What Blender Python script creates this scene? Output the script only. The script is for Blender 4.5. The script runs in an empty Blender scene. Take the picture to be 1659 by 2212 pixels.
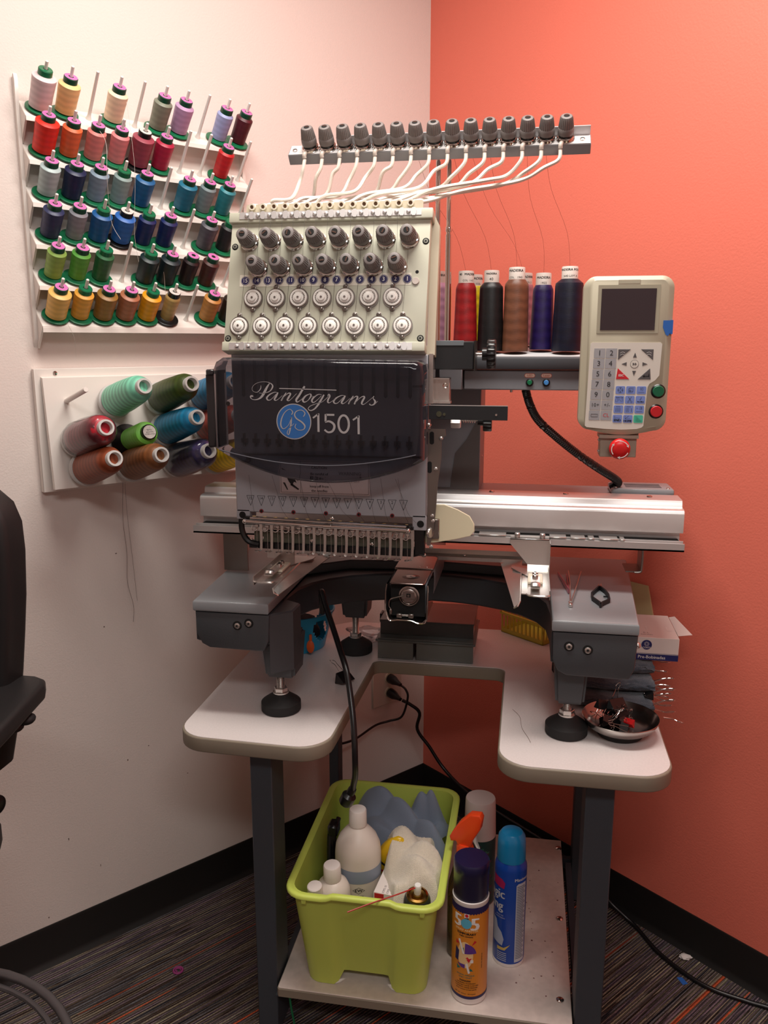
import bpy, bmesh, math, random
from mathutils import Matrix, Vector
from math import sin, cos, pi, radians

# ------------------------------------------------------------------ camera, light, exposure
SC = bpy.context.scene
COL = SC.collection
cam_d = bpy.data.cameras.new('camera')
cam_d.sensor_fit = 'HORIZONTAL'
cam_d.sensor_width = 36.0
cam_d.lens = 36.0 * 1790.0 / 1659.0
cam_d.clip_start = 0.02
cam = bpy.data.objects.new('camera', cam_d)
COL.objects.link(cam)
cam.location = (0, 0, 1.45)
cam.rotation_euler = (radians(90 - 11.56), 0, radians(9.8))
SC.camera = cam
SC.view_settings.view_transform = 'Standard'
SC.view_settings.look = 'None'
SC.view_settings.gamma = 1.0
SC.view_settings.use_curve_mapping = False
SC.view_settings.exposure = 0.0
SC.cycles.max_bounces = 8
SC.cycles.transparent_max_bounces = 16
SC.cycles.sample_clamp_indirect = 4.0

world = bpy.data.worlds.new('world')
SC.world = world
world.use_nodes = True
wb = world.node_tree.nodes['Background']
wb.inputs[0].default_value = (1.0, 0.96, 0.94, 1)
wb.inputs[1].default_value = 0.60


def area_light(name, loc, sx, sy, power, color, rot=(0, 0, 0)):
    d = bpy.data.lights.new(name, 'AREA')
    d.shape = 'RECTANGLE'
    d.size, d.size_y, d.energy, d.color = sx, sy, power, color
    o = bpy.data.objects.new(name, d)
    COL.objects.link(o)
    o.location = loc
    o.rotation_euler = rot
    return o


area_light('ceiling_light', (-0.10, 1.22, 2.66), 1.1, 0.30, 32, (1.0, 0.95, 0.88), (0, 0, radians(9)))
area_light('ceiling_light', (0.3, -0.7, 2.66), 1.2, 0.30, 25, (1.0, 0.98, 0.95), (0, 0, radians(9)))

# ------------------------------------------------------------------ materials


def lin(h):
    h = h.lstrip('#')
    v = [int(h[i:i + 2], 16) / 255 for i in (0, 2, 4)]
    return tuple(c / 12.92 if c <= 0.04045 else ((c + 0.055) / 1.055) ** 2.4 for c in v) + (1,)


MATS = {}


def mat(name, color='#888888', rough=0.5, metal=0.0, noise=0.0, nscale=40, bump=0.0, bscale=300, coat=0.0,
        spec=0.5, sheen=0.0, emit=0.0):
    if name in MATS:
        return MATS[name]
    m = bpy.data.materials.new(name)
    m.use_nodes = True
    nt = m.node_tree
    p = nt.nodes['Principled BSDF']
    c = lin(color) if isinstance(color, str) else color
    p.inputs['Base Color'].default_value = c
    p.inputs['Roughness'].default_value = rough
    p.inputs['Metallic'].default_value = metal
    p.inputs['Specular IOR Level'].default_value = spec
    p.inputs['Coat Weight'].default_value = coat
    p.inputs['Sheen Weight'].default_value = sheen
    tc = nt.nodes.new('ShaderNodeTexCoord')
    if noise > 0:
        n = nt.nodes.new('ShaderNodeTexNoise')
        n.inputs['Scale'].default_value = nscale
        n.inputs['Detail'].default_value = 4
        nt.links.new(tc.outputs['Object'], n.inputs['Vector'])
        r = nt.nodes.new('ShaderNodeMapRange')
        r.inputs[1].default_value, r.inputs[2].default_value = 0.3, 0.7
        r.inputs[3].default_value, r.inputs[4].default_value = 1 - noise, 1 + noise * 0.6
        nt.links.new(n.outputs[0], r.inputs[0])
        mx = nt.nodes.new('ShaderNodeVectorMath')
        mx.operation = 'SCALE'
        mx.inputs[0].default_value = c[:3]
        nt.links.new(r.outputs[0], mx.inputs['Scale'])
        nt.links.new(mx.outputs[0], p.inputs['Base Color'])
    if bump > 0:
        n2 = nt.nodes.new('ShaderNodeTexNoise')
        n2.inputs['Scale'].default_value = bscale
        n2.inputs['Detail'].default_value = 3
        nt.links.new(tc.outputs['Object'], n2.inputs['Vector'])
        b = nt.nodes.new('ShaderNodeBump')
        b.inputs['Strength'].default_value = bump
        b.inputs['Distance'].default_value = 0.002
        nt.links.new(n2.outputs[0], b.inputs['Height'])
        nt.links.new(b.outputs[0], p.inputs['Normal'])
    MATS[name] = m
    return m


def thread_mat(hexc, lo=0.90, hi=1.09, sc=1.3, dist=1.6):
    """wound thread: crossing diagonal bands of slightly lighter and darker yarn"""
    key = 'thread_%s_%d' % (hexc.strip('#'), round(sc * 10))
    if key in MATS:
        return MATS[key]
    m = bpy.data.materials.new(key)
    m.use_nodes = True
    nt = m.node_tree
    p = nt.nodes['Principled BSDF']
    c = lin(hexc)
    uv = nt.nodes.new('ShaderNodeUVMap')
    mp = nt.nodes.new('ShaderNodeMapping')
    mp.inputs['Scale'].default_value = (1, 1, 1)
    nt.links.new(uv.outputs[0], mp.inputs[0])
    w1 = nt.nodes.new('ShaderNodeTexWave')
    w1.wave_type = 'BANDS'
    w1.bands_direction = 'Y'
    w1.inputs['Scale'].default_value = sc
    w1.inputs['Distortion'].default_value = dist
    w1.inputs['Detail'].default_value = 1.5
    w1.inputs['Detail Scale'].default_value = 1.0
    nt.links.new(mp.outputs[0], w1.inputs[0])
    ck = nt.nodes.new('ShaderNodeTexNoise')
    ck.inputs['Scale'].default_value = 1.0
    mp2 = nt.nodes.new('ShaderNodeMapping')
    mp2.inputs['Scale'].default_value = (2.5, 60, 1)
    mp2.inputs['Rotation'].default_value = (0, 0, 0.05)
    nt.links.new(uv.outputs[0], mp2.inputs[0])
    nt.links.new(mp2.outputs[0], ck.inputs[0])
    ad = nt.nodes.new('ShaderNodeMath')
    ad.operation = 'ADD'
    nt.links.new(w1.outputs[1], ad.inputs[0])
    nt.links.new(ck.outputs[0], ad.inputs[1])
    r = nt.nodes.new('ShaderNodeMapRange')
    r.inputs[1].default_value, r.inputs[2].default_value = 0.3, 1.6
    r.inputs[3].default_value, r.inputs[4].default_value = lo, hi
    nt.links.new(ad.outputs[0], r.inputs[0])
    mx = nt.nodes.new('ShaderNodeVectorMath')
    mx.operation = 'SCALE'
    mx.inputs[0].default_value = c[:3]
    nt.links.new(r.outputs[0], mx.inputs['Scale'])
    nt.links.new(mx.outputs[0], p.inputs['Base Color'])
    p.inputs['Roughness'].default_value = 0.42
    p.inputs['Specular IOR Level'].default_value = 0.45
    b = nt.nodes.new('ShaderNodeBump')
    b.inputs['Strength'].default_value = 0.35
    b.inputs['Distance'].default_value = 0.0006
    nt.links.new(ck.outputs[0], b.inputs['Height'])
    nt.links.new(b.outputs[0], p.inputs['Normal'])
    MATS[key] = m
    return m


def clear_mat(name, tint, gloss_rough=0.03, body=None, body_fac=0.0, fres=1.45):
    """thin tinted see-through plastic: transparency tinted by the plastic, plus surface gloss"""
    if name in MATS:
        return MATS[name]
    m = bpy.data.materials.new(name)
    m.use_nodes = True
    nt = m.node_tree
    nt.nodes.remove(nt.nodes['Principled BSDF'])
    out = nt.nodes['Material Output']
    t = nt.nodes.new('ShaderNodeBsdfTransparent')
    t.inputs[0].default_value = lin(tint) if isinstance(tint, str) else tint
    g = nt.nodes.new('ShaderNodeBsdfGlossy')
    g.inputs['Roughness'].default_value = gloss_rough
    g.inputs[0].default_value = (1, 1, 1, 1)
    last = t
    if body:
        d = nt.nodes.new('ShaderNodeBsdfDiffuse')
        d.inputs[0].default_value = lin(body)
        m1 = nt.nodes.new('ShaderNodeMixShader')
        m1.inputs[0].default_value = body_fac
        nt.links.new(t.outputs[0], m1.inputs[1])
        nt.links.new(d.outputs[0], m1.inputs[2])
        last = m1
    f = nt.nodes.new('ShaderNodeFresnel')
    f.inputs[0].default_value = fres
    m2 = nt.nodes.new('ShaderNodeMixShader')
    nt.links.new(f.outputs[0], m2.inputs[0])
    nt.links.new(last.outputs[0], m2.inputs[1])
    nt.links.new(g.outputs[0], m2.inputs[2])
    nt.links.new(m2.outputs[0], out.inputs[0])
    MATS[name] = m
    return m


# ------------------------------------------------------------------ mesh builder
FONT_CACHE = {}


def text_mesh(s):
    if s in FONT_CACHE:
        return FONT_CACHE[s]
    cu = bpy.data.curves.new('t', 'FONT')
    cu.body = s
    cu.size = 1.0
    cu.align_x = 'CENTER'
    cu.align_y = 'CENTER'
    cu.resolution_u = 2
    o = bpy.data.objects.new('t', cu)
    COL.objects.link(o)
    dg = bpy.context.evaluated_depsgraph_get()
    me = bpy.data.meshes.new_from_object(o.evaluated_get(dg))
    vs = [v.co.copy() for v in me.vertices]
    fs = [tuple(p.vertices) for p in me.polygons]
    bpy.data.objects.remove(o)
    bpy.data.curves.remove(cu)
    bpy.data.meshes.remove(me)
    FONT_CACHE[s] = (vs, fs)
    return vs, fs


def frame(origin, x, y, z=None):
    x = Vector(x).normalized()
    y = Vector(y).normalized()
    z = Vector(z).normalized() if z else x.cross(y)
    m = Matrix.Identity(4)
    for i, a in enumerate((x, y, z)):
        for j in range(3):
            m[j][i] = a[j]
    for j in range(3):
        m[j][3] = origin[j]
    return m


def axis_frame(p, d):
    d = Vector(d).normalized()
    up = Vector((0, 0, 1)) if abs(d.z) < 0.95 else Vector((0, 1, 0))
    x = up.cross(d).normalized()
    return frame(p, x, d.cross(x), d)


def catmull(pts, n=6):
    P = [Vector(p) for p in pts]
    if len(P) < 3:
        return P
    out = []
    for i in range(len(P) - 1):
        a = P[max(i - 1, 0)]
        b, c = P[i], P[i + 1]
        d = P[min(i + 2, len(P) - 1)]
        for k in range(n):
            t = k / n
            out.append(0.5 * ((2 * b) + (c - a) * t + (2 * a - 5 * b + 4 * c - d) * t * t + (3 * b - a - 3 * c + d) * t ** 3))
    out.append(P[-1])
    return out


class B:
    def __init__(self, M=None):
        self.v, self.f, self.mi, self.uv = [], [], [], []
        self.M = M or Matrix.Identity(4)
        self.m = 0

    def add(self, vs, fs, uvs=None, L=None):
        T = self.M @ L if L is not None else self.M
        o = len(self.v)
        self.v += [tuple(T @ Vector(p)) for p in vs]
        for k, f in enumerate(fs):
            self.f.append(tuple(i + o for i in f))
            self.mi.append(self.m)
            self.uv.append(uvs[k] if uvs else None)
        return self

    def mat(self, i):
        self.m = i
        return self

    def from_bm(self, bm, L=None):
        bm.verts.index_update()
        self.add([v.co.copy() for v in bm.verts], [tuple(v.index for v in f.verts) for f in bm.faces], L=L)
        bm.free()
        return self

    def box(self, x0, x1, y0, y1, z0, z1, bev=0.0, seg=1, L=None):
        bm = bmesh.new()
        bmesh.ops.create_cube(bm, size=1)
        for v in bm.verts:
            v.co = Vector(((x0 + x1) / 2 + v.co.x * (x1 - x0), (y0 + y1) / 2 + v.co.y * (y1 - y0), (z0 + z1) / 2 + v.co.z * (z1 - z0)))
        if bev > 0:
            bmesh.ops.bevel(bm, geom=bm.edges[:], offset=bev, segments=seg, profile=0.5, affect='EDGES')
        return self.from_bm(bm, L)

    def prism(self, poly, plane, a, b, bev=0.0, seg=1, L=None):
        """poly in plane 'XY','XZ','YZ', extruded along the remaining axis from a to b"""
        def P(u, w, h):
            return {'XY': (u, w, h), 'XZ': (u, h, w), 'YZ': (h, u, w)}[plane]
        n = len(poly)
        bm = bmesh.new()
        A = [bm.verts.new(P(u, w, a)) for u, w in poly]
        Bv = [bm.verts.new(P(u, w, b)) for u, w in poly]
        fa = bm.faces.new(A)
        fb = bm.faces.new(Bv[::-1])
        for i in range(n):
            j = (i + 1) % n
            bm.faces.new((A[j], A[i], Bv[i], Bv[j]))
        bmesh.ops.recalc_face_normals(bm, faces=bm.faces[:])
        if bev > 0:
            es = list(set(fa.edges[:] + fb.edges[:]))
            bmesh.ops.bevel(bm, geom=es, offset=bev, segments=seg, profile=0.5, affect='EDGES')
        return self.from_bm(bm, L)

    def lathe(self, prof, p=(0, 0, 0), d=(0, 0, 1), n=20, ribs=0, ribd=0.0, uvh=None, L=None):
        """prof: (radius, height) from bottom to top; ends with r>0 are capped"""
        F = axis_frame(p, d)
        if L is not None:
            F = L @ F
        vs, fs, uvs = [], [], []
        for r, h in prof:
            for k in range(n):
                a = 2 * pi * k / n
                rr = r
                if ribs and (k % 2):
                    rr = r * (1 - ribd)
                vs.append((rr * cos(a), rr * sin(a), h))
        for i in range(len(prof) - 1):
            if prof[i] == prof[i + 1]:
                continue
            for k in range(n):
                k2 = (k + 1) % n
                fs.append((i * n + k, i * n + k2, (i + 1) * n + k2, (i + 1) * n + k))
                h0, h1 = prof[i][1] * 20, prof[i + 1][1] * 20
                u0, u1 = k / n * 6, (k + 1) / n * 6
                uvs.append(((u0, h0), (u1, h0), (u1, h1), (u0, h1)))
        if prof[0][0] > 1e-6:
            fs.append(tuple(range(n))[::-1])
            uvs.append(None)
        if prof[-1][0] > 1e-6:
            o = (len(prof) - 1) * n
            fs.append(tuple(o + k for k in range(n)))
            uvs.append(None)
        return self.add(vs, fs, uvs, L=F)

    def cyl(self, p0, p1, r0, r1=None, n=14, L=None):
        p0, p1 = Vector(p0), Vector(p1)
        r1 = r0 if r1 is None else r1
        return self.lathe([(r0, 0), (r1, (p1 - p0).length)], p0, p1 - p0, n, L=L)

    def tube(self, pts, r, n=8, sub=6, L=None, closed=False):
        P = catmull(pts, sub) if sub > 1 else [Vector(p) for p in pts]
        R = r if callable(r) else (lambda t: r)
        up = Vector((0, 0, 1))
        vs, fs = [], []
        N = len(P)
        prev = None
        for i, p in enumerate(P):
            t = (P[min(i + 1, N - 1)] - P[max(i - 1, 0)])
            if t.length < 1e-9:
                t = Vector((0, 0, 1))
            t.normalize()
            if prev is None:
                x = (up if abs(t.z) < 0.9 else Vector((1, 0, 0))).cross(t).normalized()
            else:
                x = (prev - t * prev.dot(t)).normalized()
            prev = x
            y = t.cross(x)
            rr = R(i / (N - 1))
            for k in range(n):
                a = 2 * pi * k / n
                vs.append(p + x * (cos(a) * rr) + y * (sin(a) * rr))
        for i in range(N - 1):
            for k in range(n):
                k2 = (k + 1) % n
                fs.append((i * n + k, i * n + k2, (i + 1) * n + k2, (i + 1) * n + k))
        fs.append(tuple(range(n))[::-1])
        fs.append(tuple((N - 1) * n + k for k in range(n)))
        return self.add(vs, fs, L=L)

    def ball(self, p, r, n=10, sq=(1, 1, 1), L=None):
        prof = [(r * sin(pi * i / n), -r * cos(pi * i / n)) for i in range(n + 1)]
        prof[0] = (1e-5, -r)
        prof[-1] = (1e-5, r)
        T = Matrix.Translation(p) @ Matrix.Diagonal((*sq, 1))
        if L is not None:
            T = L @ T
        return self.lathe(prof, (0, 0, 0), (0, 0, 1), n * 2, L=T)

    def text(self, s, size, L, sx=1.0, depth=0.0, bold=0.0, shear=0.0):
        vs, fs = text_mesh(s)
        offs = [(0, 0)] if not bold else [(-bold, 0), (bold, 0), (0, bold * 0.6)]
        for k, (ox, oy) in enumerate(offs):
            self.add([((v.x * sx + v.y * shear) * size + ox, v.y * size + oy, depth + 0.00002 * k) for v in vs], fs, L=L)
        return self

    def wraptext(self, s, size, R, ang, h, L, sx=1.0, bold=0.0, rot=0.0):
        vs, fs = text_mesh(s)
        offs = [(0, 0)] if not bold else [(-bold, 0), (bold, 0)]
        for k, (ox, oy) in enumerate(offs):
            q = []
            for v in vs:
                x, y = v.x * sx * size + ox, v.y * size + oy
                x, y = x * cos(rot) - y * sin(rot), x * sin(rot) + y * cos(rot)
                a = ang + x / R
                q.append(((R + 0.00002 * k) * sin(a), -(R + 0.00002 * k) * cos(a), h + y))
            self.add(q, fs, L=L)
        return self

    def wrappoly(self, poly, R, L, nsub=6):
        """flat print polygon (arc length, height) laid on a cylinder of radius R facing -Y; split in strips"""
        bm = bmesh.new()
        vs = [bm.verts.new((x, y, 0)) for x, y in poly]
        bm.faces.new(vs)
        xs = [p[0] for p in poly]
        x0, x1 = min(xs), max(xs)
        k = max(1, int((x1 - x0) / 0.004))
        for i in range(1, k):
            x = x0 + (x1 - x0) * i / k
            bmesh.ops.bisect_plane(bm, geom=bm.verts[:] + bm.edges[:] + bm.faces[:], plane_co=(x, 0, 0), plane_no=(1, 0, 0))
        for v in bm.verts:
            a = v.co.x / R
            v.co = Vector((R * sin(a), -R * cos(a), v.co.y))
        return self.from_bm(bm, L)

    def stroke(self, pts, L, k=1.0, sub=6, z=0.0):
        """ribbon lettering: pts = (x, y, width)"""
        P = catmull([Vector((x, y, w)) for x, y, w in pts], sub) if sub > 1 else [Vector(p) for p in pts]
        vs, fs = [], []
        N = len(P)
        for i, p in enumerate(P):
            a, c = P[max(i - 1, 0)], P[min(i + 1, N - 1)]
            t = Vector((c.x - a.x, c.y - a.y))
            if t.length < 1e-9:
                t = Vector((1, 0))
            t.normalize()
            w = max(p.z, 1e-5) * 0.5 * k
            vs += [(p.x - t.y * w, p.y + t.x * w, z), (p.x + t.y * w, p.y - t.x * w, z)]
        for i in range(N - 1):
            fs.append((2 * i, 2 * i + 1, 2 * i + 3, 2 * i + 2))
        return self.add(vs, fs, L=L)

    def sheet(self, f, nu, nv, th=0.0, L=None):
        """surface f(u,v) on a grid, given thickness by a shifted copy"""
        vs = [Vector(f(i / nu, j / nv)) for j in range(nv + 1) for i in range(nu + 1)]
        fs = [(j * (nu + 1) + i, j * (nu + 1) + i + 1, (j + 1) * (nu + 1) + i + 1, (j + 1) * (nu + 1) + i) for j in range(nv) for i in range(nu)]
        if th:
            bm = bmesh.new()
            bv = [bm.verts.new(p) for p in vs]
            for q in fs:
                try:
                    bm.faces.new([bv[i] for i in q])
                except ValueError:
                    pass
            bmesh.ops.recalc_face_normals(bm, faces=bm.faces[:])
            bmesh.ops.solidify(bm, geom=bm.faces[:], thickness=th)
            return self.from_bm(bm, L)
        return self.add(vs, fs, L=L)


ORG = {}


def finish(name, b, mats, parent, smooth=38):
    org = ORG.get(parent.name, Vector((0, 0, 0))) if parent else Vector((0, 0, 0))
    me = bpy.data.meshes.new(name)
    me.from_pydata([tuple(Vector(v) - org) for v in b.v], [], b.f)
    mats = mats if isinstance(mats, (list, tuple)) else [mats]
    for m in mats:
        me.materials.append(m)
    me.polygons.foreach_set('material_index', b.mi)
    if any(b.uv):
        ul = me.uv_layers.new(name='UVMap')
        for p, uv in zip(me.polygons, b.uv):
            if uv:
                for li, c in zip(p.loop_indices, uv):
                    ul.data[li].uv = c
    bm = bmesh.new()
    bm.from_mesh(me)
    bmesh.ops.recalc_face_normals(bm, faces=bm.faces[:])
    bm.to_mesh(me)
    bm.free()
    if smooth:
        me.polygons.foreach_set('use_smooth', [True] * len(me.polygons))
        me.set_sharp_from_angle(angle=radians(smooth))
    me.update()
    return me, org


def part(name, b, mats, parent=None, label=None, kind=None, smooth=38):
    me, org = finish(name, b, mats, parent, smooth)
    o = bpy.data.objects.new(name, me)
    COL.objects.link(o)
    if parent:
        o.parent = parent
        ORG[o.name] = org
    if label:
        o['label'] = label
    if kind:
        o['kind'] = kind
    return o


def thing(name, label, cat, loc=(0, 0, 0), group=None):
    o = bpy.data.objects.new(name, None)
    o.empty_display_size = 0.02
    COL.objects.link(o)
    o.location = loc
    ORG[o.name] = Vector(loc)
    o['label'] = label
    o['category'] = cat
    if group:
        o['group'] = group
    return o


def single(name, b, mats, label, cat, group=None, kind=None, smooth=38):
    """a thing that is one mesh; its origin is put at the middle of its base"""
    xs, ys, zs = zip(*b.v)
    org = Vector(((min(xs) + max(xs)) / 2, (min(ys) + max(ys)) / 2, min(zs)))
    b.v = [tuple(Vector(v) - org) for v in b.v]
    o = part(name, b, mats, None, label, kind, smooth)
    o.location = org
    ORG[o.name] = org
    o['category'] = cat
    if group:
        o['group'] = group
    return o


def struct(name, b, mats, parent=None, smooth=38):
    o = part(name, b, mats, parent, smooth=smooth)
    if not parent:
        o['kind'] = 'structure'
    return o


# ------------------------------------------------------------------ the room
CX, CY = -0.2985, 2.4816
UL = Vector((-0.6455, -0.7638, 0))
UR = Vector((0.7638, -0.6455, 0))
WL = frame((CX, CY, 0), UL, UR, (0, 0, 1))      # white wall: s, distance off the wall, z
WR = frame((CX, CY, 0), UR, UL, (0, 0, 1))      # orange wall
ROOM_H = 2.70

m_white = mat('white_wall_paint', '#e6d9d2', 0.75, bump=0.25, bscale=260)
m_orange = mat('orange_wall_paint', (0.80, 0.185, 0.125, 1), 0.62, bump=0.28, bscale=220)
m_ceil = mat('ceiling_paint', '#e8e4de', 0.9)
m_base = mat('black_rubber_baseboard', '#0e0c0b', 0.55)


def wall_box(W, s0, s1, d0, d1, z0, z1, bev=0):
    return B(W).box(s0, s1, d0, d1, z0, z1, bev)


struct('wall_left', wall_box(WL, -0.12, 4.2, -0.12, 0, 0, ROOM_H), m_white)
struct('wall_right', wall_box(WR, 0, 4.2, -0.12, 0, 0, ROOM_H), m_orange)
# rest of the room, behind the photographer
struct('wall_back', B(WL).box(4.2, 4.3, -0.12, 4.3, 0, ROOM_H), m_white)
struct('wall_side', B(WR).box(4.2, 4.3, -0.12, 4.3, 0, ROOM_H), m_white)
struct('ceiling', B(WL).box(-0.12, 4.3, -0.12, 4.3, ROOM_H, ROOM_H + 0.1), m_ceil)


def carpet_material():
    m = bpy.data.materials.new('striped_carpet')
    m.use_nodes = True
    nt = m.node_tree
    N, Lk = nt.nodes, nt.links
    p = N['Principled BSDF']
    p.inputs['Roughness'].default_value = 0.95
    p.inputs['Specular IOR Level'].default_value = 0.1
    tc = N.new('ShaderNodeTexCoord')
    sep = N.new('ShaderNodeSeparateXYZ')
    Lk.new(tc.outputs['Object'], sep.inputs[0])
    # broad stripes: the distance across the stripes (object Y), broken up along them (object X)
    mp = N.new('ShaderNodeMapping')
    mp.inputs['Scale'].default_value = (1.3, 85, 1)
    Lk.new(tc.outputs['Object'], mp.inputs[0])
    n1 = N.new('ShaderNodeTexNoise')
    n1.inputs['Scale'].default_value = 1.0
    n1.inputs['Detail'].default_value = 3
    Lk.new(mp.outputs[0], n1.inputs[0])
    cr = N.new('ShaderNodeValToRGB')
    cr.color_ramp.interpolation = 'CONSTANT'
    els = [(0.0, '#242226'), (0.34, '#575456'), (0.40, '#3a2e29'), (0.45, '#776c5c'), (0.49, '#423b42'), (0.53, '#6c5b62'),
           (0.565, '#352e2b'), (0.60, '#827b66'), (0.64, '#544a50'), (0.70, '#948d7e')]
    e = cr.color_ramp.elements
    e[0].position, e[0].color = els[0][0], lin(els[0][1])
    e[1].position, e[1].color = els[1][0], lin(els[1][1])
    for q, h in els[2:]:
        x = e.new(q)
        x.color = lin(h)
    Lk.new(n1.outputs[0], cr.inputs[0])
    # occasional orange yarns
    mp3 = N.new('ShaderNodeMapping')
    mp3.inputs['Scale'].default_value = (0.9, 78, 1)
    mp3.inputs['Location'].default_value = (3.3, 7.1, 0)
    Lk.new(tc.outputs['Object'], mp3.inputs[0])
    n3 = N.new('ShaderNodeTexNoise')
    n3.inputs['Scale'].default_value = 1.0
    n3.inputs['Detail'].default_value = 0
    Lk.new(mp3.outputs[0], n3.inputs[0])
    gt = N.new('ShaderNodeMath')
    gt.operation = 'GREATER_THAN'
    gt.inputs[1].default_value = 0.725
    Lk.new(n3.outputs[0], gt.inputs[0])
    mo = N.new('ShaderNodeMixRGB')
    mo.inputs[2].default_value = lin('#a04a30')
    Lk.new(gt.outputs[0], mo.inputs[0])
    Lk.new(cr.outputs[0], mo.inputs[1])
    # loop rows
    w = N.new('ShaderNodeTexWave')
    w.bands_direction = 'Y'
    w.inputs['Scale'].default_value = 46
    w.inputs['Distortion'].default_value = 1.5
    w.inputs['Detail'].default_value = 2
    w.inputs['Detail Scale'].default_value = 6
    Lk.new(tc.outputs['Object'], w.inputs[0])
    n4 = N.new('ShaderNodeTexNoise')
    n4.inputs['Scale'].default_value = 300
    n4.inputs['Detail'].default_value = 2
    Lk.new(tc.outputs['Object'], n4.inputs[0])
    mul = N.new('ShaderNodeMath')
    mul.operation = 'MULTIPLY'
    Lk.new(w.outputs[1], mul.inputs[0])
    Lk.new(n4.outputs[0], mul.inputs[1])
    mr = N.new('ShaderNodeMapRange')
    mr.inputs[1].default_value, mr.inputs[2].default_value = 0.0, 0.6
    mr.inputs[3].default_value, mr.inputs[4].default_value = 0.5, 2.0
    Lk.new(mul.outputs[0], mr.inputs[0])
    sc = N.new('ShaderNodeVectorMath')
    sc.operation = 'SCALE'
    Lk.new(mo.outputs[0], sc.inputs[0])
    Lk.new(mr.outputs[0], sc.inputs['Scale'])
    Lk.new(sc.outputs[0], p.inputs['Base Color'])
    b = N.new('ShaderNodeBump')
    b.inputs['Strength'].default_value = 0.8
    b.inputs['Distance'].default_value = 0.004
    Lk.new(mul.outputs[0], b.inputs['Height'])
    Lk.new(b.outputs[0], p.inputs['Normal'])
    return m


fl = struct('floor', B().box(-0.12, 4.3, -0.12, 4.3, -0.06, 0), carpet_material())
fl.matrix_world = WL
prof = [(0, 0), (0.016, 0), (0.010, 0.008), (0.006, 0.016), (0.005, 0.094), (0.003, 0.1), (0, 0.1)]
struct('baseboard_left', B(WL).prism(prof, 'YZ', 0, 4.2), m_base)
struct('baseboard_right', B(WR).prism(prof, 'YZ', 0.004, 4.2), m_base)

# scuffs and specks on the walls
b = B(WL)
for s, z, w, h in [(1.02, 0.80, .002, .003), (0.985, 0.45, .002, .004), (0.93, 0.47, .002, .002), (1.14, 0.30, .0015, .006), (1.07, 0.2, .001, .006),
                   (0.83, 0.36, .002, .002), (0.98, 0.97, .003, .002), (0.62, 0.30, .004, .001), (1.2, 0.12, .002, .003)]:
    b.prism([(s + w * 0.7 * cos(q) * (1 + 0.4 * sin(3 * q)), z + h * 0.6 * sin(q)) for q in [2 * pi * k / 8 for k in range(8)]], 'XZ', 0, 0.0004)
struct('trim_1', b, mat('scuff', '#6a5850', 0.9))

# ------------------------------------------------------------------ shared materials
m_grey_case = mat('dark_grey_casting_paint', '#43464a', 0.42, bump=0.12, bscale=500)
m_grey_top = mat('silver_grey_paint', '#8e9296', 0.3, bump=0.06, bscale=600, coat=0.2)
m_grey_mid = mat('mid_grey_paint', '#77787d', 0.4, bump=0.08, bscale=600)
m_steel = mat('brushed_steel', '#d0ccc8', 0.26, 0.9, bump=0.03, bscale=400)
m_steel_d = mat('dull_steel', '#8e8883', 0.38, 1.0, bump=0.05, bscale=300)
m_chrome = mat('chrome', '#d8d4d0', 0.08, 1.0)
m_alu = mat('satin_aluminium', '#e4e2e1', 0.38, 0.8, bump=0.02, bscale=800)
m_black = mat('black_plastic', '#121214', 0.3)
m_black_m = mat('matt_black_plastic', '#17171a', 0.6)
m_rubber = mat('black_rubber', '#19191a', 0.75, bump=0.1)
m_cream = mat('cream_plastic', '#bebeac', 0.38, bump=0.03, bscale=700)
m_cream2 = mat('beige_plastic', '#b5aa95', 0.45)
m_knob = mat('dark_grey_knob_plastic', '#7a7371', 0.5)
m_wplast = mat('white_plastic', '#e9e6e0', 0.35)
m_navyp = mat('navy_print', '#221a52', 0.5)
m_whitep = mat('white_print', '#eae6e2', 0.5)
m_blackp = mat('black_print', '#161416', 0.6)
m_redp = mat('red_print', '#c8202c', 0.4)
m_hole = mat('dark_recess', '#060606', 0.8)
m_wood_w = mat('white_painted_wood', '#ebe3dc', 0.4, bump=0.05, bscale=120)
m_under = mat('grey_brown_raw_back', '#8d7f74', 0.6)
m_leg = mat('slate_grey_powder_coat', '#3a3f46', 0.5, bump=0.1, bscale=500)

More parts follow.
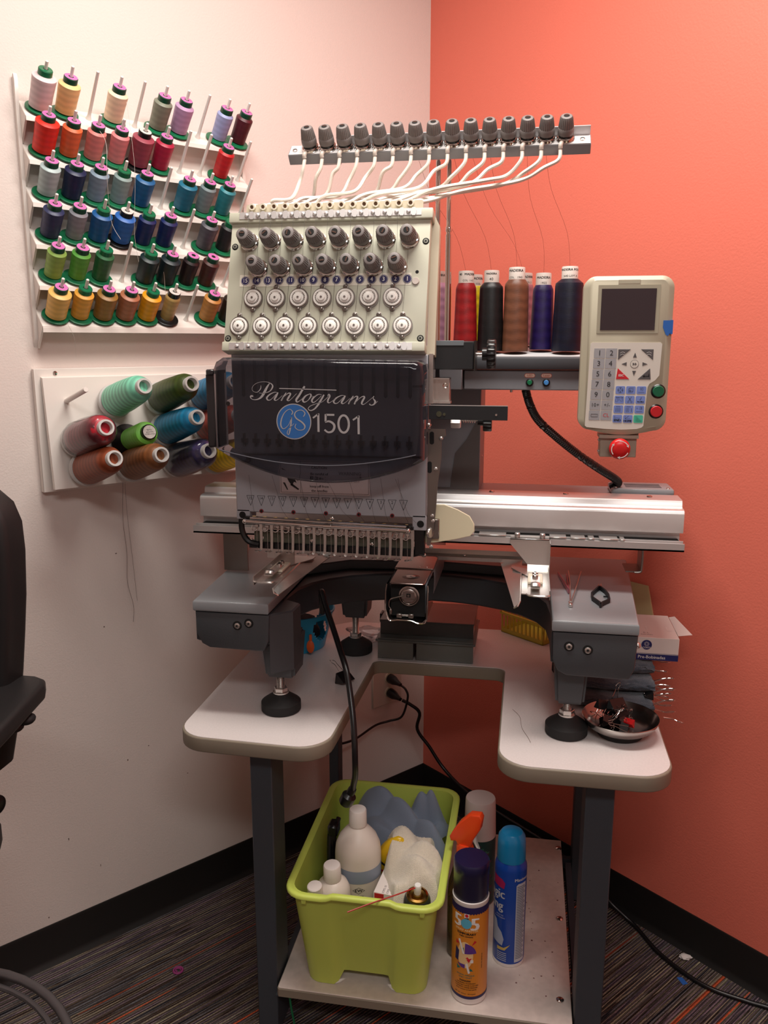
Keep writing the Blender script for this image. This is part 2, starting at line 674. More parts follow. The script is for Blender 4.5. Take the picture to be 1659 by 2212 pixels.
# ------------------------------------------------------------------ upper thread rack on the white wall
rack = thing('thread_rack', 'white six-tier wall rack full of small thread spools on pins', 'rack', tuple(WL @ Vector((0.87, 0, 1.44))))
for s0, nm in ((1.1192, 'side_rail'), (0.6085, 'side_rail')):
    b = B(WL)
    b.prism([(0.0, 1.44), (0.0, 1.955), (0.004, 1.966), (0.011, 1.968), (0.015, 1.955), (0.012, 1.915), (0.012, 1.46)], 'YZ', s0, s0 + 0.007)
    part(nm, b, m_wood_w, rack)
ZF = [1.8846 - 0.0804 * i for i in range(6)]
SX = [1.0865 - 0.0497 * i for i in range(10)]
for i, zf in enumerate(ZF):
    b = B(WL)
    # tray sloping down to the room, and its front lip leaning back to the wall
    b.prism([(0.006, zf + 0.0355), (0.045, zf + 0.0005), (0.0455, zf - 0.008), (0.0425, zf - 0.008), (0.0415, zf - 0.001), (0.004, zf + 0.031)], 'YZ', 0.6205, 1.1190)
    part('tray', b, m_wood_w, rack)
    b = B(WL)
    if i < 5:
        b.prism([(0.0025, zf + 0.026), (0.0055, zf + 0.026), (0.0070, zf - 0.0455), (0.0030, zf - 0.0455)], 'YZ', 0.6205, 1.1150)
    else:
        b.prism([(0.0420, zf - 0.0005), (0.0455, zf - 0.0025), (0.0455, zf - 0.012), (0.0425, zf - 0.012)], 'YZ', 0.6205, 1.1190)
    part('riser', b, m_wood_w, rack)
    for s0 in (0.6165, 1.1155):
        part('end_bracket', B(WL).prism([(0.005, zf + 0.034), (0.045, zf), (0.005, zf - 0.045)], 'YZ', s0, s0 + 0.004), m_wood_w, rack)
PN = Vector((0, 0.658, 0.753))
hidden_tip = {(4, 6), (4, 7)}
for i, zf in enumerate(ZF):
    for j, s in enumerate(SX):
        b = B(WL)
        L_ = 0.070 if (i, j) in hidden_tip else 0.101
        p0 = Vector((s, 0.0255, zf + 0.018))
        b.lathe([(0.0062, -0.001), (0.0058, 0.002), (0.0040, 0.008), (0.0036, 0.012), (0.0032, L_ - 0.001), (0.0022, L_)], p0, PN, 10)
        part('spool_pin', b, m_wplast, rack)

m_green = mat('green_spool_plastic', '#0f6b45', 0.35)
m_dgreen = mat('dark_green_spool_plastic', '#0a4630', 0.35)
m_pinkl = mat('pink_spool_label', '#d074b4', 0.5, noise=0.25, nscale=400)
m_whitel = mat('white_spool_label', '#d8d2cc', 0.5, noise=0.3, nscale=500)


def spool(i, j, hexc, label, big=1.0, top='pink', base='green', k=1.0):
    p0 = WL @ (Vector((SX[j], 0.0255, ZF[i] + 0.018)) + PN * 0.0025)
    d = WL.to_3x3() @ PN
    t = thing('thread_spool', label, 'thread spool', tuple(p0), group='thread spools on the upper wall rack')
    r = 0.0180 * big
    mb = m_green if base == 'green' else m_black
    b = B()
    b.lathe([(0.0262, 0.0), (0.0275, 0.0015), (0.0272, 0.0032), (0.0250, 0.0042), (0.0215, 0.0036), (0.0150, 0.0060), (0.0120, 0.0075)], p0, d, 28)
    part('spool_base', b, mb, t)
    b = B()
    hh = 0.0645 * k
    b.lathe([(0.0145, 0.0060), (r * 0.96, 0.0075), (r * 0.98, hh * 0.5), (r * 1.05, hh - 0.006), (r * 1.04, hh - 0.003), (0.0136, hh + 0.0015)], p0, d, 28)
    part('thread', b, thread_mat(hexc), t)
    b = B()
    c = 0.0137
    b.lathe([(c, hh), (c, hh + 0.0115), (c * 0.93, hh + 0.0127)], p0, d, 24)
    b.lathe([(0.0045, hh + 0.0126), (0.0044, hh + 0.0132)], p0, d, 12)
    b.f.pop(); b.mi.pop(); b.uv.pop()
    col = part('collar', b, (m_green if top == 'green' else m_dgreen) if base == 'green' else m_black, t)
    b = B()
    mm = {'pink': m_pinkl, 'green': m_green, 'white': m_whitel}[top]
    # ring label with the pin hole in its middle
    F = axis_frame(p0, d)
    n = 24
    vs, fs = [], []
    for q in range(n):
        a = 2 * pi * q / n
        vs += [(0.0126 * cos(a), 0.0126 * sin(a), hh + 0.0130), (0.0048 * cos(a), 0.0048 * sin(a), hh + 0.0130), (0.0048 * cos(a), 0.0048 * sin(a), hh + 0.0127)]
    for q in range(n):
        w = (q + 1) % n
        fs.append((3 * q, 3 * w, 3 * w + 1, 3 * q + 1))
    b.add(vs, fs, L=F)
    b.mat(1)
    b.add([(0.0047 * cos(2 * pi * q / n), 0.0047 * sin(2 * pi * q / n), hh + 0.0129) for q in range(n)], [tuple(range(n))], L=F)
    part('top_label', b, [mm, m_hole], col)
    return t


spool(0, 0, '#dcc8ca', 'fat pinkish-white spool with plain green top, first pin of the top tier', 1.22, 'green', k=1.08)
spool(0, 1, '#efca8c', 'pale butter-yellow spool second on the top tier', 1.14)
spool(0, 3, '#ecd6b8', 'cream thread spool between two empty pins on the top tier', 1.08)
spool(0, 5, '#7e8272', 'grey-green thread spool on the top tier', 1.05)
spool(0, 6, '#b892b8', 'lilac purple thread spool beside the grey-green one on the top tier', 1.08)
spool(0, 8, '#9ba4d0', 'periwinkle blue thread spool on the top tier beside the maroon one', 0.98)
spool(0, 9, '#521a26', 'dark maroon thread spool at the far right end of the top tier', 1.02)
spool(1, 0, '#e02a1c', 'fat bright red spool at the left end of the second tier', 1.22, k=1.06)
spool(1, 1, '#e06a3c', 'orange thread spool on the second tier', 1.02)
spool(1, 2, '#dc8680', 'salmon pink spool next to the orange one on the second tier', 1.0)
spool(1, 3, '#e48c8e', 'coral pink spool beside the mauve one on the second tier', 0.98)
spool(1, 4, '#94404e', 'mauve spool with white top label and black base on the second tier', 1.2, 'white', 'black', k=1.05)
spool(1, 5, '#ac1e40', 'crimson thread spool left of two empty pins on the second tier', 1.05)
spool(1, 8, '#c02024', 'red spool standing alone near the right end of the second tier', 0.98)
spool(2, 0, '#aec2c2', 'pale grey-cyan spool at the left end of the third tier', 1.05)
spool(2, 1, '#1a2448', 'midnight navy spool second on the third tier', 1.12)
spool(2, 2, '#869cae', 'dusty light blue spool on the third tier', 1.02)
spool(2, 3, '#90a8a6', 'pale teal-grey spool with plain green top on the third tier', 0.98, 'green')
spool(2, 4, '#1a5c90', 'blue thread spool left of the empty pin on the third tier', 1.1)
spool(2, 6, '#186c88', 'dark teal-blue spool right of the empty pin on the third tier', 1.12)
spool(2, 7, '#7c8e92', 'grey thread spool between two teal ones on the third tier', 0.95)
spool(2, 8, '#2c8490', 'turquoise thread spool beside the last pin of the third tier', 1.0)
spool(3, 0, '#2c3256', 'slate navy spool at the left end of the fourth tier', 1.08)
spool(3, 1, '#8a8c94', 'silver grey spool with pink label on the fourth tier', 0.98)
spool(3, 2, '#1c5894', 'fat medium blue spool with plain green top on the fourth tier', 1.12, 'green')
spool(3, 3, '#2e66b4', 'bright blue spool with white top label and black base on the fourth tier', 1.15, 'white', 'black')
spool(3, 4, '#1a2a60', 'navy spool with plain green top on the fourth tier', 1.0, 'green')
spool(3, 5, '#182860', 'navy spool with pink top label left of the empty pin on the fourth tier', 1.0)
spool(3, 7, '#54545c', 'charcoal grey spool right of the empty pin on the fourth tier', 1.05)
spool(3, 8, '#26282a', 'black spool with plain green top beside the machine on the fourth tier', 1.0, 'green')
spool(4, 0, '#88aa52', 'olive lime spool at the left end of the fifth tier', 1.0)
spool(4, 1, '#5ca444', 'grass green spool with pink label on the fifth tier', 1.0)
spool(4, 2, '#2c6840', 'forest green spool with plain green top on the fifth tier', 1.0, 'green')
spool(4, 4, '#14292c', 'very dark green spool with plain green top on the fifth tier', 1.1, 'green')
spool(4, 5, '#16262c', 'black-green spool with pink label on the fifth tier', 1.15)
spool(4, 6, '#221216', 'near-black spool covering its pin tip on the fifth tier', 0.98)
spool(4, 7, '#482622', 'chocolate brown spool covering its pin tip on the fifth tier', 1.02)
spool(5, 0, '#e4b864', 'fat straw-yellow spool at the left end of the bottom tier', 1.22)
spool(5, 1, '#e4a440', 'golden yellow spool with plain green top second on the bottom tier', 1.05, 'green')
spool(5, 2, '#946a2c', 'bronze brown spool on the bottom tier', 1.15)
spool(5, 3, '#aa6848', 'copper brown spool on the bottom tier', 1.12)
spool(5, 4, '#e49c14', 'amber yellow spool with plain green top on the bottom tier', 1.12, 'green')
spool(5, 5, '#c0a064', 'narrow gold spool with white label and black base on the bottom tier', 0.88, 'white', 'black')
spool(5, 7, '#c08440', 'tan spool right of the empty pin on the bottom tier', 1.05)
spool(5, 8, '#2e221a', 'dark brown spool half behind the machine on the bottom tier', 1.0)

# ------------------------------------------------------------------ lower cone board
board = thing('cone_board', 'white board with dowel pegs holding large thread cones on the white wall', 'board', tuple(WL @ Vector((0.89, 0, 1.134))))
part('back_board', B(WL).box(0.640, 1.1360, 0.001, 0.018, 1.1335, 1.3960, 0.001), m_wood_w, board)
part('front_panel', B(WL).prism([(0.018, 1.3790), (0.030, 1.3770), (0.056, 1.1440), (0.044, 1.1430)], 'YZ', 0.655, 1.1240), m_wood_w, board)
for s in (1.093, 0.70):
    part('screw', B(WL).lathe([(0.005, 0), (0.0045, 0.0015), (0.0015, 0.0022)], (s, 0.018, 1.3865), (0, 1, 0), 12), m_chrome, board)
CD = Vector((0, 0.970, 0.243))
cones = [  # s, z of base, colour, length, kind, label
    (0.980, 1.3200, '#82d4b4', 'plain', 'mint green thread cone on the lower wall board'),
    (0.874, 1.3215, '#3f4f1c', 'plain', 'olive green thread cone on the lower wall board'),
    (1.0685, 1.2420, '#c86e78', 'wrapped', 'rose pink cone in clear film with a red top, below the empty peg'),
    (0.9600, 1.2330, '#7ed050', 'label', 'lime green spool with white printed end label and black base'),
    (0.8680, 1.2510, '#167ca8', 'plain', 'bright blue thread cone on the lower wall board'),
    (1.0580, 1.1800, '#8e4426', 'plain', 'rust brown thread cone at the lower left of the board'),
    (0.9580, 1.1790, '#82502c', 'plain', 'caramel brown thread cone between the rust and the purple cones'),
    (0.8480, 1.1780, '#3a2c78', 'film', 'violet thread cone wrapped in clear film'),
    (0.7500, 1.1750, '#dcb40a', 'plain', 'yellow thread cone behind the dark visor'),
    (0.7700, 1.3230, '#1680b0', 'plain', 'sky blue thread cone behind the visor edge, top row'),
    (0.7650, 1.2500, '#b4402c', 'plain', 'red thread cone behind the visor edge, middle row'),
]
pegs = [(c[0], c[1]) for c in cones] + [(1.079, 1.328)]
m_ring = mat('grey_cone_core', '#c9c7c4', 0.4)
m_film = clear_mat('clear_film', (0.88, 0.88, 0.9, 1), 0.12, '#c8c0cc', 0.05)


def board_p(s, z):
    off = 0.030 + (1.377 - z) * 0.1116
    return Vector((s, off, z))


for s, z in pegs:
    full = (s, z) == (1.079, 1.328)
    part('peg', B(WL).lathe([(0.0055, -0.004), (0.0055, 0.118 if full else 0.105), (0.0048, 0.120 if full else 0.107)], board_p(s, z), CD, 14), m_wood_w, board)
for s, z, hexc, kind, label in cones:
    p0 = WL @ (board_p(s, z) + CD * 0.0115)
    d = WL.to_3x3() @ CD
    t = thing('thread_cone', label, 'thread cone', tuple(p0), group='large cones on the lower wall board')
    if kind == 'label':
        part('cone_base', B().lathe([(0.037, 0.0), (0.038, 0.002), (0.036, 0.005), (0.018, 0.020), (0.015, 0.024)], p0, d, 32), m_black, t)
        part('thread', B().lathe([(0.0215, 0.020), (0.0245, 0.024), (0.0255, 0.100), (0.0240, 0.108), (0.017, 0.1125)], p0, d, 32), thread_mat(hexc), t)
        c = part('collar', B().lathe([(0.0165, 0.1100), (0.0165, 0.121), (0.0150, 0.1225)], p0, d, 28), m_black, t)
        F = axis_frame(p0, d) @ Matrix.Translation((0, 0, 0.1228)) @ Matrix.Rotation(pi, 4, 'Z')
        b = B().lathe([(0.0142, 0), (0.0140, 0.0003)], (0, 0, 0), (0, 0, 1), 28, L=F).mat(1)
        T = F @ Matrix.Translation((0, 0, 0.0005))
        b.text('POLY NEON', 0.0042, T @ Matrix.Translation((0, 0.0045, 0)))
        b.text('POLYESTER', 0.0034, T)
        b.text('724290', 0.0042, T @ Matrix.Translation((0, -0.0048, 0)))
        part('end_label', b, [m_whitel, m_blackp], c)
        continue
    part('cone_base', B().lathe([(0.0360, 0.0), (0.0378, 0.002), (0.0372, 0.010), (0.034, 0.0125)], p0, d, 32), m_ring, t)
    prof = [(0.0325, 0.011), (0.0350, 0.018), (0.0340, 0.060), (0.0300, 0.122), (0.0280, 0.138), (0.0240, 0.149), (0.0165, 0.155)]
    th = part('thread', B().lathe(prof, p0, d, 36), thread_mat(hexc, 0.66, 1.16, 1.05, 0.5), t)
    b = B()
    F = axis_frame(p0, d)
    n = 28
    rings = [(0.0158, 0.145), (0.0164, 0.166), (0.0158, 0.1685), (0.0120, 0.1685), (0.0112, 0.162), (0.0105, 0.120)]
    vs = [(r * cos(2 * pi * q / n), r * sin(2 * pi * q / n), h) for r, h in rings for q in range(n)]
    fs = [(i * n + q, i * n + (q + 1) % n, (i + 1) * n + (q + 1) % n, (i + 1) * n + q) for i in range(len(rings) - 1) for q in range(n)]
    b.add(vs, fs, L=F)
    b.mat(1)
    b.add([(0.0105 * cos(2 * pi * q / n), 0.0105 * sin(2 * pi * q / n), 0.121) for q in range(n)], [tuple(range(n))], L=F)
    part('core', b, [m_ring, m_hole], t)
    if kind in ('wrapped', 'film'):
        if kind == 'wrapped':
            part('thread_top', B().lathe([(0.0328, 0.102), (0.0318, 0.122), (0.0298, 0.138), (0.0256, 0.1505), (0.0175, 0.1565)], p0, d, 36), thread_mat('#b01c2c'), t, 'deep red end of the thread')
        b = B()
        rnd = random.Random(5)
        prof2 = [(r * 1.05 + 0.0026, h) for r, h in prof]
        b.lathe(prof2, p0, d, 40)
        b.v = [tuple(Vector(v) + Vector((rnd.uniform(-1, 1), rnd.uniform(-1, 1), rnd.uniform(-1, 1))) * 0.0006) for v in b.v]
        part('film_wrap', b, m_film, t)
# loose thread ends hanging below the board
b = B(WL)
b.tube([(0.965, 0.03, 1.14), (0.963, 0.012, 1.05), (0.958, 0.01, 0.97), (0.961, 0.01, 0.90), (0.950, 0.01, 0.84), (0.953, 0.01, 0.80)], 0.0004, 4)
b.tube([(0.960, 0.03, 1.14), (0.952, 0.012, 1.06), (0.945, 0.01, 0.95), (0.940, 0.01, 0.85)], 0.0003, 4)
single('loose_thread', b, mat('dark_thread', '#6a5a56', 0.7), 'thin tangled thread ends hanging below the lower cone board', 'thread')
b = B(WL)
b.tube([(0.998, 0.045, 1.90), (0.985, 0.10, 1.85), (0.99, 0.11, 1.78), (0.975, 0.08, 1.70), (0.965, 0.10, 1.66)], 0.0004, 4)
b.tube([(0.935, 0.10, 1.93), (0.93, 0.11, 1.80), (0.925, 0.08, 1.68), (0.915, 0.07, 1.62)], 0.0003, 4)
b.tube([(0.868, 0.09, 1.60), (0.86, 0.075, 1.585), (0.857, 0.07, 1.555)], 0.0003, 4)
b.tube([(1.075, 0.06, 1.49), (1.06, 0.055, 1.46), (1.05, 0.03, 1.42)], 0.0003, 4)
single('loose_thread', b, mat('pale_thread', '#d8d0c8', 0.7), 'pale thread ends trailing over the spools of the upper rack', 'thread')

# ------------------------------------------------------------------ the embroidery machine
M = thing('embroidery_machine', 'grey fifteen-needle embroidery machine standing on the white-topped table', 'embroidery machine', (-0.2, 1.75, 0.70))


def mpart(name, b, mats, label=None, kind=None, parent=None, smooth=38):
    return part(name, b, mats, parent or M, label, kind, smooth)


# --- lower casting: two arms joined by a curved body
def arc_pts(n=14):
    return [(-0.2135 + 0.2715 * cos(pi - pi * k / n), 1.60 + 0.235 * sin(pi * k / n) ** 0.8) for k in range(n + 1)]


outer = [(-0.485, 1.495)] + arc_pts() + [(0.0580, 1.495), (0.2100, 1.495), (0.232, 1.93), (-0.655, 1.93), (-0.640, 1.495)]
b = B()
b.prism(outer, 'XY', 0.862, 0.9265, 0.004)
casting = mpart('casting', b, mat('shaded_casting_paint', '#303338', 0.5, bump=0.1, bscale=500))  # darker than the arm paint: shade in the throat put into the colour
# deeper fronts of the arms with rounded undersides
for x0, x1, w in ((-0.6405, -0.4850, 0), (0.0575, 0.2125, 1)):
    b = B()
    zb = 0.842 if w else 0.852
    p = [(x0 + 0.002, 0.9265), (x0 + 0.003, zb + 0.03), (x0 + 0.014, zb + 0.008), (x0 + 0.03, zb), (x1 - 0.03, zb - 0.002), (x1 - 0.012, zb), (x1 - 0.003, zb + 0.02), (x1, 0.9265)]
    b.prism(p, 'XZ', 1.487, 1.86, 0.004, 2)
    a = mpart('arm', b, m_grey_case)
    b = B()
    b.prism([(x0, 1.483), (x1, 1.483), (x1 + (0.028 if w else 0.0), 1.955), (x0 - (0.0 if w else 0.03), 1.955)], 'XY', 0.928, 0.951, 0.005, 3)
    mpart('arm_cover', b, m_grey_top, 'silver grey top cover of the arm', parent=a)
    for sx in ((-0.551, -0.527) if not w else (0.090, 0.124)):
        zz = {-0.551: 0.902, -0.527: 0.908, 0.090: 0.900, 0.124: 0.895}[sx]
        b = B()
        b.lathe([(0.0095, 0), (0.0095, 0.0005), (0.0065, 0.0006)], (sx, 1.4872, zz), (0, -1, 0), 20)
        b.mat(1).lathe([(0.0062, -0.002), (0.0058, 0.0022), (0.0042, 0.003), (0.0024, 0.003)], (sx, 1.4868, zz), (0, -1, 0), 16)
        b.mat(0).lathe([(0.0024, 0), (0.0022, 0.0004)], (sx, 1.4838, zz), (0, -1, 0), 6)
        mpart('screw', b, [m_hole, m_steel], parent=a)
b = B().ball((0.2135, 1.50, 0.905), 0.006, 8)
mpart('screw', b, m_steel)
mpart('arm_flare', B().prism([(-0.487, 1.492), (-0.448, 1.526), (-0.446, 1.575), (-0.487, 1.600)], 'XY', 0.800, 0.9262, 0.003), m_grey_case)
# joining top plate behind the throat
b = B().prism([(-0.485, 1.78), (-0.40, 1.845), (-0.21, 1.87), (-0.03, 1.845), (0.058, 1.78), (0.058, 1.955), (-0.485, 1.955)], 'XY', 0.926, 0.949, 0.003)
mpart('body_cover', b, m_grey_case)
# leg sockets and levelling feet
for cx, x0, x1, zt, fx, fy, back in ((-0.482, -0.519, -0.446, 0.775, -0.4855, 1.552, 0), (0.097, 0.066, 0.132, 0.765, 0.0955, 1.545, 1),
                                     (-0.40, -0.435, -0.365, 0.79, -0.4000, 1.905, 0), (0.115, 0.085, 0.148, 0.79, 0.1165, 1.86, 1)):
    b = B()
    yo = fy - 0.022
    bm = bmesh.new()
    z0, z1 = zt, 0.862
    pts = []
    for zz, g in ((z0, -0.006), (z1, 0.0)):
        pts += [(x0 - g, yo - g, zz), (x1 + g, yo - g, zz), (x1 + g, yo + 0.085 + g, zz), (x0 - g, yo + 0.085 + g, zz)]
    vv = [bm.verts.new(p) for p in pts]
    for q in ((0, 1, 2, 3), (7, 6, 5, 4), (0, 4, 5, 1), (1, 5, 6, 2), (2, 6, 7, 3), (3, 7, 4, 0)):
        bm.faces.new([vv[i] for i in q])
    bmesh.ops.recalc_face_normals(bm, faces=bm.faces[:])
    bmesh.ops.bevel(bm, geom=bm.edges[:], offset=0.006, segments=3, affect='EDGES')
    b.from_bm(bm)
    s = mpart('leg_socket', b, m_grey_case)
    cxx, cyy = fx, fy + 0.0
    b = B()
    prof = [(0.0085, 0.744), (0.0085, zt + 0.004)]
    zz = 0.745
    prof = []
    while zz < zt + 0.003:
        prof += [(0.0085, zz), (0.0070, zz + 0.0013)]
        zz += 0.0026
    b.lathe([(r, h) for r, h in prof], (cxx, cyy, 0), (0, 0, 1), 16)
    b.lathe([(0.0135, 0.741), (0.0145, 0.742), (0.0145, 0.749), (0.0135, 0.750)], (cxx, cyy, 0), (0, 0, 1), 6)
    b.lathe([(0.0165, 0.7385), (0.0165, 0.741)], (cxx, cyy, 0), (0, 0, 1), 20)
    mpart('threaded_rod', b, m_steel, parent=s)
    b = B()
    b.lathe([(0.0390, 0.7005), (0.0410, 0.703), (0.0410, 0.7195), (0.0385, 0.722), (0.018, 0.7365), (0.016, 0.7385)], (cxx, cyy, 0), (0, 0, 1), 40)
    mpart('rubber_foot', b, m_rubber, parent=s)

# --- aluminium X beam with its covers, rail and brackets
b = B()
b.prism([(1.700, 1.0745), (1.700, 1.112), (1.7015, 1.117), (1.706, 1.1205), (1.713, 1.1215), (1.727, 1.1215), (1.729, 1.1235), (1.730, 1.130),
         (1.733, 1.1345), (1.739, 1.136), (1.790, 1.136), (1.790, 1.0745)], 'YZ', -0.706, 0.3165, 0.0008)
beam = mpart('beam', b, m_alu, 'satin aluminium cross beam')
b = B().box(-0.69, 0.305, 1.792, 1.93, 1.095, 1.128, 0.003)
mpart('beam_cover', b, m_grey_top, parent=beam)
for x in (-0.07, 0.085, 0.255, -0.60):
    mpart('screw', B().lathe([(0.006, 0), (0.0055, 0.002), (0.002, 0.0035)], (x, 1.765 if x != 0.255 else 1.76, 1.1362), (0, 0, 1), 14), m_chrome, parent=beam)
b = B().box(0.183, 0.3140, 1.815, 1.905, 1.128, 1.143, 0.005, 2)
for k in range(4):
    b.mat(1).box(0.215, 0.290, 1.835 + k * 0.013, 1.839 + k * 0.013, 1.1425, 1.1434)
vb = mpart('vent_cover', b, [m_grey_top, m_hole], parent=beam)
for x, y in ((0.193, 1.828), (0.302, 1.828)):
    mpart('screw', B().lathe([(0.0045, 0), (0.004, 0.0015), (0.0015, 0.0025)], (x, y, 1.143), (0, 0, 1), 12), m_steel, parent=beam)
b = B()
b.box(-0.705, 0.312, 1.655, 1.73, 1.0465, 1.0500)
b.box(-0.705, 0.312, 1.655, 1.659, 1.0465, 1.0625)
b.box(-0.705, 0.312, 1.672, 1.676, 1.050, 1.0640)
b.box(-0.705, 0.312, 1.715, 1.730, 1.050, 1.0740)
rail = mpart('rail', b, m_alu)
b = B().box(-0.700, 0.308, 1.690, 1.714, 1.050, 1.0600)
mpart('rail_slot', b, m_hole, parent=rail)
for x0, x1 in ((0.052, 0.085), (0.094, 0.122), (0.128, 0.140), (0.150, 0.186), (0.190, 0.199), (-0.19, -0.10), (-0.09, -0.035)):
    mpart('clip_plate', B().box(x0, x1, 1.657, 1.686, 1.0640, 1.0665, 0.0005), m_steel, parent=rail)
# rail hanger at the right
b = B()
b.tube([(0.232, 1.668, 1.046), (0.2360, 1.668, 1.042), (0.2360, 1.668, 1.006), (0.2330, 1.668, 0.999), (0.222, 1.668, 0.998)], 0.0022, 8, 4)
b.box(0.2345, 0.2370, 1.668, 1.730, 1.000, 1.046)
b.box(0.205, 0.236, 1.668, 1.730, 0.9975, 1.000)
mpart('rail_hanger', b, m_steel_d)
b = B().box(-0.655, -0.600, 1.70, 1.705, 0.953, 1.046)
mpart('rail_hanger', b, m_steel_d)

# --- hoop arms: cross bar and two forward arms of bent sheet steel
b = B()
b.prism([(1.715, 1.000), (1.715, 1.0015), (1.738, 1.0025), (1.741, 1.012), (1.772, 1.0125), (1.772, 1.011), (1.7425, 1.0105), (1.7395, 1.001)], 'YZ', -0.475, 0.016)
b.box(-0.475, 0.016, 1.7135, 1.7150, 0.994, 1.0015)
hoop = mpart('hoop_bar', b, m_steel)
mpart('screw', B().lathe([(0.004, 0), (0.0035, 0.002)], (-0.123, 1.727, 1.0025), (0, 0, 1), 12), m_chrome, parent=hoop)


def hoop_arm(mir, x):
    """x = inner edge; the arm reaches forward with a tapering drop flange; mir=1 right arm, -1 left arm"""
    def X(a):
        return x + mir * a
    b = B()
    # drop flange on the inner side: wide at the back, narrow at the front
    yb, yf = 1.735, 1.425
    b.add([(X(0), yb, 1.000), (X(0), yf, 1.000), (X(-0.010), yf, 0.990), (X(-0.046), yb, 0.993),
           (X(0.0012), yb, 1.0012), (X(0.0012), yf, 1.0012), (X(-0.010), yf, 0.9885), (X(-0.046), yb, 0.9915)],
          [(0, 1, 2, 3), (7, 6, 5, 4), (0, 4, 5, 1), (1, 5, 6, 2), (2, 6, 7, 3), (3, 7, 4, 0)])
    b.tube([(X(0.0), yb, 1.001), (X(0.0), yf, 1.001), (X(-0.004), yf - 0.006, 0.994), (X(-0.010), yf, 0.9885)], 0.0016, 6, 1)
    a = mpart('hoop_arm', b, m_steel, parent=hoop)
    b = B()
    # flat clamp channel beside it, with turned-up outer edge
    b.box(min(X(0.002), X(0.052)), max(X(0.002), X(0.052)), 1.475, 1.60, 0.9985, 1.0005)
    b.prism([(X(0.052), 1.665), (X(0.052), 1.475), (X(0.048), 1.466), (X(0.016), 1.466), (X(0.014), 1.475), (X(0.014), 1.585), (X(-0.020), 1.645), (X(-0.020), 1.665)][::1], 'XY', 1.0005, 1.0025)
    b.box(min(X(0.052), X(0.0535)), max(X(0.052), X(0.0535)), 1.470, 1.665, 0.992, 1.0095)
    b.tube([(X(0.052), 1.475, 1.0005), (X(0.048), 1.4655, 1.0005), (X(0.018), 1.4655, 1.0005), (X(0.012), 1.475, 1.0005)], 0.0022, 6, 4)
    c = mpart('clamp_channel', b, m_steel, parent=hoop)
    return a


hoop_arm(1, -0.0020)
hoop_arm(-1, -0.4560)
for mir, xc in ((1, 0.0250), (-1, -0.4830)):
    sg = mir
    b = B().box(xc - 0.014, xc + 0.014, 1.530, 1.590, 1.0028, 1.008, 0.001)
    cb = mpart('clamp_block', b, mat('ivory_plastic', '#e6ddc8', 0.4), parent=hoop)
    b = B()
    b.box(xc - 0.0085, xc + 0.0085, 1.482, 1.560, 1.0085, 1.0100)
    b.tube([(xc, 1.498, 1.010), (xc, 1.494, 1.016), (xc, 1.488, 1.011)], 0.003, 8, 5, L=Matrix.Translation((xc, 0, 0)) @ Matrix.Diagonal((3, 1, 1, 1)) @ Matrix.Translation((-xc, 0, 0)))
    mpart('leaf_spring', b, m_steel, parent=hoop)
    for yy in (1.556, 1.574):
        b = B().lathe([(0.0055, 0), (0.0055, 0.006), (0.0045, 0.007)], (xc, yy, 1.008), (0, 0, 1), 16).mat(1).lathe([(0.0028, 0), (0.0028, 0.0002)], (xc, yy, 1.0151), (0, 0, 1), 6)
        mpart('clamp_screw', b, [m_chrome, m_hole], parent=hoop)
# upright bracket joining the right clamp to the rail
b = B()
b.box(-0.026, 0.0535, 1.650, 1.672, 1.060, 1.0625, 0.0005)
b.add([(-0.026, 1.650, 1.062), (0.052, 1.650, 1.062), (0.052, 1.650, 1.052), (-0.026, 1.650, 1.052), (0.010, 1.640, 1.012), (0.052, 1.640, 1.012), (0.010, 1.615, 1.0025), (0.052, 1.615, 1.0025)],
      [(0, 1, 2, 3), (3, 2, 5, 4), (4, 5, 7, 6)])
b.box(0.052, 0.0535, 1.615, 1.672, 1.002, 1.0625)
hb = mpart('hoop_bracket', b, m_steel, parent=hoop)
for x in (-0.012, 0.038):
    mpart('bracket_screw', B().lathe([(0.0055, 0), (0.0055, 0.008), (0.0045, 0.009)], (x, 1.662, 1.0625), (0, 0, 1), 16), m_steel, parent=hoop)
b = B().box(-0.5350, -0.46, 1.64, 1.672, 1.060, 1.0625).box(-0.535, -0.475, 1.64, 1.642, 1.002, 1.0625)
mpart('hoop_bracket', b, m_steel, parent=hoop)

# --- column, side arm with switches, thread shelf
b = B()
b.box(-0.245, -0.0985, 1.785, 1.96, 1.12, 1.362, 0.002)
b.prism([(1.785, 1.362), (1.96, 1.362), (1.96, 1.395), (1.785, 1.395)], 'YZ', -0.30, -0.135)
colm = mpart('column', b, m_grey_mid)
b = B().prism([(-0.2, 1.14), (-0.1615, 1.14), (-0.152, 1.215), (-0.128, 1.245), (-0.0995, 1.30), (-0.0995, 1.12), (-0.2, 1.12)], 'XZ', 1.7835, 1.7849)
mpart('splash_plate', b, mat('dark_plate', '#55504f', 0.35), parent=colm)
mpart('screw', B().lathe([(0.003, 0), (0.002, 0.001)], (-0.098, 1.86, 1.20), (1, 0, 0), 10), m_steel, parent=colm)
b = B()
b.box(-0.1285, 0.150, 1.68, 1.80, 1.3575, 1.3965, 0.002)
b.box(0.120, 0.150, 1.50, 1.69, 1.360, 1.390, 0.002)
box = mpart('switch_box', b, m_grey_mid)
mpart('arm_cover_plate', B().box(-0.175, -0.1305, 1.66, 1.79, 1.3585, 1.3985, 0.001), m_grey_mid)
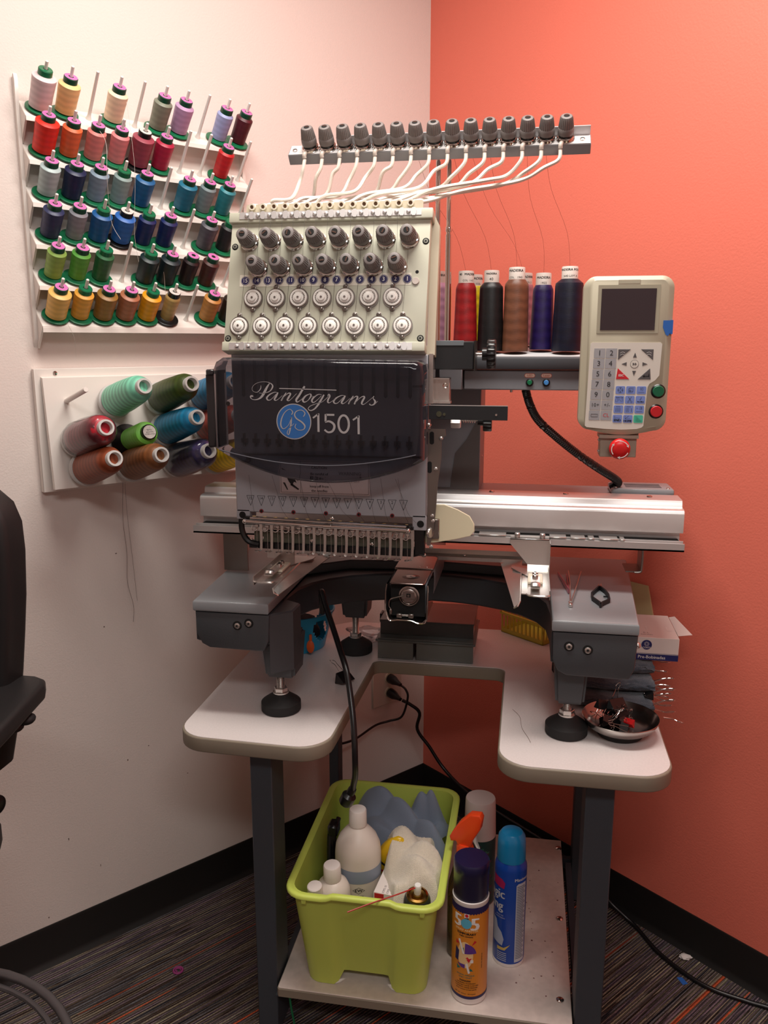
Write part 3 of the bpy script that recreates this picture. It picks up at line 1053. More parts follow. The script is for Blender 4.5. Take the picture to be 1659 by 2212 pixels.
for x, mm, txt in ((0.0017, mat('green_button', '#0a6a44', 0.3), 'LED'), (0.0340, mat('blue_button', '#4486c8', 0.3), 'Laser')):
    b = B().lathe([(0.0075, 0), (0.0075, 0.003), (0.0060, 0.0036)], (x, 1.680, 1.3728), (0, -1, 0), 20)
    s = mpart('button_bezel', b, m_black, parent=box)
    b = B().lathe([(0.0050, 0.003), (0.0048, 0.006), (0.0040, 0.0068)], (x, 1.680, 1.3728), (0, -1, 0), 20)
    mpart('push_button', b, mm, parent=box)
    T = frame((x, 1.6798, 1.3862), (1, 0, 0), (0, 0, 1))
    b = B()
    def pill(w, h, z):
        n = 8
        p = [(w - h + h * cos(-pi / 2 + pi * k / n), h * sin(-pi / 2 + pi * k / n)) for k in range(n + 1)]
        p += [(-w + h + h * cos(pi / 2 + pi * k / n), h * sin(pi / 2 + pi * k / n)) for k in range(n + 1)]
        return [(u, v, z) for u, v in p]
    for w, h, z, m in ((0.0105, 0.0042, 0.0, 0), (0.0096, 0.0033, 0.0001, 1)):
        q = pill(w, h, z)
        b.mat(m).add(q, [tuple(range(len(q)))], L=T)
    b.mat(0).text(txt, 0.0058, T, 1.05, 0.0002, 0.0001)
    mpart('switch_label', b, [mat('orange_label', '#c8502c', 0.5), mat('pale_label', '#ead0c0', 0.5)], parent=box)
mpart('latch_stub', B().cyl((-0.0335, 1.70, 1.3575), (-0.0335, 1.70, 1.352), 0.003), m_steel, parent=box)
b = B()
Ls = Matrix.Translation((0, 1.668, 1.4205)) @ Matrix.Rotation(radians(6.5), 4, 'X')
b.box(-0.47, 0.118, 0.0, 0.235, -0.0225, 0.0, 0.002, 2, L=Ls)
shelf = mpart('cone_shelf', b, mat('shelf_grey_paint', '#474a4f', 0.6))
b = B().box(-0.45, 0.11, 0.012, 0.225, 0.0002, 0.0016, L=Ls)
mpart('shelf_top', b, mat('pale_shelf_pad', '#c6c6c8', 0.5), parent=shelf)

# conduit
b = B()
path = catmull([(-0.006, 1.74, 1.356), (0.004, 1.74, 1.325), (0.022, 1.745, 1.293), (0.060, 1.755, 1.258), (0.105, 1.77, 1.222), (0.150, 1.79, 1.190), (0.187, 1.815, 1.165), (0.198, 1.83, 1.152), (0.185, 1.84, 1.142)], 26)
b.tube(path, lambda t: 0.0082 + 0.0009 * (1 if int(t * 208) % 2 else 0), 12, 1)
mpart('conduit', b, m_black)

# --- thread guide bar above
TH = radians(41)
NB = Vector((0, -sin(TH), cos(TH)))
UB = Vector((0, cos(TH), sin(TH)))
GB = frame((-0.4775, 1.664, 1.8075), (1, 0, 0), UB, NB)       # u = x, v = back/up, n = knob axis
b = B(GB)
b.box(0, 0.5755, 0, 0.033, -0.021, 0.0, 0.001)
gbar = mpart('guide_bar', b, mat('shaded_anodised_bar', '#92969b', 0.4, 0.3))  # colour darkened for the shade on the downward-facing front
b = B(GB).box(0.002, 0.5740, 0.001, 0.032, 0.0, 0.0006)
mpart('bar_top', b, mat('lit_bar_face', '#e6e4e4', 0.4), parent=gbar)  # pale sheet: light caught by the tilted top, put in as colour
b = B(GB).box(0.10, 0.574, 0.030, 0.032, -0.035, 0.018).box(0.536, 0.564, 0.012, 0.030, -0.026, -0.021).box(0.062, 0.10, 0.012, 0.03, -0.030, -0.021)
mpart('bar_backplate', b, mat('pale_anodised', '#c8c4c6', 0.4, 0.2), parent=gbar)
for u in (0.012, 0.560):
    b = B(GB).lathe([(0.0052, 0.0006), (0.0048, 0.003), (0.0025, 0.0042)], (u, 0.0135, 0), (0, 0, 1), 14)
    b.mat(1).box(u - 0.003, u + 0.003, 0.013, 0.014, 0.0041, 0.0046)
    mpart('bar_screw', b, [m_steel, m_hole], parent=gbar)


def tension_knob(F, s=1.0):
    """chrome washers, black spacer, ribbed cap, chrome slot; axis along +n of frame F"""
    k = thing_part = None
    b = B(F @ Matrix.Diagonal((s, s, s, 1)))
    s = 1.0
    b.lathe([(0.0145 * s, 0.000), (0.0150 * s, 0.0012), (0.0120 * s, 0.0030), (0.0148 * s, 0.0052), (0.0140 * s, 0.0068), (0.0100 * s, 0.0080)], n=28)
    b.mat(1).lathe([(0.0118 * s, 0.0075), (0.0118 * s, 0.0100)], n=24)
    b.mat(2).lathe([(0.0128 * s, 0.0100), (0.0132 * s, 0.0130), (0.0130 * s, 0.0200), (0.0122 * s, 0.0210)], n=36)
    b.lathe([(0.0126 * s, 0.0205), (0.0122 * s, 0.0240), (0.0105 * s, 0.0360), (0.0092 * s, 0.0385), (0.0075 * s, 0.0392)], n=48, ribs=1, ribd=0.08)
    b.mat(3).lathe([(0.0048 * s, 0.0392), (0.0046 * s, 0.0397)], n=18)
    b.mat(0).box(-0.0036 * s, 0.0036 * s, 0.0002 * s, 0.0024 * s, 0.0396, 0.0402)
    return b


KM = [m_chrome, m_black, m_knob, m_hole]
tube_mat = mat('white_tubing', '#e9e2d6', 0.35)
KX = [0.0425 + i * 0.03475 for i in range(15)]
for i, u in enumerate(KX):
    F = GB @ Matrix.Translation((u, 0.0175, 0.0006))
    mpart('tension_knob', tension_knob(F, 1.13), KM, parent=gbar)
    # eyelet fitting in front of the knob
    b = B(GB)
    b.tube([(u - 0.006, 0.004, 0.002), (u - 0.0085, -0.003, 0.0015), (u - 0.0085, -0.006, -0.004)], 0.0042, 10, 5)
    mpart('tube_end', b, mat('milky_tube_end', '#cfc4ba', 0.35), parent=gbar)

# poles carrying the bar
for x, y in ((-0.1885, 1.722), (-0.1665, 1.722)):
    b = B().cyl((x, y, 1.425), (x, y, 1.800), 0.0052)
    b.lathe([(0.0060, 0), (0.0066, 0.002), (0.0066, 0.008), (0.0060, 0.010)], (x, y, 1.665), (0, 0, 1), 16)
    b.cyl((x, y, 1.425), (x, y, 1.66), 0.0064)
    mpart('pole', b, m_chrome)

# --- head
b = B()
b.box(-0.5560, -0.1815, 1.520, 1.575, 1.125, 1.4290, 0.002)
b.box(-0.5560, -0.5290, 1.520, 1.56, 1.1105, 1.13, 0.001)
b.box(-0.2080, -0.1815, 1.520, 1.56, 1.1010, 1.13, 0.001)
hb = mpart('head_plate', b, mat('grey_head_plate', '#a2a2a8', 0.45))
b = B().box(-0.53, -0.205, 1.575, 1.70, 1.16, 1.42, 0.004)
mpart('head_casting', b, m_grey_mid)
# needle bar slots in the head plate
for i in range(15):
    x = -0.5330 + i * 0.0228
    b = B()
    b.prism([(x - 0.0032, 1.352), (x - 0.0032, 1.416), (x - 0.0018, 1.419), (x + 0.0018, 1.419), (x + 0.0032, 1.416), (x + 0.0032, 1.352), (x, 1.349)], 'XZ', 1.5188, 1.5201)
    mpart('slot', b, m_hole, parent=hb)
b = B()
for i in range(15):
    x = -0.5330 + i * 0.0228
    b.box(x - 0.006, x + 0.006, 1.512, 1.5199, 1.262, 1.270).box(x - 0.002, x + 0.001, 1.512, 1.5199, 1.255, 1.280)
b.box(-0.545, -0.20, 1.515, 1.5199, 1.238, 1.241)
mpart('takeup_guides', b, m_steel_d, parent=hb)

# warning plate with hand and needle symbol
b = B(frame((-0.4660, 1.5198, 1.2100), (1, 0, 0), (0, 0, 1)))
b.box(0, 0.1760, -0.0450, 0.020, 0, 0.0004)
b.mat(1)
for x0, x1, y0, y1 in ((0.002, 0.174, -0.043, -0.0425), (0.002, 0.174, 0.0175, 0.018), (0.002, 0.0025, -0.043, 0.018), (0.1735, 0.174, -0.043, 0.018), (0.041, 0.0415, -0.043, 0.018)):
    b.box(x0, x1, y0, y1, 0.0004, 0.0006)
for q in ([(0.004, 0.004), (0.012, 0.000), (0.020, -0.012), (0.012, -0.014), (0.007, -0.006)],
          [(0.012, -0.010), (0.020, -0.006), (0.038, -0.018), (0.036, -0.020), (0.030, -0.017), (0.033, -0.024), (0.028, -0.022), (0.024, -0.030), (0.018, -0.022)],
          [(0.006, -0.024), (0.010, -0.024), (0.016, -0.038), (0.014, -0.038)], [(0.020, -0.028), (0.025, -0.026), (0.038, -0.036), (0.036, -0.038)]):
    b.prism(q, 'XY', 0.0004, 0.0007)
T = Matrix.Translation((0.078, 0, 0.0007))
for y, s in ((0.006, 'CAUTION'), (-0.006, 'Be careful of'), (-0.0155, 'moving parts,'), (-0.030, 'keep off from'), (-0.0385, 'the needles')):
    b.text(s, 0.0068, T @ Matrix.Translation((0, y, 0)), 1.0, 0, 0.0001)
b.mat(2).text('WARNING', 0.009, Matrix.Translation((0.138, -0.004, 0.0007)), 1.0, 0, 0.0003)
b.text('HANDS OFF', 0.007, Matrix.Translation((0.138, -0.018, 0.0007)), 1.0, 0, 0.0002)
mpart('warning_plate', b, [mat('pale_label_plate', '#c9bfc0', 0.4), m_blackp, mat('grey_print', '#8a8080', 0.5)], parent=hb)

# numbered triangles 15..1
for k in range(15):
    n = 15 - k
    x = -0.5265 + k * 0.02152
    zt = 1.1590
    b = B(frame((x, 1.5199, zt - 0.0105), (1, 0, 0), (0, 0, 1)))
    t = [(-0.0076, 0.0098), (0.0076, 0.0098), (0, -0.0098)]
    for q in range(3):
        (xa, ya), (xb, yb) = t[q], t[(q + 1) % 3]
        b.stroke([(xa, ya, 0.0007), (xb, yb, 0.0007)], Matrix.Identity(4), 1.0, 1, 0.0003) if False else b.tube([(xa, ya, 0.0002), (xb, yb, 0.0002)], 0.00035, 4, 1)
    b.text(str(n), 0.0082, Matrix.Translation((0, 0.0045, 0.0004)), 0.9)
    mpart('needle_number', b, m_blackp, parent=hb)
for k in (1, 4, 7, 10, 13):
    x = -0.5265 + k * 0.02152
    b = B().lathe([(0.0042, 0), (0.0042, 0.001), (0.0026, 0.0012)], (x, 1.520, 1.1280), (0, -1, 0), 16).mat(1).lathe([(0.0026, 0.0012), (0.0024, 0.0014)], (x, 1.520, 1.1280), (0, -1, 0), 12)
    mpart('eyelet', b, [mat('dark_red_ring', '#7a1c24', 0.4), m_hole], parent=hb)
mpart('screw', B().lathe([(0.0048, 0), (0.0042, 0.003), (0.002, 0.0042)], (-0.3640, 1.520, 1.1180), (0, -1, 0), 14), m_chrome, parent=hb)
for x, z in ((-0.5440, 1.1190), (-0.1925, 1.1135)):
    b = B().lathe([(0.0068, 0), (0.0066, 0.0006)], (x, 1.5199, z), (0, -1, 0), 18)
    mpart('socket', b, m_hole, parent=hb)

# chrome rods over the needles, with ivory thread guides
b = B()
b.cyl((-0.5320, 1.503, 1.1100), (-0.2150, 1.503, 1.1035), 0.0042)
b.cyl((-0.5250, 1.510, 1.1155), (-0.2180, 1.510, 1.1090), 0.0026)
b.ball((-0.5335, 1.503, 1.1100), 0.0052, 8)
b.ball((-0.2140, 1.503, 1.1035), 0.0052, 8)
b.lathe([(0.0056, -0.007), (0.0056, 0.007)], (-0.3690, 1.503, 1.1065), (1, 0, 0), 14)
rod = mpart('needle_guard_rod', b, m_chrome)
b = B().prism([(-0.540, 1.115), (-0.536, 1.118), (-0.214, 1.112), (-0.205, 1.108), (-0.205, 1.103), (-0.540, 1.108)], 'XZ', 1.511, 1.519)
mpart('rod_backing', b, m_black, parent=rod)
needle_x = [-0.5190 + k * 0.02145 for k in range(15)]
# black lower frame carrying the presser feet
b = B()
b.tube([(-0.5495, 1.53, 1.115), (-0.5500, 1.53, 1.090), (-0.5440, 1.53, 1.072), (-0.5330, 1.53, 1.062), (-0.515, 1.53, 1.058)], 0.0062, 8, 5)
b.prism([(-0.537, 1.062), (-0.537, 1.0500), (-0.2050, 1.0455), (-0.195, 1.049), (-0.195, 1.060)], 'XZ', 1.532, 1.556, 0.001)
b.box(-0.205, -0.185, 1.526, 1.54, 1.05, 1.105, 0.002)
frm = mpart('needle_case_frame', b, m_black)
b = B().prism([(-0.528, 1.083), (-0.528, 1.062), (-0.2100, 1.057), (-0.2100, 1.078)], 'XZ', 1.540, 1.544)
mpart('felt_backing', b, mat('olive_grey_backing', '#5c5a4c', 0.6), parent=frm)
for x, z in ((-0.533, 1.067), (-0.196, 1.062), (-0.512, 1.070), (-0.41, 1.067), (-0.29, 1.065), (-0.187, 1.050)):
    mpart('screw', B().lathe([(0.0045, 0), (0.004, 0.002), (0.002, 0.003)], (x, 1.532 if abs(x + 0.36) > 0.16 else 1.540, z), (0, -1, 0), 12), m_chrome, parent=frm)
for k, x in enumerate(needle_x):
    dz = -0.0065 * k / 14
    b = B()
    z0 = 1.0440 + dz
    # tapering presser-foot blade
    xb = x + 0.0105
    b.prism([(xb - 0.0032, 1.107 + dz), (xb + 0.0032, 1.107 + dz), (xb + 0.0028, 1.075 + dz), (xb + 0.0020, z0 + 0.006), (xb - 0.001, z0 + 0.004), (xb - 0.0030, z0 + 0.006), (xb - 0.0022, 1.075 + dz)], 'XZ', 1.5235, 1.5250)
    b.add([(xb - 0.003, 1.5235, z0 + 0.008), (xb + 0.002, 1.5235, z0 + 0.008), (xb - 0.002, 1.5280, z0 + 0.001), (xb - 0.007, 1.5280, z0 + 0.001)], [(0, 1, 2, 3)])
    # ring foot
    vs, fs = [], []
    n = 14
    for q in range(n):
        a = 2 * pi * q / n
        for rr, zz in ((0.0058, 0), (0.0030, 0), (0.0030, 0.0012), (0.0058, 0.0012)):
            vs.append((x + rr * cos(a), 1.530 + rr * sin(a), z0 + zz))
    for q in range(n):
        w = (q + 1) % n
        for e in range(4):
            fs.append((4 * q + e, 4 * w + e, 4 * w + (e + 1) % 4, 4 * q + (e + 1) % 4))
    b.add(vs, fs)
    f = mpart('presser_foot', b, m_steel, parent=frm)
    b = B()
    b.cyl((x, 1.530, 1.103 + dz), (x, 1.530, 1.088 + dz), 0.0024, n=8)
    b.cyl((x, 1.530, 1.088 + dz), (x, 1.530, z0 + 0.006), 0.00055, n=6)
    b.cyl((x, 1.530, z0 + 0.006), (x, 1.530, z0 - 0.001), 0.00055, 0.0001, n=6)
    b.tube([(x - 0.006, 1.524, 1.098 + dz), (x - 0.007, 1.520, 1.091 + dz), (x - 0.001, 1.518, 1.088 + dz), (x + 0.004, 1.521, 1.092 + dz)], 0.0010, 6, 4)
    b.box(x - 0.0045, x + 0.0045, 1.527, 1.533, 1.094 + dz, 1.099 + dz, 0.001)
    mpart('needle', b, m_steel, parent=frm)
    b = B().ball((x + 0.0002, 1.5165, 1.1168 + dz), 0.0042, 6, (1.2, 0.6, 0.6))
    mpart('thread_bead', b, mat('ivory_bead', '#c8aa78', 0.4), parent=rod)

# --- side fittings at the right of the head
b = B()
b.box(-0.178, -0.1000, 1.545, 1.595, 1.4010, 1.4525, 0.002)
mot = mpart('colour_change_motor', b, m_black_m)
b = B().box(-0.1735, -0.1190, 1.5440, 1.5475, 1.4445, 1.4535, 0.0005)
mpart('motor_label', b, mat('grey_label', '#6e757a', 0.5), parent=mot)
b = B().box(-0.1000, -0.0975, 1.542, 1.598, 1.3985, 1.4535)
mpart('motor_flange', b, mat('dark_plate2', '#3a3633', 0.35, 0.6), parent=mot)
b = B().cyl((-0.0975, 1.57, 1.4290), (-0.086, 1.57, 1.4290), 0.0028).mat(1)
b.lathe([(0.0115, 0), (0.0118, 0.002), (0.0118, 0.009)], (-0.0865, 1.57, 1.4290), (1, 0, 0), 22)
b.lathe([(0.0255, 0), (0.0275, 0.003), (0.0275, 0.013), (0.0255, 0.016)], (-0.0775, 1.57, 1.4290), (1, 0, 0), 44, ribs=1, ribd=0.06)
mpart('hand_knob', b, [m_steel, m_black], parent=mot)
b = B().box(-0.178, -0.1440, 1.55, 1.575, 1.3420, 1.3860, 0.001).box(-0.178, -0.1440, 1.535, 1.575, 1.3840, 1.3860).box(-0.182, -0.1410, 1.535, 1.560, 1.3395, 1.3435)
b.mat(1).lathe([(0.0048, 0), (0.0048, 0.003), (0.003, 0.0045)], (-0.1520, 1.55, 1.3720), (0, -1, 0), 14)
b.mat(0).box(-0.180, -0.172, 1.52, 1.56, 1.34, 1.43)
mpart('motor_bracket', b, [m_steel, m_chrome])
b = B().box(-0.1790, -0.0355, 1.5180, 1.5220, 1.3115, 1.3370, 0.0005)
b.mat(1).lathe([(0.0052, 0), (0.0050, 0.0006)], (-0.1600, 1.518, 1.3215), (0, -1, 0), 16)
b.lathe([(0.0028, 0), (0.0026, 0.0006)], (-0.1505, 1.518, 1.3210), (0, -1, 0), 12)
b.mat(2).lathe([(0.0022, 0), (0.0020, 0.0006)], (-0.0560, 1.518, 1.3215), (0, -1, 0), 12)
arm = mpart('stop_motion_arm', b, [m_black_m, mat('brass_olive', '#5a5a48', 0.4, 0.6), m_chrome], 'black flat bar sticking out beside the head')
mpart('arm_edge', B().box(-0.1790, -0.0358, 1.5180, 1.5220, 1.3370, 1.3380), m_alu, parent=arm)
b = B().lathe([(0.0105, 0), (0.0115, 0.002), (0.0115, 0.016), (0.0105, 0.018)], (-0.1400, 1.545, 1.3040), (1, 0, 0), 6)
mpart('hex_nut', b, m_alu)
b = B().cyl((-0.122, 1.545, 1.3085), (-0.088, 1.545, 1.3085), 0.0016).mat(0)
b.tube([(-0.120 + k * 0.0006, 1.545 + 0.0042 * cos(k * 0.9), 1.3085 + 0.0042 * sin(k * 0.9)) for k in range(46)], 0.0007, 5, 1)
mpart('spring', b, m_steel)
b = B().lathe([(0.0070, 0), (0.0070, 0.010)], (-0.0905, 1.545, 1.3060), (1, 0, 0), 18)
b.lathe([(0.0125, 0), (0.0135, 0.002), (0.0135, 0.014), (0.0125, 0.016)], (-0.0805, 1.545, 1.3020), (1, 0, 0), 30, ribs=1, ribd=0.08)
mpart('small_knob', b, m_black)
b = B()
b.prism([(-0.181, 1.2930), (-0.1490, 1.2930), (-0.1480, 1.2810), (-0.1560, 1.2740), (-0.1560, 1.236), (-0.1620, 1.19), (-0.1640, 1.150), (-0.168, 1.105), (-0.175, 1.070), (-0.181, 1.070)], 'XZ', 1.5300, 1.5325)
sl = mpart('slotted_bracket', b, m_steel_d, 'long steel bracket with slots down the side of the head')
for zc, hh, x in ((1.2760, 0.012, -0.1740), (1.2210, 0.011, -0.1775)):
    p = [(x + 0.0042 * cos(a), zc + (hh - 0.0042) * (1 if sin(a) > 0 else -1) + 0.0042 * sin(a)) for a in [2 * pi * k / 16 for k in range(16)]]
    b = B().prism(p, 'XZ', 1.5292, 1.5301)
    mpart('slot', b, m_hole, parent=sl)
for x, z in ((-0.1570, 1.2755), (-0.1660, 1.2180), (-0.1715, 1.128), (-0.1700, 1.118), (-0.1730, 1.068)):
    mpart('bolt', B().lathe([(0.0042, 0), (0.0038, 0.0022), (0.002, 0.003)], (x, 1.530, z), (0, -1, 0), 12), m_steel, parent=sl)
mpart('bolt', B().ball((-0.1785, 1.520, 1.3010), 0.0048, 8), m_chrome, parent=sl)
b = B().prism([(-0.1700, 1.147), (-0.1500, 1.1480), (-0.1250, 1.1390), (-0.1020, 1.1270), (-0.0930, 1.1120), (-0.0920, 1.0980), (-0.1000, 1.0880), (-0.1300, 1.0800), (-0.1700, 1.0720), (-0.1900, 1.0720), (-0.1900, 1.085)], 'XZ', 1.545, 1.549, 0.001)
mpart('deflector', b, mat('cream_deflector', '#e8e0c0', 0.4), 'cream plastic tongue beside the needles')
b = B().box(-0.1760, -0.1590, 1.536, 1.552, 1.082, 1.120, 0.001)
b.mat(1).lathe([(0.009, 0), (0.0105, 0.002), (0.0105, 0.004), (0.009, 0.006)], (-0.178, 1.530, 1.095), (1, -0.5, 0), 14)
mpart('lower_bracket', b, [m_steel_d, m_steel])

# --- tilted tension board
BF = frame((-0.5635, 1.50, 1.4355), (1, 0, 0), (0, 0.2357, 0.9718), (0, -0.9718, 0.2357))
b = B(BF)
b.prism([(0.0, 0.012), (0.378, 0.012), (0.3805, 0.240), (0.006, 0.240)], 'XY', -0.026, 0.0, 0.002, 2)
tb = mpart('tension_board', b, m_cream)
b = B(BF).box(-0.001, 0.379, -0.002, 0.0155, -0.028, 0.006, 0.002, 2)
mpart('bottom_ledge', b, m_cream, parent=tb)
b = B(BF).box(0.002, 0.3845, 0.2385, 0.2575, -0.030, 0.007, 0.002, 2)
mpart('top_ledge', b, m_cream, parent=tb)
for v0, v1, u0, u1 in ((0.0000, 0.0130, 0.0135, 0.3560), (0.2440, 0.2565, 0.0230, 0.3640)):
    b = B(BF).box(u0, u1, v0, v1, 0.006 if v0 < 0.1 else 0.007, 0.0072 if v0 < 0.1 else 0.0082)
    st = mpart('clip_strip', b, m_alu, parent=tb)
    vm = (v0 + v1) / 2
    for k in range(15):
        u = (0.0295 + k * 0.02165) if v0 < 0.1 else (0.0370 + k * 0.02165)
        b = B(BF)
        n0 = 0.0085
        b.lathe([(0.0040, n0), (0.0040, n0 + 0.0012), (0.0028, n0 + 0.0035), (0.001, n0 + 0.0042)], (u, vm, 0), (0, 0, 1), 12)
        b.prism([(u + 0.0045, vm - 0.0045), (u + 0.0075, vm - 0.0075), (u + 0.0125, vm - 0.0075), (u + 0.0145, vm - 0.003), (u + 0.0145, vm + 0.004), (u + 0.0120, vm + 0.0075), (u + 0.0070, vm + 0.0070), (u + 0.0045, vm + 0.002)], 'XY', n0 + 0.0008, n0 + 0.0016)
        mpart('thread_clip', b, m_alu, parent=tb)
for k in range(8):
    F = BF @ Matrix.Translation((0.0425 + k * 0.0430, 0.2030, 0)) @ Matrix.Rotation(k * 0.7, 4, 'Z')
    mpart('tension_knob', tension_knob(F, 1.17), KM, parent=tb)
for k in range(7):
    F = BF @ Matrix.Translation((0.0625 + k * 0.0435, 0.1530, 0)) @ Matrix.Rotation(k * 1.1, 4, 'Z')
    mpart('tension_knob', tension_knob(F, 1.17), KM, parent=tb)


def wheel(u, v):
    b = B(BF @ Matrix.Translation((u, v, 0)))
    b.lathe([(0.0195, 0.0), (0.0195, 0.0018)], n=24, L=Matrix.Diagonal((0.95, 1.0, 1, 1)))
    for s in (1, -1):
        b.lathe([(0.0050, 0), (0.0050, 0.003), (0.0035, 0.0036)], (0, s * 0.0205, 0), (0, 0, 1), 12)
        b.ball((0.001, s * 0.0205, 0.0050), 0.0032, 6)
    b.mat(1)
    b.lathe([(0.0158, 0.0020), (0.0160, 0.0026), (0.0160, 0.0056), (0.0152, 0.0064), (0.0128, 0.0066), (0.0122, 0.0056), (0.0118, 0.0056), (0.0100, 0.0056), (0.0098, 0.0072), (0.0070, 0.0078), (0.0064, 0.0100), (0.0052, 0.0104)], n=32)
    b.mat(0)
    for q in range(22):
        a = 2 * pi * q / 22
        if 0.9 < a < 2.2:
            continue
        L = Matrix.Rotation(a, 4, 'Z')
        b.box(0.0103, 0.0122, -0.0008, 0.0008, 0.0056, 0.0063, L=L)
    b.lathe([(0.0022, 0.0104), (0.0020, 0.0112)], n=8)
    return b


WM = [m_steel_d, m_wplast]
for k in range(7):
    mpart('thread_wheel', wheel(0.0545 + k * 0.0437, 0.0965), WM, parent=tb)
for k in range(8):
    mpart('thread_wheel', wheel(0.0300 + k * 0.0438, 0.0445), WM, parent=tb)
b = B(BF).box(0.0265, 0.3490, 0.1195, 0.1415, 0.0, 0.0004)
mpart('number_strip', b, mat('pale_strip', '#e2dccd', 0.4), parent=tb)
for k in range(15):
    u = 0.0371 + k * 0.02177
    F = BF @ Matrix.Translation((u, 0.1303, 0.0006))
    b = B(F)
    for r, z, m in ((0.0084, 0.0, 0), (0.0076, 0.0002, 1), (0.0071, 0.0003, 0)):
        q = [(r * cos(2 * pi * j / 28), r * sin(2 * pi * j / 28), z) for j in range(28)]
        b.mat(m).add(q, [tuple(range(28))])
    b.mat(1).text(str(15 - k), 0.0110, Matrix.Identity(4), 0.88, 0.0005, 0.00015)
    mpart('number_badge', b, [m_navyp, m_whitep], parent=tb)
for u, v in ((0.0142, 0.1950), (0.3727, 0.1985), (0.0085, 0.0225), (0.3695, 0.0225)):
    b = B(BF).lathe([(0.0062, 0.0), (0.0060, 0.0003)], (u, v, 0), (0, 0, 1), 20)
    b.mat(1).lathe([(0.0042, 0.0003), (0.0040, 0.0016), (0.0022, 0.0018)], (u, v, 0), (0, 0, 1), 18)
    b.mat(0).lathe([(0.0020, 0.0018), (0.0019, 0.0020)], (u, v, 0), (0, 0, 1), 6)
    mpart('board_screw', b, [m_hole, mat('grey_screw', '#8a8a80', 0.4, 0.5)], parent=tb)
mpart('plug', B(BF).lathe([(0.0068, 0), (0.0066, 0.002), (0.0060, 0.0028)], (0.3570, 0.1260, 0), (0, 0, 1), 22), mat('pinkish_plug', '#c4b8b0', 0.4), parent=tb)
mpart('pin_hole', B(BF).lathe([(0.0032, 0), (0.0030, 0.0003)], (0.3590, 0.1430, 0), (0, 0, 1), 14), m_hole, parent=tb)
# side skirt behind the board
b = B(BF).prism([(0.3790, -0.002), (0.379, 0.24), (0.3840, 0.255), (0.3940, 0.235), (0.3940, -0.002)], 'XY', -0.045, -0.024)
mpart('board_side', b, m_cream2, parent=tb)
# notched plate with the white tube ends
pts = [(0.0300, 0.2540)]
for k in range(15):
    u = 0.0413 + k * 0.02143
    pts += [(u - 0.0095, 0.2540)] if False else []
top = []
for k in range(15):
    u = 0.0413 + k * 0.02143
    top += [(u - 0.0062, 0.2790), (u - 0.0040, 0.2745), (u + 0.0040, 0.2745), (u + 0.0062, 0.2790)]
poly = [(0.0290, 0.2540), (0.0285, 0.2765), (0.0310, 0.2790)] + top + [(0.3615, 0.2790), (0.3640, 0.2765), (0.3640, 0.2540)]
b = B(BF).prism(poly, 'XY', -0.014, -0.0115)
tp = mpart('tube_plate', b, m_cream2, parent=tb)


def hollow(b, F, r, r2, L_):
    n = 16
    vs = [(rr * cos(2 * pi * q / n), rr * sin(2 * pi * q / n), h) for rr, h in ((r, -L_), (r, 0), (r2, 0), (r2, -0.004)) for q in range(n)]
    fs = [(i * n + q, i * n + (q + 1) % n, (i + 1) * n + (q + 1) % n, (i + 1) * n + q) for i in range(3) for q in range(n)]
    b.add(vs, fs, L=F)


tips = []
for k in range(15):
    u = 0.0413 + k * 0.02143
    p = BF @ Vector((u, 0.2715, -0.004))
    tips.append(p)
    b = B()
    F = axis_frame(p, Vector((0.0, -0.9, -0.12)))
    hollow(b, F, 0.0060, 0.0036, 0.030)
    b.mat(1).add([(0.0036 * cos(2 * pi * q / 12), 0.0036 * sin(2 * pi * q / 12), -0.0035) for q in range(12)], [tuple(range(12))], L=F)
    mpart('tube_socket', b, [mat('ivory_tube', '#efe6d6', 0.35), mat('brown_bore', '#6a4a34', 0.6)], parent=tb)
for k in range(15):
    p = tips[k] + Vector((0.0, 0.026, 0.003))
    e = GB @ Vector((KX[k] - 0.0085, -0.007, -0.006))
    f = k / 14
    dx = e.x - p.x
    sag = 0.036 + 0.020 * f
    low = p.z + 0.002 + 0.006 * ((k * 7) % 5) / 5 + 0.010 * max(0, dx) / 0.25
    yb = 1.625 + 0.012 * ((k * 3) % 4)
    pts = [p, p + Vector((0.012 * (1 + dx * 6), 0.030, 0.009)), Vector((p.x + dx * 0.33, yb, low + 0.012)), Vector((p.x + dx * 0.72, yb + 0.015, low + 0.017 + 0.012 * f)),
           Vector((e.x - 0.028 * min(1, dx * 5), 1.662, e.z - 0.042 + 0.006 * (k % 3))), Vector((e.x - 0.003, e.y - 0.002, e.z - 0.018)), e]
    b = B().tube(pts, 0.0036, 8, 7)
    mpart('thread_tube', b, tube_mat)
# fine threads over the board and down to the needles
b = B(BF)
rnd = random.Random(2)
for k in range(15):
    u = 0.0413 + k * 0.02143
    u2 = 0.0371 + k * 0.0217
    b.tube([(u, 0.268, 0.000), (u + 0.0005, 0.250, 0.0105), (u2 + 0.002, 0.205, 0.006), (u2 - 0.002, 0.13, 0.002), (u2 - 0.006, 0.05, 0.004), (u2 - 0.008, 0.008, 0.011)], 0.00028, 3, 2)
mpart('board_threads', b, mat('fine_dark_thread', '#4c4844', 0.6), kind='stuff', parent=tb)
b = B()
for k, (xa, dx) in enumerate(((-0.5265, .012), (-0.48, .030), (-0.425, .018), (-0.395, .02), (-0.375, .055), (-0.33, .03), (-0.29, .012), (-0.268, .015), (-0.235, .02), (-0.24, .04))):
    b.tube([(xa, 1.514, 1.200), (xa + dx * 0.35, 1.513, 1.165), (xa + dx * 0.6, 1.514, 1.135), (xa + dx, 1.516, 1.116)], 0.00028, 3, 3)
mpart('needle_threads', b, mat('fine_dark_thread', '#4c4844', 0.6), kind='stuff')

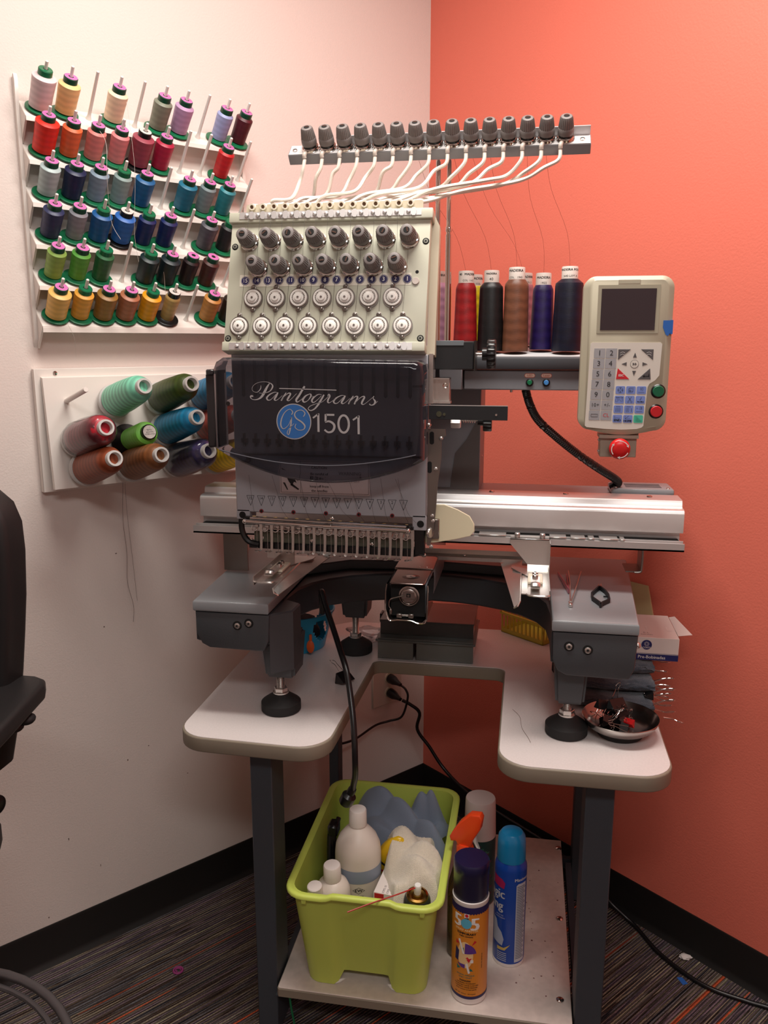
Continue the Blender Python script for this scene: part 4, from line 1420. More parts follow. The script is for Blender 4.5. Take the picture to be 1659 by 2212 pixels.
# --- tinted visor with lettering
visor_m = clear_mat('smoked_acrylic', '#918f96', 0.06, '#3c3c44', 0.25, 1.35)
VX0, VX1 = -0.5640, -0.1790
n = 24
bot = []
for k in range(n + 1):
    t = k / n
    x = VX0 + (VX1 - VX0) * t
    zl = 1.2580 * (1 - t) + 1.2440 * t
    bot.append((x, zl - 0.052 * sin(pi * t) ** 0.8))
zt0 = 1.4235
outline = [(VX0 + 0.0, 1.405), (VX0 + 0.005, 1.4165), (VX0 + 0.018, 1.4235), (VX1 - 0.012, 1.4190), (VX1 - 0.002, 1.4120), (VX1, 1.400)]
front = outline + bot[::-1]
bm = bmesh.new()
YF, YBk = 1.436, 1.512
c = Vector((-0.3715, 0, 1.32))
loops = []
for y, ins, tilt in ((YBk, 0.0, 0), (1.452, 0.0, 0), (1.4425, 0.0025, 0), (1.438, 0.007, 0), (YF, 0.013, 0)):
    lp = []
    for x, z in front:
        # push the outline inwards toward the front so that the visor rolls over at its rim
        ax = 1 if x < c.x else -1
        az = 1 if z < c.z else -1
        fx = min(1.0, abs(x - c.x) / 0.17) ** 3
        fz = min(1.0, abs(z - c.z) / 0.07) ** 2
        lp.append(bm.verts.new((x + ax * ins * fx, y, z + az * ins * fz)))
    loops.append(lp)
N_ = len(front)
for a in range(len(loops) - 1):
    for q in range(N_):
        w = (q + 1) % N_
        bm.faces.new((loops[a][q], loops[a][w], loops[a + 1][w], loops[a + 1][q]))
bm.faces.new(loops[-1])
bmesh.ops.recalc_face_normals(bm, faces=bm.faces[:])
b = B().from_bm(bm)
vis = mpart('visor', b, visor_m, 'smoked transparent visor with silver lettering')
# raised curved rib along the lower part of the visor
b = B()
rib = []
for k in range(17):
    t = k / 16
    x = VX0 + 0.010 + (VX1 - VX0 - 0.022) * t
    rib.append((x, YF - 0.0006, 1.2560 * (1 - t) + 1.2540 * t + 0.0020 - 0.0240 * sin(pi * t) ** 0.9))
b.tube(rib, 0.0012, 6, 3)
mpart('visor_rib', b, mat('smoky_rib', '#55555c', 0.15), parent=vis)
b = B()
b.prism([(-0.5830, 1.392), (-0.5830, 1.262), (-0.5800, 1.258), (-0.5640, 1.260), (-0.5640, 1.398), (-0.5770, 1.398)], 'XZ', 1.455, 1.505, 0.003, 2)
b.box(-0.5800, -0.5640, 1.450, 1.51, 1.392, 1.402, 0.002)
mpart('visor_hinge', b, mat('smoked_dark_plastic', '#2a292c', 0.12), parent=vis)
mpart('rivet', B().lathe([(0.0040, 0), (0.0036, 0.0012)], (-0.5340, YF, 1.3420), (0, -1, 0), 14), m_black, parent=vis)
for z, w in ((1.372, 0.012), (1.242, 0.009)):
    mpart('visor_tab', B().box(-0.208 , -0.190, 1.5080, 1.5120, z - 0.002, z + 0.002), m_black, parent=vis)
silver = mat('silver_print', '#a9a5a6', 0.4)
VL = frame((-0.4905 - 10 * 0.000842, YF - 0.0004, 1.3443 + 60 * 0.000796), (1, 0, 0), (0, 0, 1)) @ Matrix.Diagonal((0.000842 / 5.53, -0.000796 / 5.53, 1, 1))
strokes = [
    [(183, 118, 4), (178, 160, 10), (135, 203, 6), (85, 190, 4), (75, 150, 4), (110, 105, 4), (180, 77, 4), (262, 77, 5), (312, 100, 12), (325, 135, 18), (290, 188, 10), (220, 214, 5), (160, 212, 5)],
    [(295, 85, 6), (260, 135, 22), (225, 200, 30), (190, 255, 26), (150, 286, 16), (100, 296, 8), (62, 285, 8), (52, 258, 16), (70, 250, 20), (84, 258, 12)],
    [(380, 205, 4), (345, 202, 8), (290, 228, 14), (252, 268, 20), (262, 297, 14), (300, 292, 7), (365, 225, 5)],
    [(388, 203, 16), (368, 245, 22), (345, 285, 20), (358, 302, 10), (395, 282, 5), (440, 240, 4)],
    [(488, 205, 10), (455, 255, 18), (425, 305, 14)],
    [(430, 295, 5), (482, 235, 6), (520, 210, 12), (540, 220, 18), (515, 265, 22), (500, 295, 18), (522, 302, 8), (560, 270, 5), (612, 215, 5)],
    [(712, 125, 22), (680, 175, 24), (645, 235, 24), (608, 290, 24), (620, 318, 14), (665, 290, 5), (700, 250, 5)],
    [(772, 218, 5), (725, 240, 16), (688, 285, 24), (702, 318, 16), (745, 300, 6), (780, 255, 16), (786, 225, 16), (765, 215, 5)],
    [(785, 240, 4), (815, 248, 4), (850, 232, 4)],
    [(915, 227, 4), (875, 222, 8), (820, 258, 18), (795, 300, 20), (815, 322, 12), (860, 290, 6), (910, 240, 5)],
    [(942, 225, 16), (905, 290, 22), (868, 350, 22), (825, 400, 16), (780, 420, 12), (750, 402, 9), (772, 368, 8), (840, 338, 6), (920, 312, 5), (1000, 240, 5)],
    [(985, 240, 6), (1000, 222, 18), (1012, 244, 14), (990, 285, 20), (988, 318, 16), (1015, 318, 6), (1075, 270, 4)],
    [(1185, 235, 4), (1150, 232, 8), (1095, 258, 14), (1057, 298, 20), (1067, 327, 14), (1105, 322, 7), (1170, 255, 5)],
    [(1193, 233, 16), (1173, 275, 22), (1150, 315, 20), (1163, 332, 10), (1200, 312, 5), (1250, 265, 4)],
    [(1290, 236, 10), (1258, 285, 18), (1230, 335, 14)],
    [(1235, 325, 5), (1290, 262, 6), (1325, 240, 12), (1340, 252, 18), (1318, 300, 20), (1300, 337, 16)],
    [(1308, 325, 5), (1365, 262, 6), (1405, 240, 12), (1420, 252, 18), (1395, 300, 22), (1388, 328, 18), (1408, 338, 8), (1450, 310, 4), (1520, 248, 4)],
    [(1530, 236, 12), (1522, 262, 8), (1545, 300, 22), (1530, 335, 16), (1495, 345, 9), (1478, 330, 14)],
    [(1545, 328, 5), (1575, 296, 4)],
    [(405, 153, 10), (1090, 168, 10)],
    [(805, 512, 20), (870, 462, 20)], [(870, 455, 26), (870, 683, 26)],
    [(1062, 470, 24), (962, 470, 24)], [(958, 462, 24), (956, 555, 24)],
    [(950, 560, 18), (1000, 550, 24), (1050, 580, 28), (1060, 625, 28), (1035, 672, 26), (985, 685, 22), (942, 655, 22)],
    [(1172 + 62 * cos(a), 580 + 106 * sin(a), 26) for a in [2 * pi * k / 16 for k in range(17)]],
    [(1282, 530, 20), (1348, 482, 20)], [(1348, 474, 26), (1350, 702, 26)],
]
b = B(VL)
for s in strokes:
    b.stroke(s, Matrix.Identity(4), 1.0, 1 if len(s) == 2 else 6)
mpart('lettering', b, silver, parent=vis, smooth=0)
b = B(VL)
b.add([(573 + 212 * cos(2 * pi * q / 48), 560 + 222 * sin(2 * pi * q / 48), 0.0001) for q in range(48)], [tuple(range(48))])
b.mat(1).add([(573 + 200 * cos(2 * pi * q / 48), 560 + 210 * sin(2 * pi * q / 48), 0.0002) for q in range(48)], [tuple(range(48))])
b.mat(0)
for s in ([(548, 475, 12), (562, 440, 12), (525, 408, 8), (465, 450, 9), (425, 530, 14), (415, 610, 16), (448, 652, 9), (510, 600, 6), (545, 505, 6)],
          [(545, 505, 14), (538, 590, 18), (522, 680, 14), (508, 722, 9), (490, 705, 9), (510, 655, 6), (575, 585, 5)],
          [(690, 498, 10), (710, 455, 12), (675, 418, 9), (615, 428, 10), (585, 470, 14), (605, 520, 16), (670, 565, 18), (706, 612, 18), (690, 655, 10), (632, 665, 8), (588, 632, 9), (600, 588, 8)]):
    b.stroke(s, Matrix.Identity(4), 1.0, 6, 0.0004)
mpart('emblem', b, [silver, mat('blue_emblem', '#2c66a8', 0.4)], parent=vis, smooth=0)

# --- cylinder arm with rotary hook
b = B()
b.box(-0.2480, -0.1800, 1.520, 1.90, 0.935, 0.992, 0.004, 2)
cyl = mpart('cylinder_arm', b, m_grey_mid)
b = B()
# thin bent shell: U section around the hook, and needle plate above
sec = [(-0.2535, 1.000), (-0.2560, 0.985), (-0.2560, 0.950), (-0.2500, 0.9300), (-0.2440, 0.9270), (-0.2330, 0.9290), (-0.2060, 0.9290), (-0.1960, 0.9250), (-0.1840, 0.9245), (-0.1760, 0.9330), (-0.1740, 0.985), (-0.1750, 1.000)]
inner = [(x * 0.962 - 0.2148 * 0.038, z * 0.962 + 0.965 * 0.038) for x, z in sec]
vs, fs = [], []
for y in (1.497, 1.60):
    vs += [(x, y, z) for x, z in sec]
    vs += [(x, y, z) for x, z in inner]
k = len(sec)
for q in range(k - 1):
    fs += [(q, q + 1, 2 * k + q + 1, 2 * k + q), (k + q, k + q + 1, 3 * k + q + 1, 3 * k + q), (q, q + 1, k + q + 1, k + q)]
b.add(vs, fs)
b.tube([(x, 1.4965, z) for x, z in sec], 0.0012, 6, 2)
mpart('hook_cover', b, m_chrome, parent=cyl)
b = B().prism([(-0.2480, 1.500), (-0.2440, 1.4965), (-0.1850, 1.4965), (-0.1810, 1.500), (-0.1790, 1.598), (-0.2480, 1.598)], 'XY', 1.0000, 1.0025, 0.0008)
b.prism([(-0.2540, 1.600), (-0.1760, 1.600), (-0.1760, 1.690), (-0.1820, 1.70), (-0.2480, 1.70), (-0.2540, 1.690)], 'XY', 0.9995, 1.0045, 0.001)
npl = mpart('needle_plate', b, mat('steel_needle_plate', '#a08e88', 0.25, 1.0), parent=cyl)
b = B().lathe([(0.017, 1.0026), (0.016, 1.0031)], (-0.2135, 1.545, 0), (0, 0, 1), 28)
b.mat(1).lathe([(0.0095, 1.0032), (0.0090, 1.0034)], (-0.2135, 1.545, 0), (0, 0, 1), 20)
b.mat(2).lathe([(0.0014, 1.0034), (0.0012, 1.0036)], (-0.2135, 1.545, 0), (0, 0, 1), 10)
b.mat(1).lathe([(0.0022, 1.0045), (0.002, 1.005)], (-0.19, 1.612, 0), (0, 0, 1), 10).lathe([(0.0022, 1.0045), (0.002, 1.005)], (-0.205, 1.612, 0), (0, 0, 1), 10)
mpart('stitch_plate', b, [mat('dark_plate3', '#6a5c58', 0.3, 1.0), m_steel, m_hole], parent=cyl)
b = B().box(-0.2480, -0.1820, 1.515, 1.520, 0.932, 0.995)
mpart('hook_housing', b, m_hole, parent=cyl)
HC = (-0.2120, 1.515, 0.974)
b = B()
b.lathe([(0.0200, 0), (0.0200, 0.006), (0.0175, 0.007), (0.0165, 0.004), (0.0150, 0.004), (0.0150, 0.010), (0.0135, 0.011), (0.008, 0.011)], HC, (0, -1, 0), 32)
b.mat(1).prism([(HC[0] - 0.0125, HC[2] - 0.003), (HC[0] + 0.0125, HC[2] - 0.003), (HC[0] + 0.0110, HC[2] + 0.009), (HC[0] + 0.004, HC[2] + 0.0115), (HC[0] - 0.004, HC[2] + 0.0115), (HC[0] - 0.0110, HC[2] + 0.009)], 'XZ', 1.5015, 1.5045)
b.mat(1).prism([(HC[0] - 0.010, HC[2] - 0.004), (HC[0] + 0.010, HC[2] - 0.004), (HC[0] + 0.007, HC[2] - 0.010), (HC[0] - 0.007, HC[2] - 0.010)], 'XZ', 1.5025, 1.5045)
b.mat(2).box(HC[0] - 0.004, HC[0] + 0.004, 1.5005, 1.5016, HC[2] + 0.000, HC[2] + 0.007)
b.mat(0).lathe([(0.0024, 0), (0.0022, 0.001)], (HC[0], 1.5005, HC[2] + 0.0035), (0, -1, 0), 12)
mpart('rotary_hook', b, [mat('hook_steel', '#a59c98', 0.25, 1.0), mat('case_steel', '#9a8f8c', 0.35, 1.0), m_hole], parent=cyl)
b = B().tube([(-0.222, 1.500, 0.9770), (-0.235, 1.500, 0.9730), (-0.247, 1.502, 0.9680), (-0.2500, 1.503, 0.955), (-0.246, 1.503, 0.948)], 0.0012, 6, 4)
b.box(-0.235, -0.225, 1.500, 1.512, 0.9320, 0.9400, 0.001).box(-0.212, -0.202, 1.500, 1.512, 0.9320, 0.9400, 0.001).cyl((-0.226, 1.506, 0.936), (-0.211, 1.506, 0.936), 0.0022)
b.box(-0.2490, -0.2440, 1.500, 1.510, 0.938, 0.948, 0.001)
mpart('hook_trimmer', b, m_steel_d, parent=cyl)

# --- control panel hung at the right
PX0, PX1, PZ0, PZ1, PY = 0.0850, 0.2290, 1.3000, 1.5610, 1.450
PF = frame(((PX0 + PX1) / 2, PY, (PZ0 + PZ1) / 2), (1, 0, 0), (0, 0, 1))
hw, hh = (PX1 - PX0) / 2, (PZ1 - PZ0) / 2


def rounded(w, h, r, n=6, sag=0.0, taper=0.0):
    p = []
    for cx, cy, a0 in ((w - r, h - r, 0), (-w + r, h - r, pi / 2), (-w + r, -h + r, pi), (w - r, -h + r, 1.5 * pi)):
        for k in range(n + 1):
            a = a0 + pi / 2 * k / n
            p.append((cx + r * cos(a), cy + r * sin(a)))
    if sag:
        q = []
        for i, (x, y) in enumerate(p):
            q.append((x, y))
            if i == 3 * n + 2:      # bottom-left end: add the bowed bottom edge
                for k in range(1, 8):
                    t = k / 8
                    q.append((-w + r + (2 * w - 2 * r) * t, -h - sag * sin(pi * t)))
        p = q
    return p


b = B(PF)
bm = bmesh.new()
body = rounded(hw, hh - 0.004, 0.020, 6, 0.008)
body2 = rounded(hw - 0.009, hh - 0.011, 0.012, 6, 0.006)
lps = []
for poly, z in ((body, -0.034), (body, -0.006), (body2, 0.0)):
    lps.append([bm.verts.new((x, y, z)) for x, y in poly])
nn = len(body)
for a in range(2):
    for q in range(nn):
        w = (q + 1) % nn
        bm.faces.new((lps[a][q], lps[a][w], lps[a + 1][w], lps[a + 1][q]))
bm.faces.new(lps[-1])
bm.faces.new(lps[0][::-1])
b.from_bm(bm)
panel = mpart('control_panel', b, mat('panel_beige', '#b9b29c', 0.42), 'beige control panel with screen and keypad')
b = B(PF)
b.box(-0.0490, 0.0495, 0.0345, 0.1120, 0.0, 0.0008)
mpart('screen_bezel', b, mat('bezel_beige', '#aaa38e', 0.45), parent=panel)
b = B(PF).box(-0.0435, 0.0435, 0.0395, 0.1060, 0.0008, 0.0014)
mpart('screen', b, mat('screen_glass', '#3b3034', 0.25), parent=panel)
b = B(PF).box(-0.0175, 0.0175, 0.1130, 0.1200, 0.0, 0.0003).mat(1).box(-0.0165, 0.0165, 0.1140, 0.1190, 0.0003, 0.0005)
mpart('badge_recess', b, [m_cream2, mat('panel_beige', '#b9b29c', 0.42)], parent=panel)
# white keypad membrane: full width above, narrower below
km = [(-0.0605, -0.119), (-0.0575, -0.1215), (-0.030, -0.124), (0.0, -0.1250), (0.025, -0.1235), (0.0325, -0.1210), (0.0355, -0.1180), (0.0385, -0.0540), (0.0410, -0.0480),
      (0.0500, -0.0420), (0.0560, -0.0340), (0.0575, 0.0170), (0.0550, 0.0195), (-0.0550, 0.0195), (-0.0575, 0.0170)]
b = B(PF).prism(km, 'XY', 0.0, 0.0008)
pad = mpart('keypad', b, mat('keypad_white', '#ddd6cc', 0.4), parent=panel)
KG = mat('key_grey', '#a5a4a8', 0.4)
labels = ['1', '2', '3', '4', '5', '6', '7', '8', '9', '0', '10+', '+/-', '', 'CL']
for i, s in enumerate(labels):
    r_, c_ = divmod(i, 2)
    xk = -0.0420 + c_ * 0.0192 - r_ * 0.0006
    yk = 0.0020 - r_ * 0.0172
    b = B(PF @ Matrix.Translation((xk, yk, 0.0008)))
    b.box(-0.0090, 0.0090, -0.0079, 0.0079, 0, 0.0004, 0.0004)
    b.mat(2 if s == 'CL' else 1)
    if s:
        b.text(s, 0.0122 if len(s) == 1 else 0.0088, Matrix.Identity(4), 1.0, 0.0007)
    else:
        b.tube([(-0.0055, -0.0022, 0.0005), (0.0055, -0.0022, 0.0005), (0.0055, 0.0022, 0.0005), (-0.0055, 0.0022, 0.0005), (-0.0055, -0.0022, 0.0005)], 0.0003, 4, 1)
    mpart('key', b, [KG, m_blackp, mat('red_text', '#c83c44', 0.5)], parent=panel)
KB = mat('key_blue', '#7a8ecf', 0.4)
KGn = mat('key_green', '#4cbfa0', 0.4)
for i in range(12):
    r_, c_ = divmod(i, 3)
    xk = 0.0018 + c_ * 0.0170 - r_ * 0.0008 - 0.007
    yk = -0.0585 - r_ * 0.0160
    b = B(PF @ Matrix.Translation((xk, yk, 0.0008)))
    p = rounded(0.0076, 0.0064, 0.0020, 3)
    b.prism(p, 'XY', 0, 0.0005)
    b.mat(1)
    z = 0.0008
    I = Matrix.Translation((0, 0, z))

    def ln(*pts, w=0.00035):
        b.stroke([(x, y, w) for x, y in pts], I, 1.0, 1)

    def circ(cx, cy, r):
        for q in range(12):
            a0, a1 = 2 * pi * q / 12, 2 * pi * (q + 1) / 12
            b.add([(cx + r * cos(a0), cy + r * sin(a0), z), (cx + r * cos(a1), cy + r * sin(a1), z), (cx + (r - .0004) * cos(a1), cy + (r - .0004) * sin(a1), z), (cx + (r - .0004) * cos(a0), cy + (r - .0004) * sin(a0), z)], [(0, 1, 2, 3)])
    if i == 0:
        circ(0, 0, 0.0045)
        for q in range(4):
            b.text('F', 0.0042, I @ Matrix.Rotation(q * pi / 2, 4, 'Z') @ Matrix.Translation((0.0002, 0.0024, 0)), 1, 0, 0.0001)
    elif i == 1:
        for q in range(3):
            d = q * 0.0009
            ln((-0.0040 + d, -0.0040 + d), (0.0022 + d, -0.0040 + d), (0.0022 + d, 0.0024 + d), (-0.0040 + d, 0.0024 + d), (-0.0040 + d, -0.0040 + d), w=.0003)
        b.text('*', 0.008, I @ Matrix.Translation((-0.0008, -0.0025, 0)))
    elif i == 2 or i == 8:
        ln((-0.001 if i == 2 else 0.004, 0.0045), (-0.001 if i == 2 else 0.004, 0.0), w=.0007)
        ln((0.0012, 0.0045), (0.0008, 0.001), (0.0018, -0.0012), (0.0028, 0.001), (0.0024, 0.0045), (0.0012, 0.0045))
        ln((-0.005, -0.0038), (0.005, -0.0038), w=.0005)
        if i == 8:
            ln((-0.005, 0.002), (-0.002, 0.002), w=.0005)
    elif i == 3:
        ln((-0.006, -0.003), (-0.0025, -0.003), (-0.0025, 0.001), (-0.006, 0.001), (-0.006, -0.003))
        ln((-0.0025, -0.001), (0.0, 0.0005), (0.0015, -0.001), (0.003, -0.003), (0.006, -0.002), (0.005, 0.001), (0.0035, -0.001))
        b.text('Frame Cap', 0.0026, I @ Matrix.Translation((0, 0.0036, 0)), 1, 0, 0.0001)
    elif i == 4:
        ln((-0.0025, 0.0048), (0.0018, -0.002), w=.0006)
        ln((0.0025, 0.0048), (-0.0018, -0.002), w=.0006)
        circ(-0.0026, -0.0034, 0.0016)
        circ(0.0026, -0.0034, 0.0016)
    elif i == 5:
        b.text('./', 0.0065, I @ Matrix.Translation((0, 0.0018, 0)), 1, 0, 0.0001)
        b.text('M.ORG', 0.0034, I @ Matrix.Translation((0.0005, -0.0034, 0)), 1, 0, 0.0002)
    elif i in (6, 7):
        for q in range(3 if i == 6 else 2):
            x = -0.0036 + q * 0.0030
            ln((x - 0.0008, 0.002), (x - 0.0008, -0.0035), (x, -0.0045), (x + 0.0008, -0.0035), (x + 0.0008, 0.002), (x - 0.0008, 0.002))
        ln((-0.004, 0.0042), (0.003, 0.0042), w=.0005)
        if i == 7:
            ln((0.0042, 0.002), (0.0042, -0.0042), w=.0006)
    elif i == 9:
        b.text('END', 0.0056, I @ Matrix.Translation((0, -0.0026, 0)), 1, 0, 0.0003)
        ln((-0.0045, 0.0045), (-0.0045, 0.001), w=.0005)
        ln((-0.0035, 0.0015), (0.0045, 0.0015), w=.0003)
    elif i == 10:
        b.text('HOME', 0.0046, I @ Matrix.Translation((0, -0.0036, 0)), 1, 0, 0.0003)
        ln((-0.0045, 0.005), (-0.0045, 0.0), (0.0045, 0.0), w=.0005)
        ln((-0.0045, 0.0), (0.0015, 0.005), w=.0005)
    else:
        for q, h in enumerate((0.009, 0.007, 0.005, 0.003, 0.002)):
            x = -0.0045 + q * 0.002
            ln((x, -0.0042), (x, -0.0042 + h), (x + 0.0018, -0.0042 + h), (x + 0.0018, -0.0042), (x, -0.0042), w=.0003)
    mpart('key', b, [KGn if i == 11 else KB, m_blackp], parent=panel)
KD = mat('key_dark', '#5a5657', 0.4)
tris = [([(-0.0115, 0.0090), (0.0085, 0.0090), (-0.0115, -0.0085)], KD, (-0.0004, -0.0003), 0), ([(0.0115, 0.0090), (-0.0085, 0.0090), (0.0115, -0.0085)], KD, (0.0328, -0.0003), 1),
        ([(-0.0115, -0.0090), (0.0100, -0.0090), (-0.0095, 0.0090)], mat('key_red', '#cf2630', 0.4), (-0.0018, -0.0315), 2), ([(0.0115, -0.0090), (-0.0095, -0.0090), (0.0095, 0.0090)], KD, (0.0310, -0.0315), 3)]
for p, mm, (xk, yk), kind in tris:
    b = B(PF @ Matrix.Translation((xk, yk, 0.0008)))
    b.prism(p, 'XY', 0, 0.0006, 0.0004)
    b.mat(1)
    if kind < 2:
        sgn = -1 if kind == 0 else 1
        for yy in (0.0045, 0.0010):
            b.stroke([(sgn * 0.0045 - 0.004, yy - 0.002, 0.0005), (sgn * 0.0045, yy, 0.0005), (sgn * 0.0045 + 0.004, yy - 0.002, 0.0005)], Matrix.Translation((0, 0, 0.0009)), 1, 5)
    elif kind == 2:
        b.text('ESC', 0.0052, Matrix.Translation((-0.0035, -0.0030, 0.0009)), 1, 0, 0.0002)
    else:
        b.mat(2)
        b.stroke([(0.0080, 0.0000, 0.0012), (0.0080, -0.0045, 0.0012)], Matrix.Translation((0, 0, 0.0009)), 1, 1)
        b.stroke([(0.0085, -0.0040, 0.0012), (0.0000, -0.0040, 0.0012)], Matrix.Translation((0, 0, 0.0009)), 1, 1)
        b.add([(-0.002, -0.004, 0.0009), (0.0012, -0.002, 0.0009), (0.0012, -0.006, 0.0009)], [(0, 1, 2)])
    mpart('key', b, [mm, m_whitep, m_blackp], parent=panel)
cxk, cyk = 0.0152, -0.0155
for dx, dy, rot in ((0, 0.0145, 0), (0, -0.0150, pi), (-0.0165, 0, pi / 2), (0.0165, 0, -pi / 2)):
    b = B(PF @ Matrix.Translation((cxk + dx, cyk + dy, 0.0008)) @ Matrix.Rotation(rot, 4, 'Z'))
    b.prism([(-0.0030, -0.0038), (0.0030, -0.0038), (0, 0.0042)], 'XY', 0, 0.0004)
    mpart('key', b, KD, parent=panel)
b = B(PF @ Matrix.Translation((cxk, cyk, 0.0008)))
b.lathe([(0.0068, 0), (0.0068, 0.0003)], n=28).mat(1).lathe([(0.0062, 0.0003), (0.0062, 0.0005)], n=28)
b.mat(0).prism([(-0.0030, -0.0025), (-0.0030, 0.0025), (0.0002, 0)], 'XY', 0.0005, 0.0008).prism([(0.0004, -0.0025), (0.0004, 0.0025), (0.0036, 0)], 'XY', 0.0005, 0.0008)
mpart('key', b, [KD, mat('keypad_white', '#ddd6cc', 0.4)], parent=panel)
for yk, mm, lab in ((-0.0600, mat('green_push_button', '#0a6040', 0.35), 'green'), (-0.0935, mat('red_push_button', '#c41c24', 0.35), 'red')):
    b = B(PF).lathe([(0.0118, 0), (0.0118, 0.001), (0.0100, 0.0025)], (0.0560 if lab == 'green' else 0.0545, yk, 0), (0, 0, 1), 28)
    b.mat(1).lathe([(0.0094, 0.001), (0.0094, 0.0050), (0.0084, 0.0062)], (0.0560 if lab == 'green' else 0.0545, yk, 0), (0, 0, 1), 28)
    mpart('push_button', b, [m_black, mm], lab + ' round push button', parent=panel)
b = B(PF).prism([(0.0570, 0.055), (0.0568, 0.044), (0.0620, 0.032), (0.0655, 0.030), (0.0695, 0.036), (0.0695, 0.055)], 'XY', 0.0002, 0.0006)
b.box(0.0690, 0.0726, 0.033, 0.0555, -0.008, 0.0005)
mpart('blue_tape', b, mat('blue_tape', '#2462b4', 0.55), 'scrap of blue tape on the edge', parent=panel)
# emergency stop under it
b = B().box(0.1245, 0.1850, 1.462, 1.500, 1.2570, 1.2930, 0.001).box(0.122, 0.187, 1.455, 1.500, 1.290, 1.2955)
es = mpart('stop_box', b, mat('beige_metal', '#a89c8c', 0.4))
b = B().lathe([(0.0100, 0), (0.0100, 0.006), (0.0165, 0.009), (0.0178, 0.013), (0.0172, 0.018), (0.0140, 0.0215), (0.006, 0.0230)], (0.1560, 1.462, 1.2730), (0, -1, 0), 36)
F = frame((0.1560, 1.4399, 1.2730), (1, 0, 0), (0, 0, 1))
b.mat(1)
for q in range(3):
    a0 = 0.5 + q * 2 * pi / 3
    pts = [(0.0140 * cos(a0 + k * 0.2), 0.0140 * sin(a0 + k * 0.2), 0.0014) for k in range(7)]
    b.stroke(pts, F, 1.0, 2, 0.0004)
    a = a0 - 0.05
    b.add([(0.0140 * cos(a - 0.22), 0.0140 * sin(a - 0.22), 0.0004), (0.0118 * cos(a + 0.1), 0.0118 * sin(a + 0.1), 0.0004), (0.0162 * cos(a + 0.1), 0.0162 * sin(a + 0.1), 0.0004)], [(0, 1, 2)], L=F)
mpart('emergency_stop', b, [mat('emergency_red', '#cf1a1c', 0.3), m_whitep], 'red mushroom button with white arrows', parent=es)
for z in (1.266, 1.285):
    mpart('screw', B().ball((0.1240, 1.475, z), 0.0028, 6), m_steel, parent=es)
b = B().box(0.150, 0.190, 1.484, 1.50, 1.29, 1.36)
mpart('panel_mount', b, m_grey_mid)

# ------------------------------------------------------------------ thread cones standing on the machine's shelf
def tall_cone(x, y, z, rb, rt, h, hexc, label, lines, hc=0.0235, rc=0.0165, ang=0.0):
    t = thing('tall_thread_cone', label, 'thread cone', (x, y, z), group='tall thread cones on the machine shelf')
    p0 = (x, y, z)
    part('thread', B().lathe([(rb * 0.98, 0.0), (rb, 0.003), (rb + (rt - rb) * 0.55, h * 0.5), (rt, h - 0.013), (rt * 0.97, h - 0.008), (rc * 1.05, h)], p0, (0, 0, 1), 40), thread_mat(hexc, 0.72, 1.2, 0.8, 3.5), t)
    b = B().lathe([(rc, h - 0.004), (rc, h + hc - 0.002), (rc - 0.001, h + hc), (rc - 0.003, h + hc)], p0, (0, 0, 1), 32)
    b.mat(1).lathe([(rc - 0.0045, h + hc), (rc - 0.005, h + hc + 0.0001)], p0, (0, 0, 1), 20)
    b.mat(2)
    T = Matrix.Translation(p0)
    for k, (s, sz, hy) in enumerate(lines):
        b.wraptext(s, sz, rc + 0.0002, ang, h + hy, T, 1.1, 0.0002 if k == 0 else 0)
    part('core', b, [mat('paper_core', '#ddd4cc', 0.6), m_hole, m_blackp], t)
    return t


def zs(y):
    return 1.4222 + (y - 1.668) * 0.114 + 0.001


tall_cone(-0.1305, 1.725, zs(1.725 + .024), 0.0245, 0.0205, 0.1340, '#8c1418', 'deep red tall cone behind the black knob bracket', [('40   MADEIRA', 0.0060, 0.0165), ('COL 1147', 0.0050, 0.0045)], ang=0.35, rc=0.0155)
tall_cone(-0.0800, 1.728, zs(1.728 + .027), 0.0265, 0.0235, 0.1340, '#111214', 'black tall cone between the red and the brown ones', [('MADEIRA', 0.0050, 0.0165), ('40', 0.0075, 0.0060)], rc=0.0150)
tall_cone(-0.0300, 1.724, zs(1.724 + .026), 0.0260, 0.0235, 0.1395, '#6e4430', 'brown tall cone between the black and the purple ones', [('MADEIRA', 0.0070, 0.0165), ('COL   1945', 0.0054, 0.0035)], rc=0.0160, ang=-0.15)
tall_cone(0.0225, 1.755, zs(1.755 + .024), 0.0240, 0.0205, 0.1270, '#1e1048', 'purple tall cone beside the navy one', [('MADEIRA', 0.0066, 0.0140), ('1922', 0.0058, 0.0035)], rc=0.0155)
tall_cone(0.0725, 1.724, zs(1.724 + .03), 0.0305, 0.0275, 0.1390, '#0c1024', 'large navy tall cone beside the control panel', [('MADEIRA POLY', 0.0060, 0.0170), ('1643 LOT X', 0.0054, 0.0050)], rc=0.0160)
tall_cone(-0.1195, 1.835, zs(1.835 + .02), 0.0235, 0.0215, 0.1230, '#e8e020', 'bright yellow tall cone behind the red and black ones', [('MADEIRA', 0.0070, 0.0150), ('COL', 0.005, 0.004)], ang=0.5, rc=0.0155)
tall_cone(-0.0150, 1.835, zs(1.835 + .02), 0.0225, 0.0205, 0.1250, '#b4808c', 'dusty pink tall cone behind the brown one', [('MADEIRA', 0.0066, 0.0150), ('COL 2', 0.005, 0.004)], ang=0.5, rc=0.0155)
tall_cone(-0.1930, 1.800, zs(1.800 + .02), 0.0260, 0.0235, 0.1320, '#c8a0c0', 'pale lilac tall cone behind the chrome poles', [('MADEIRA', 0.0066, 0.0150)], rc=0.0155)
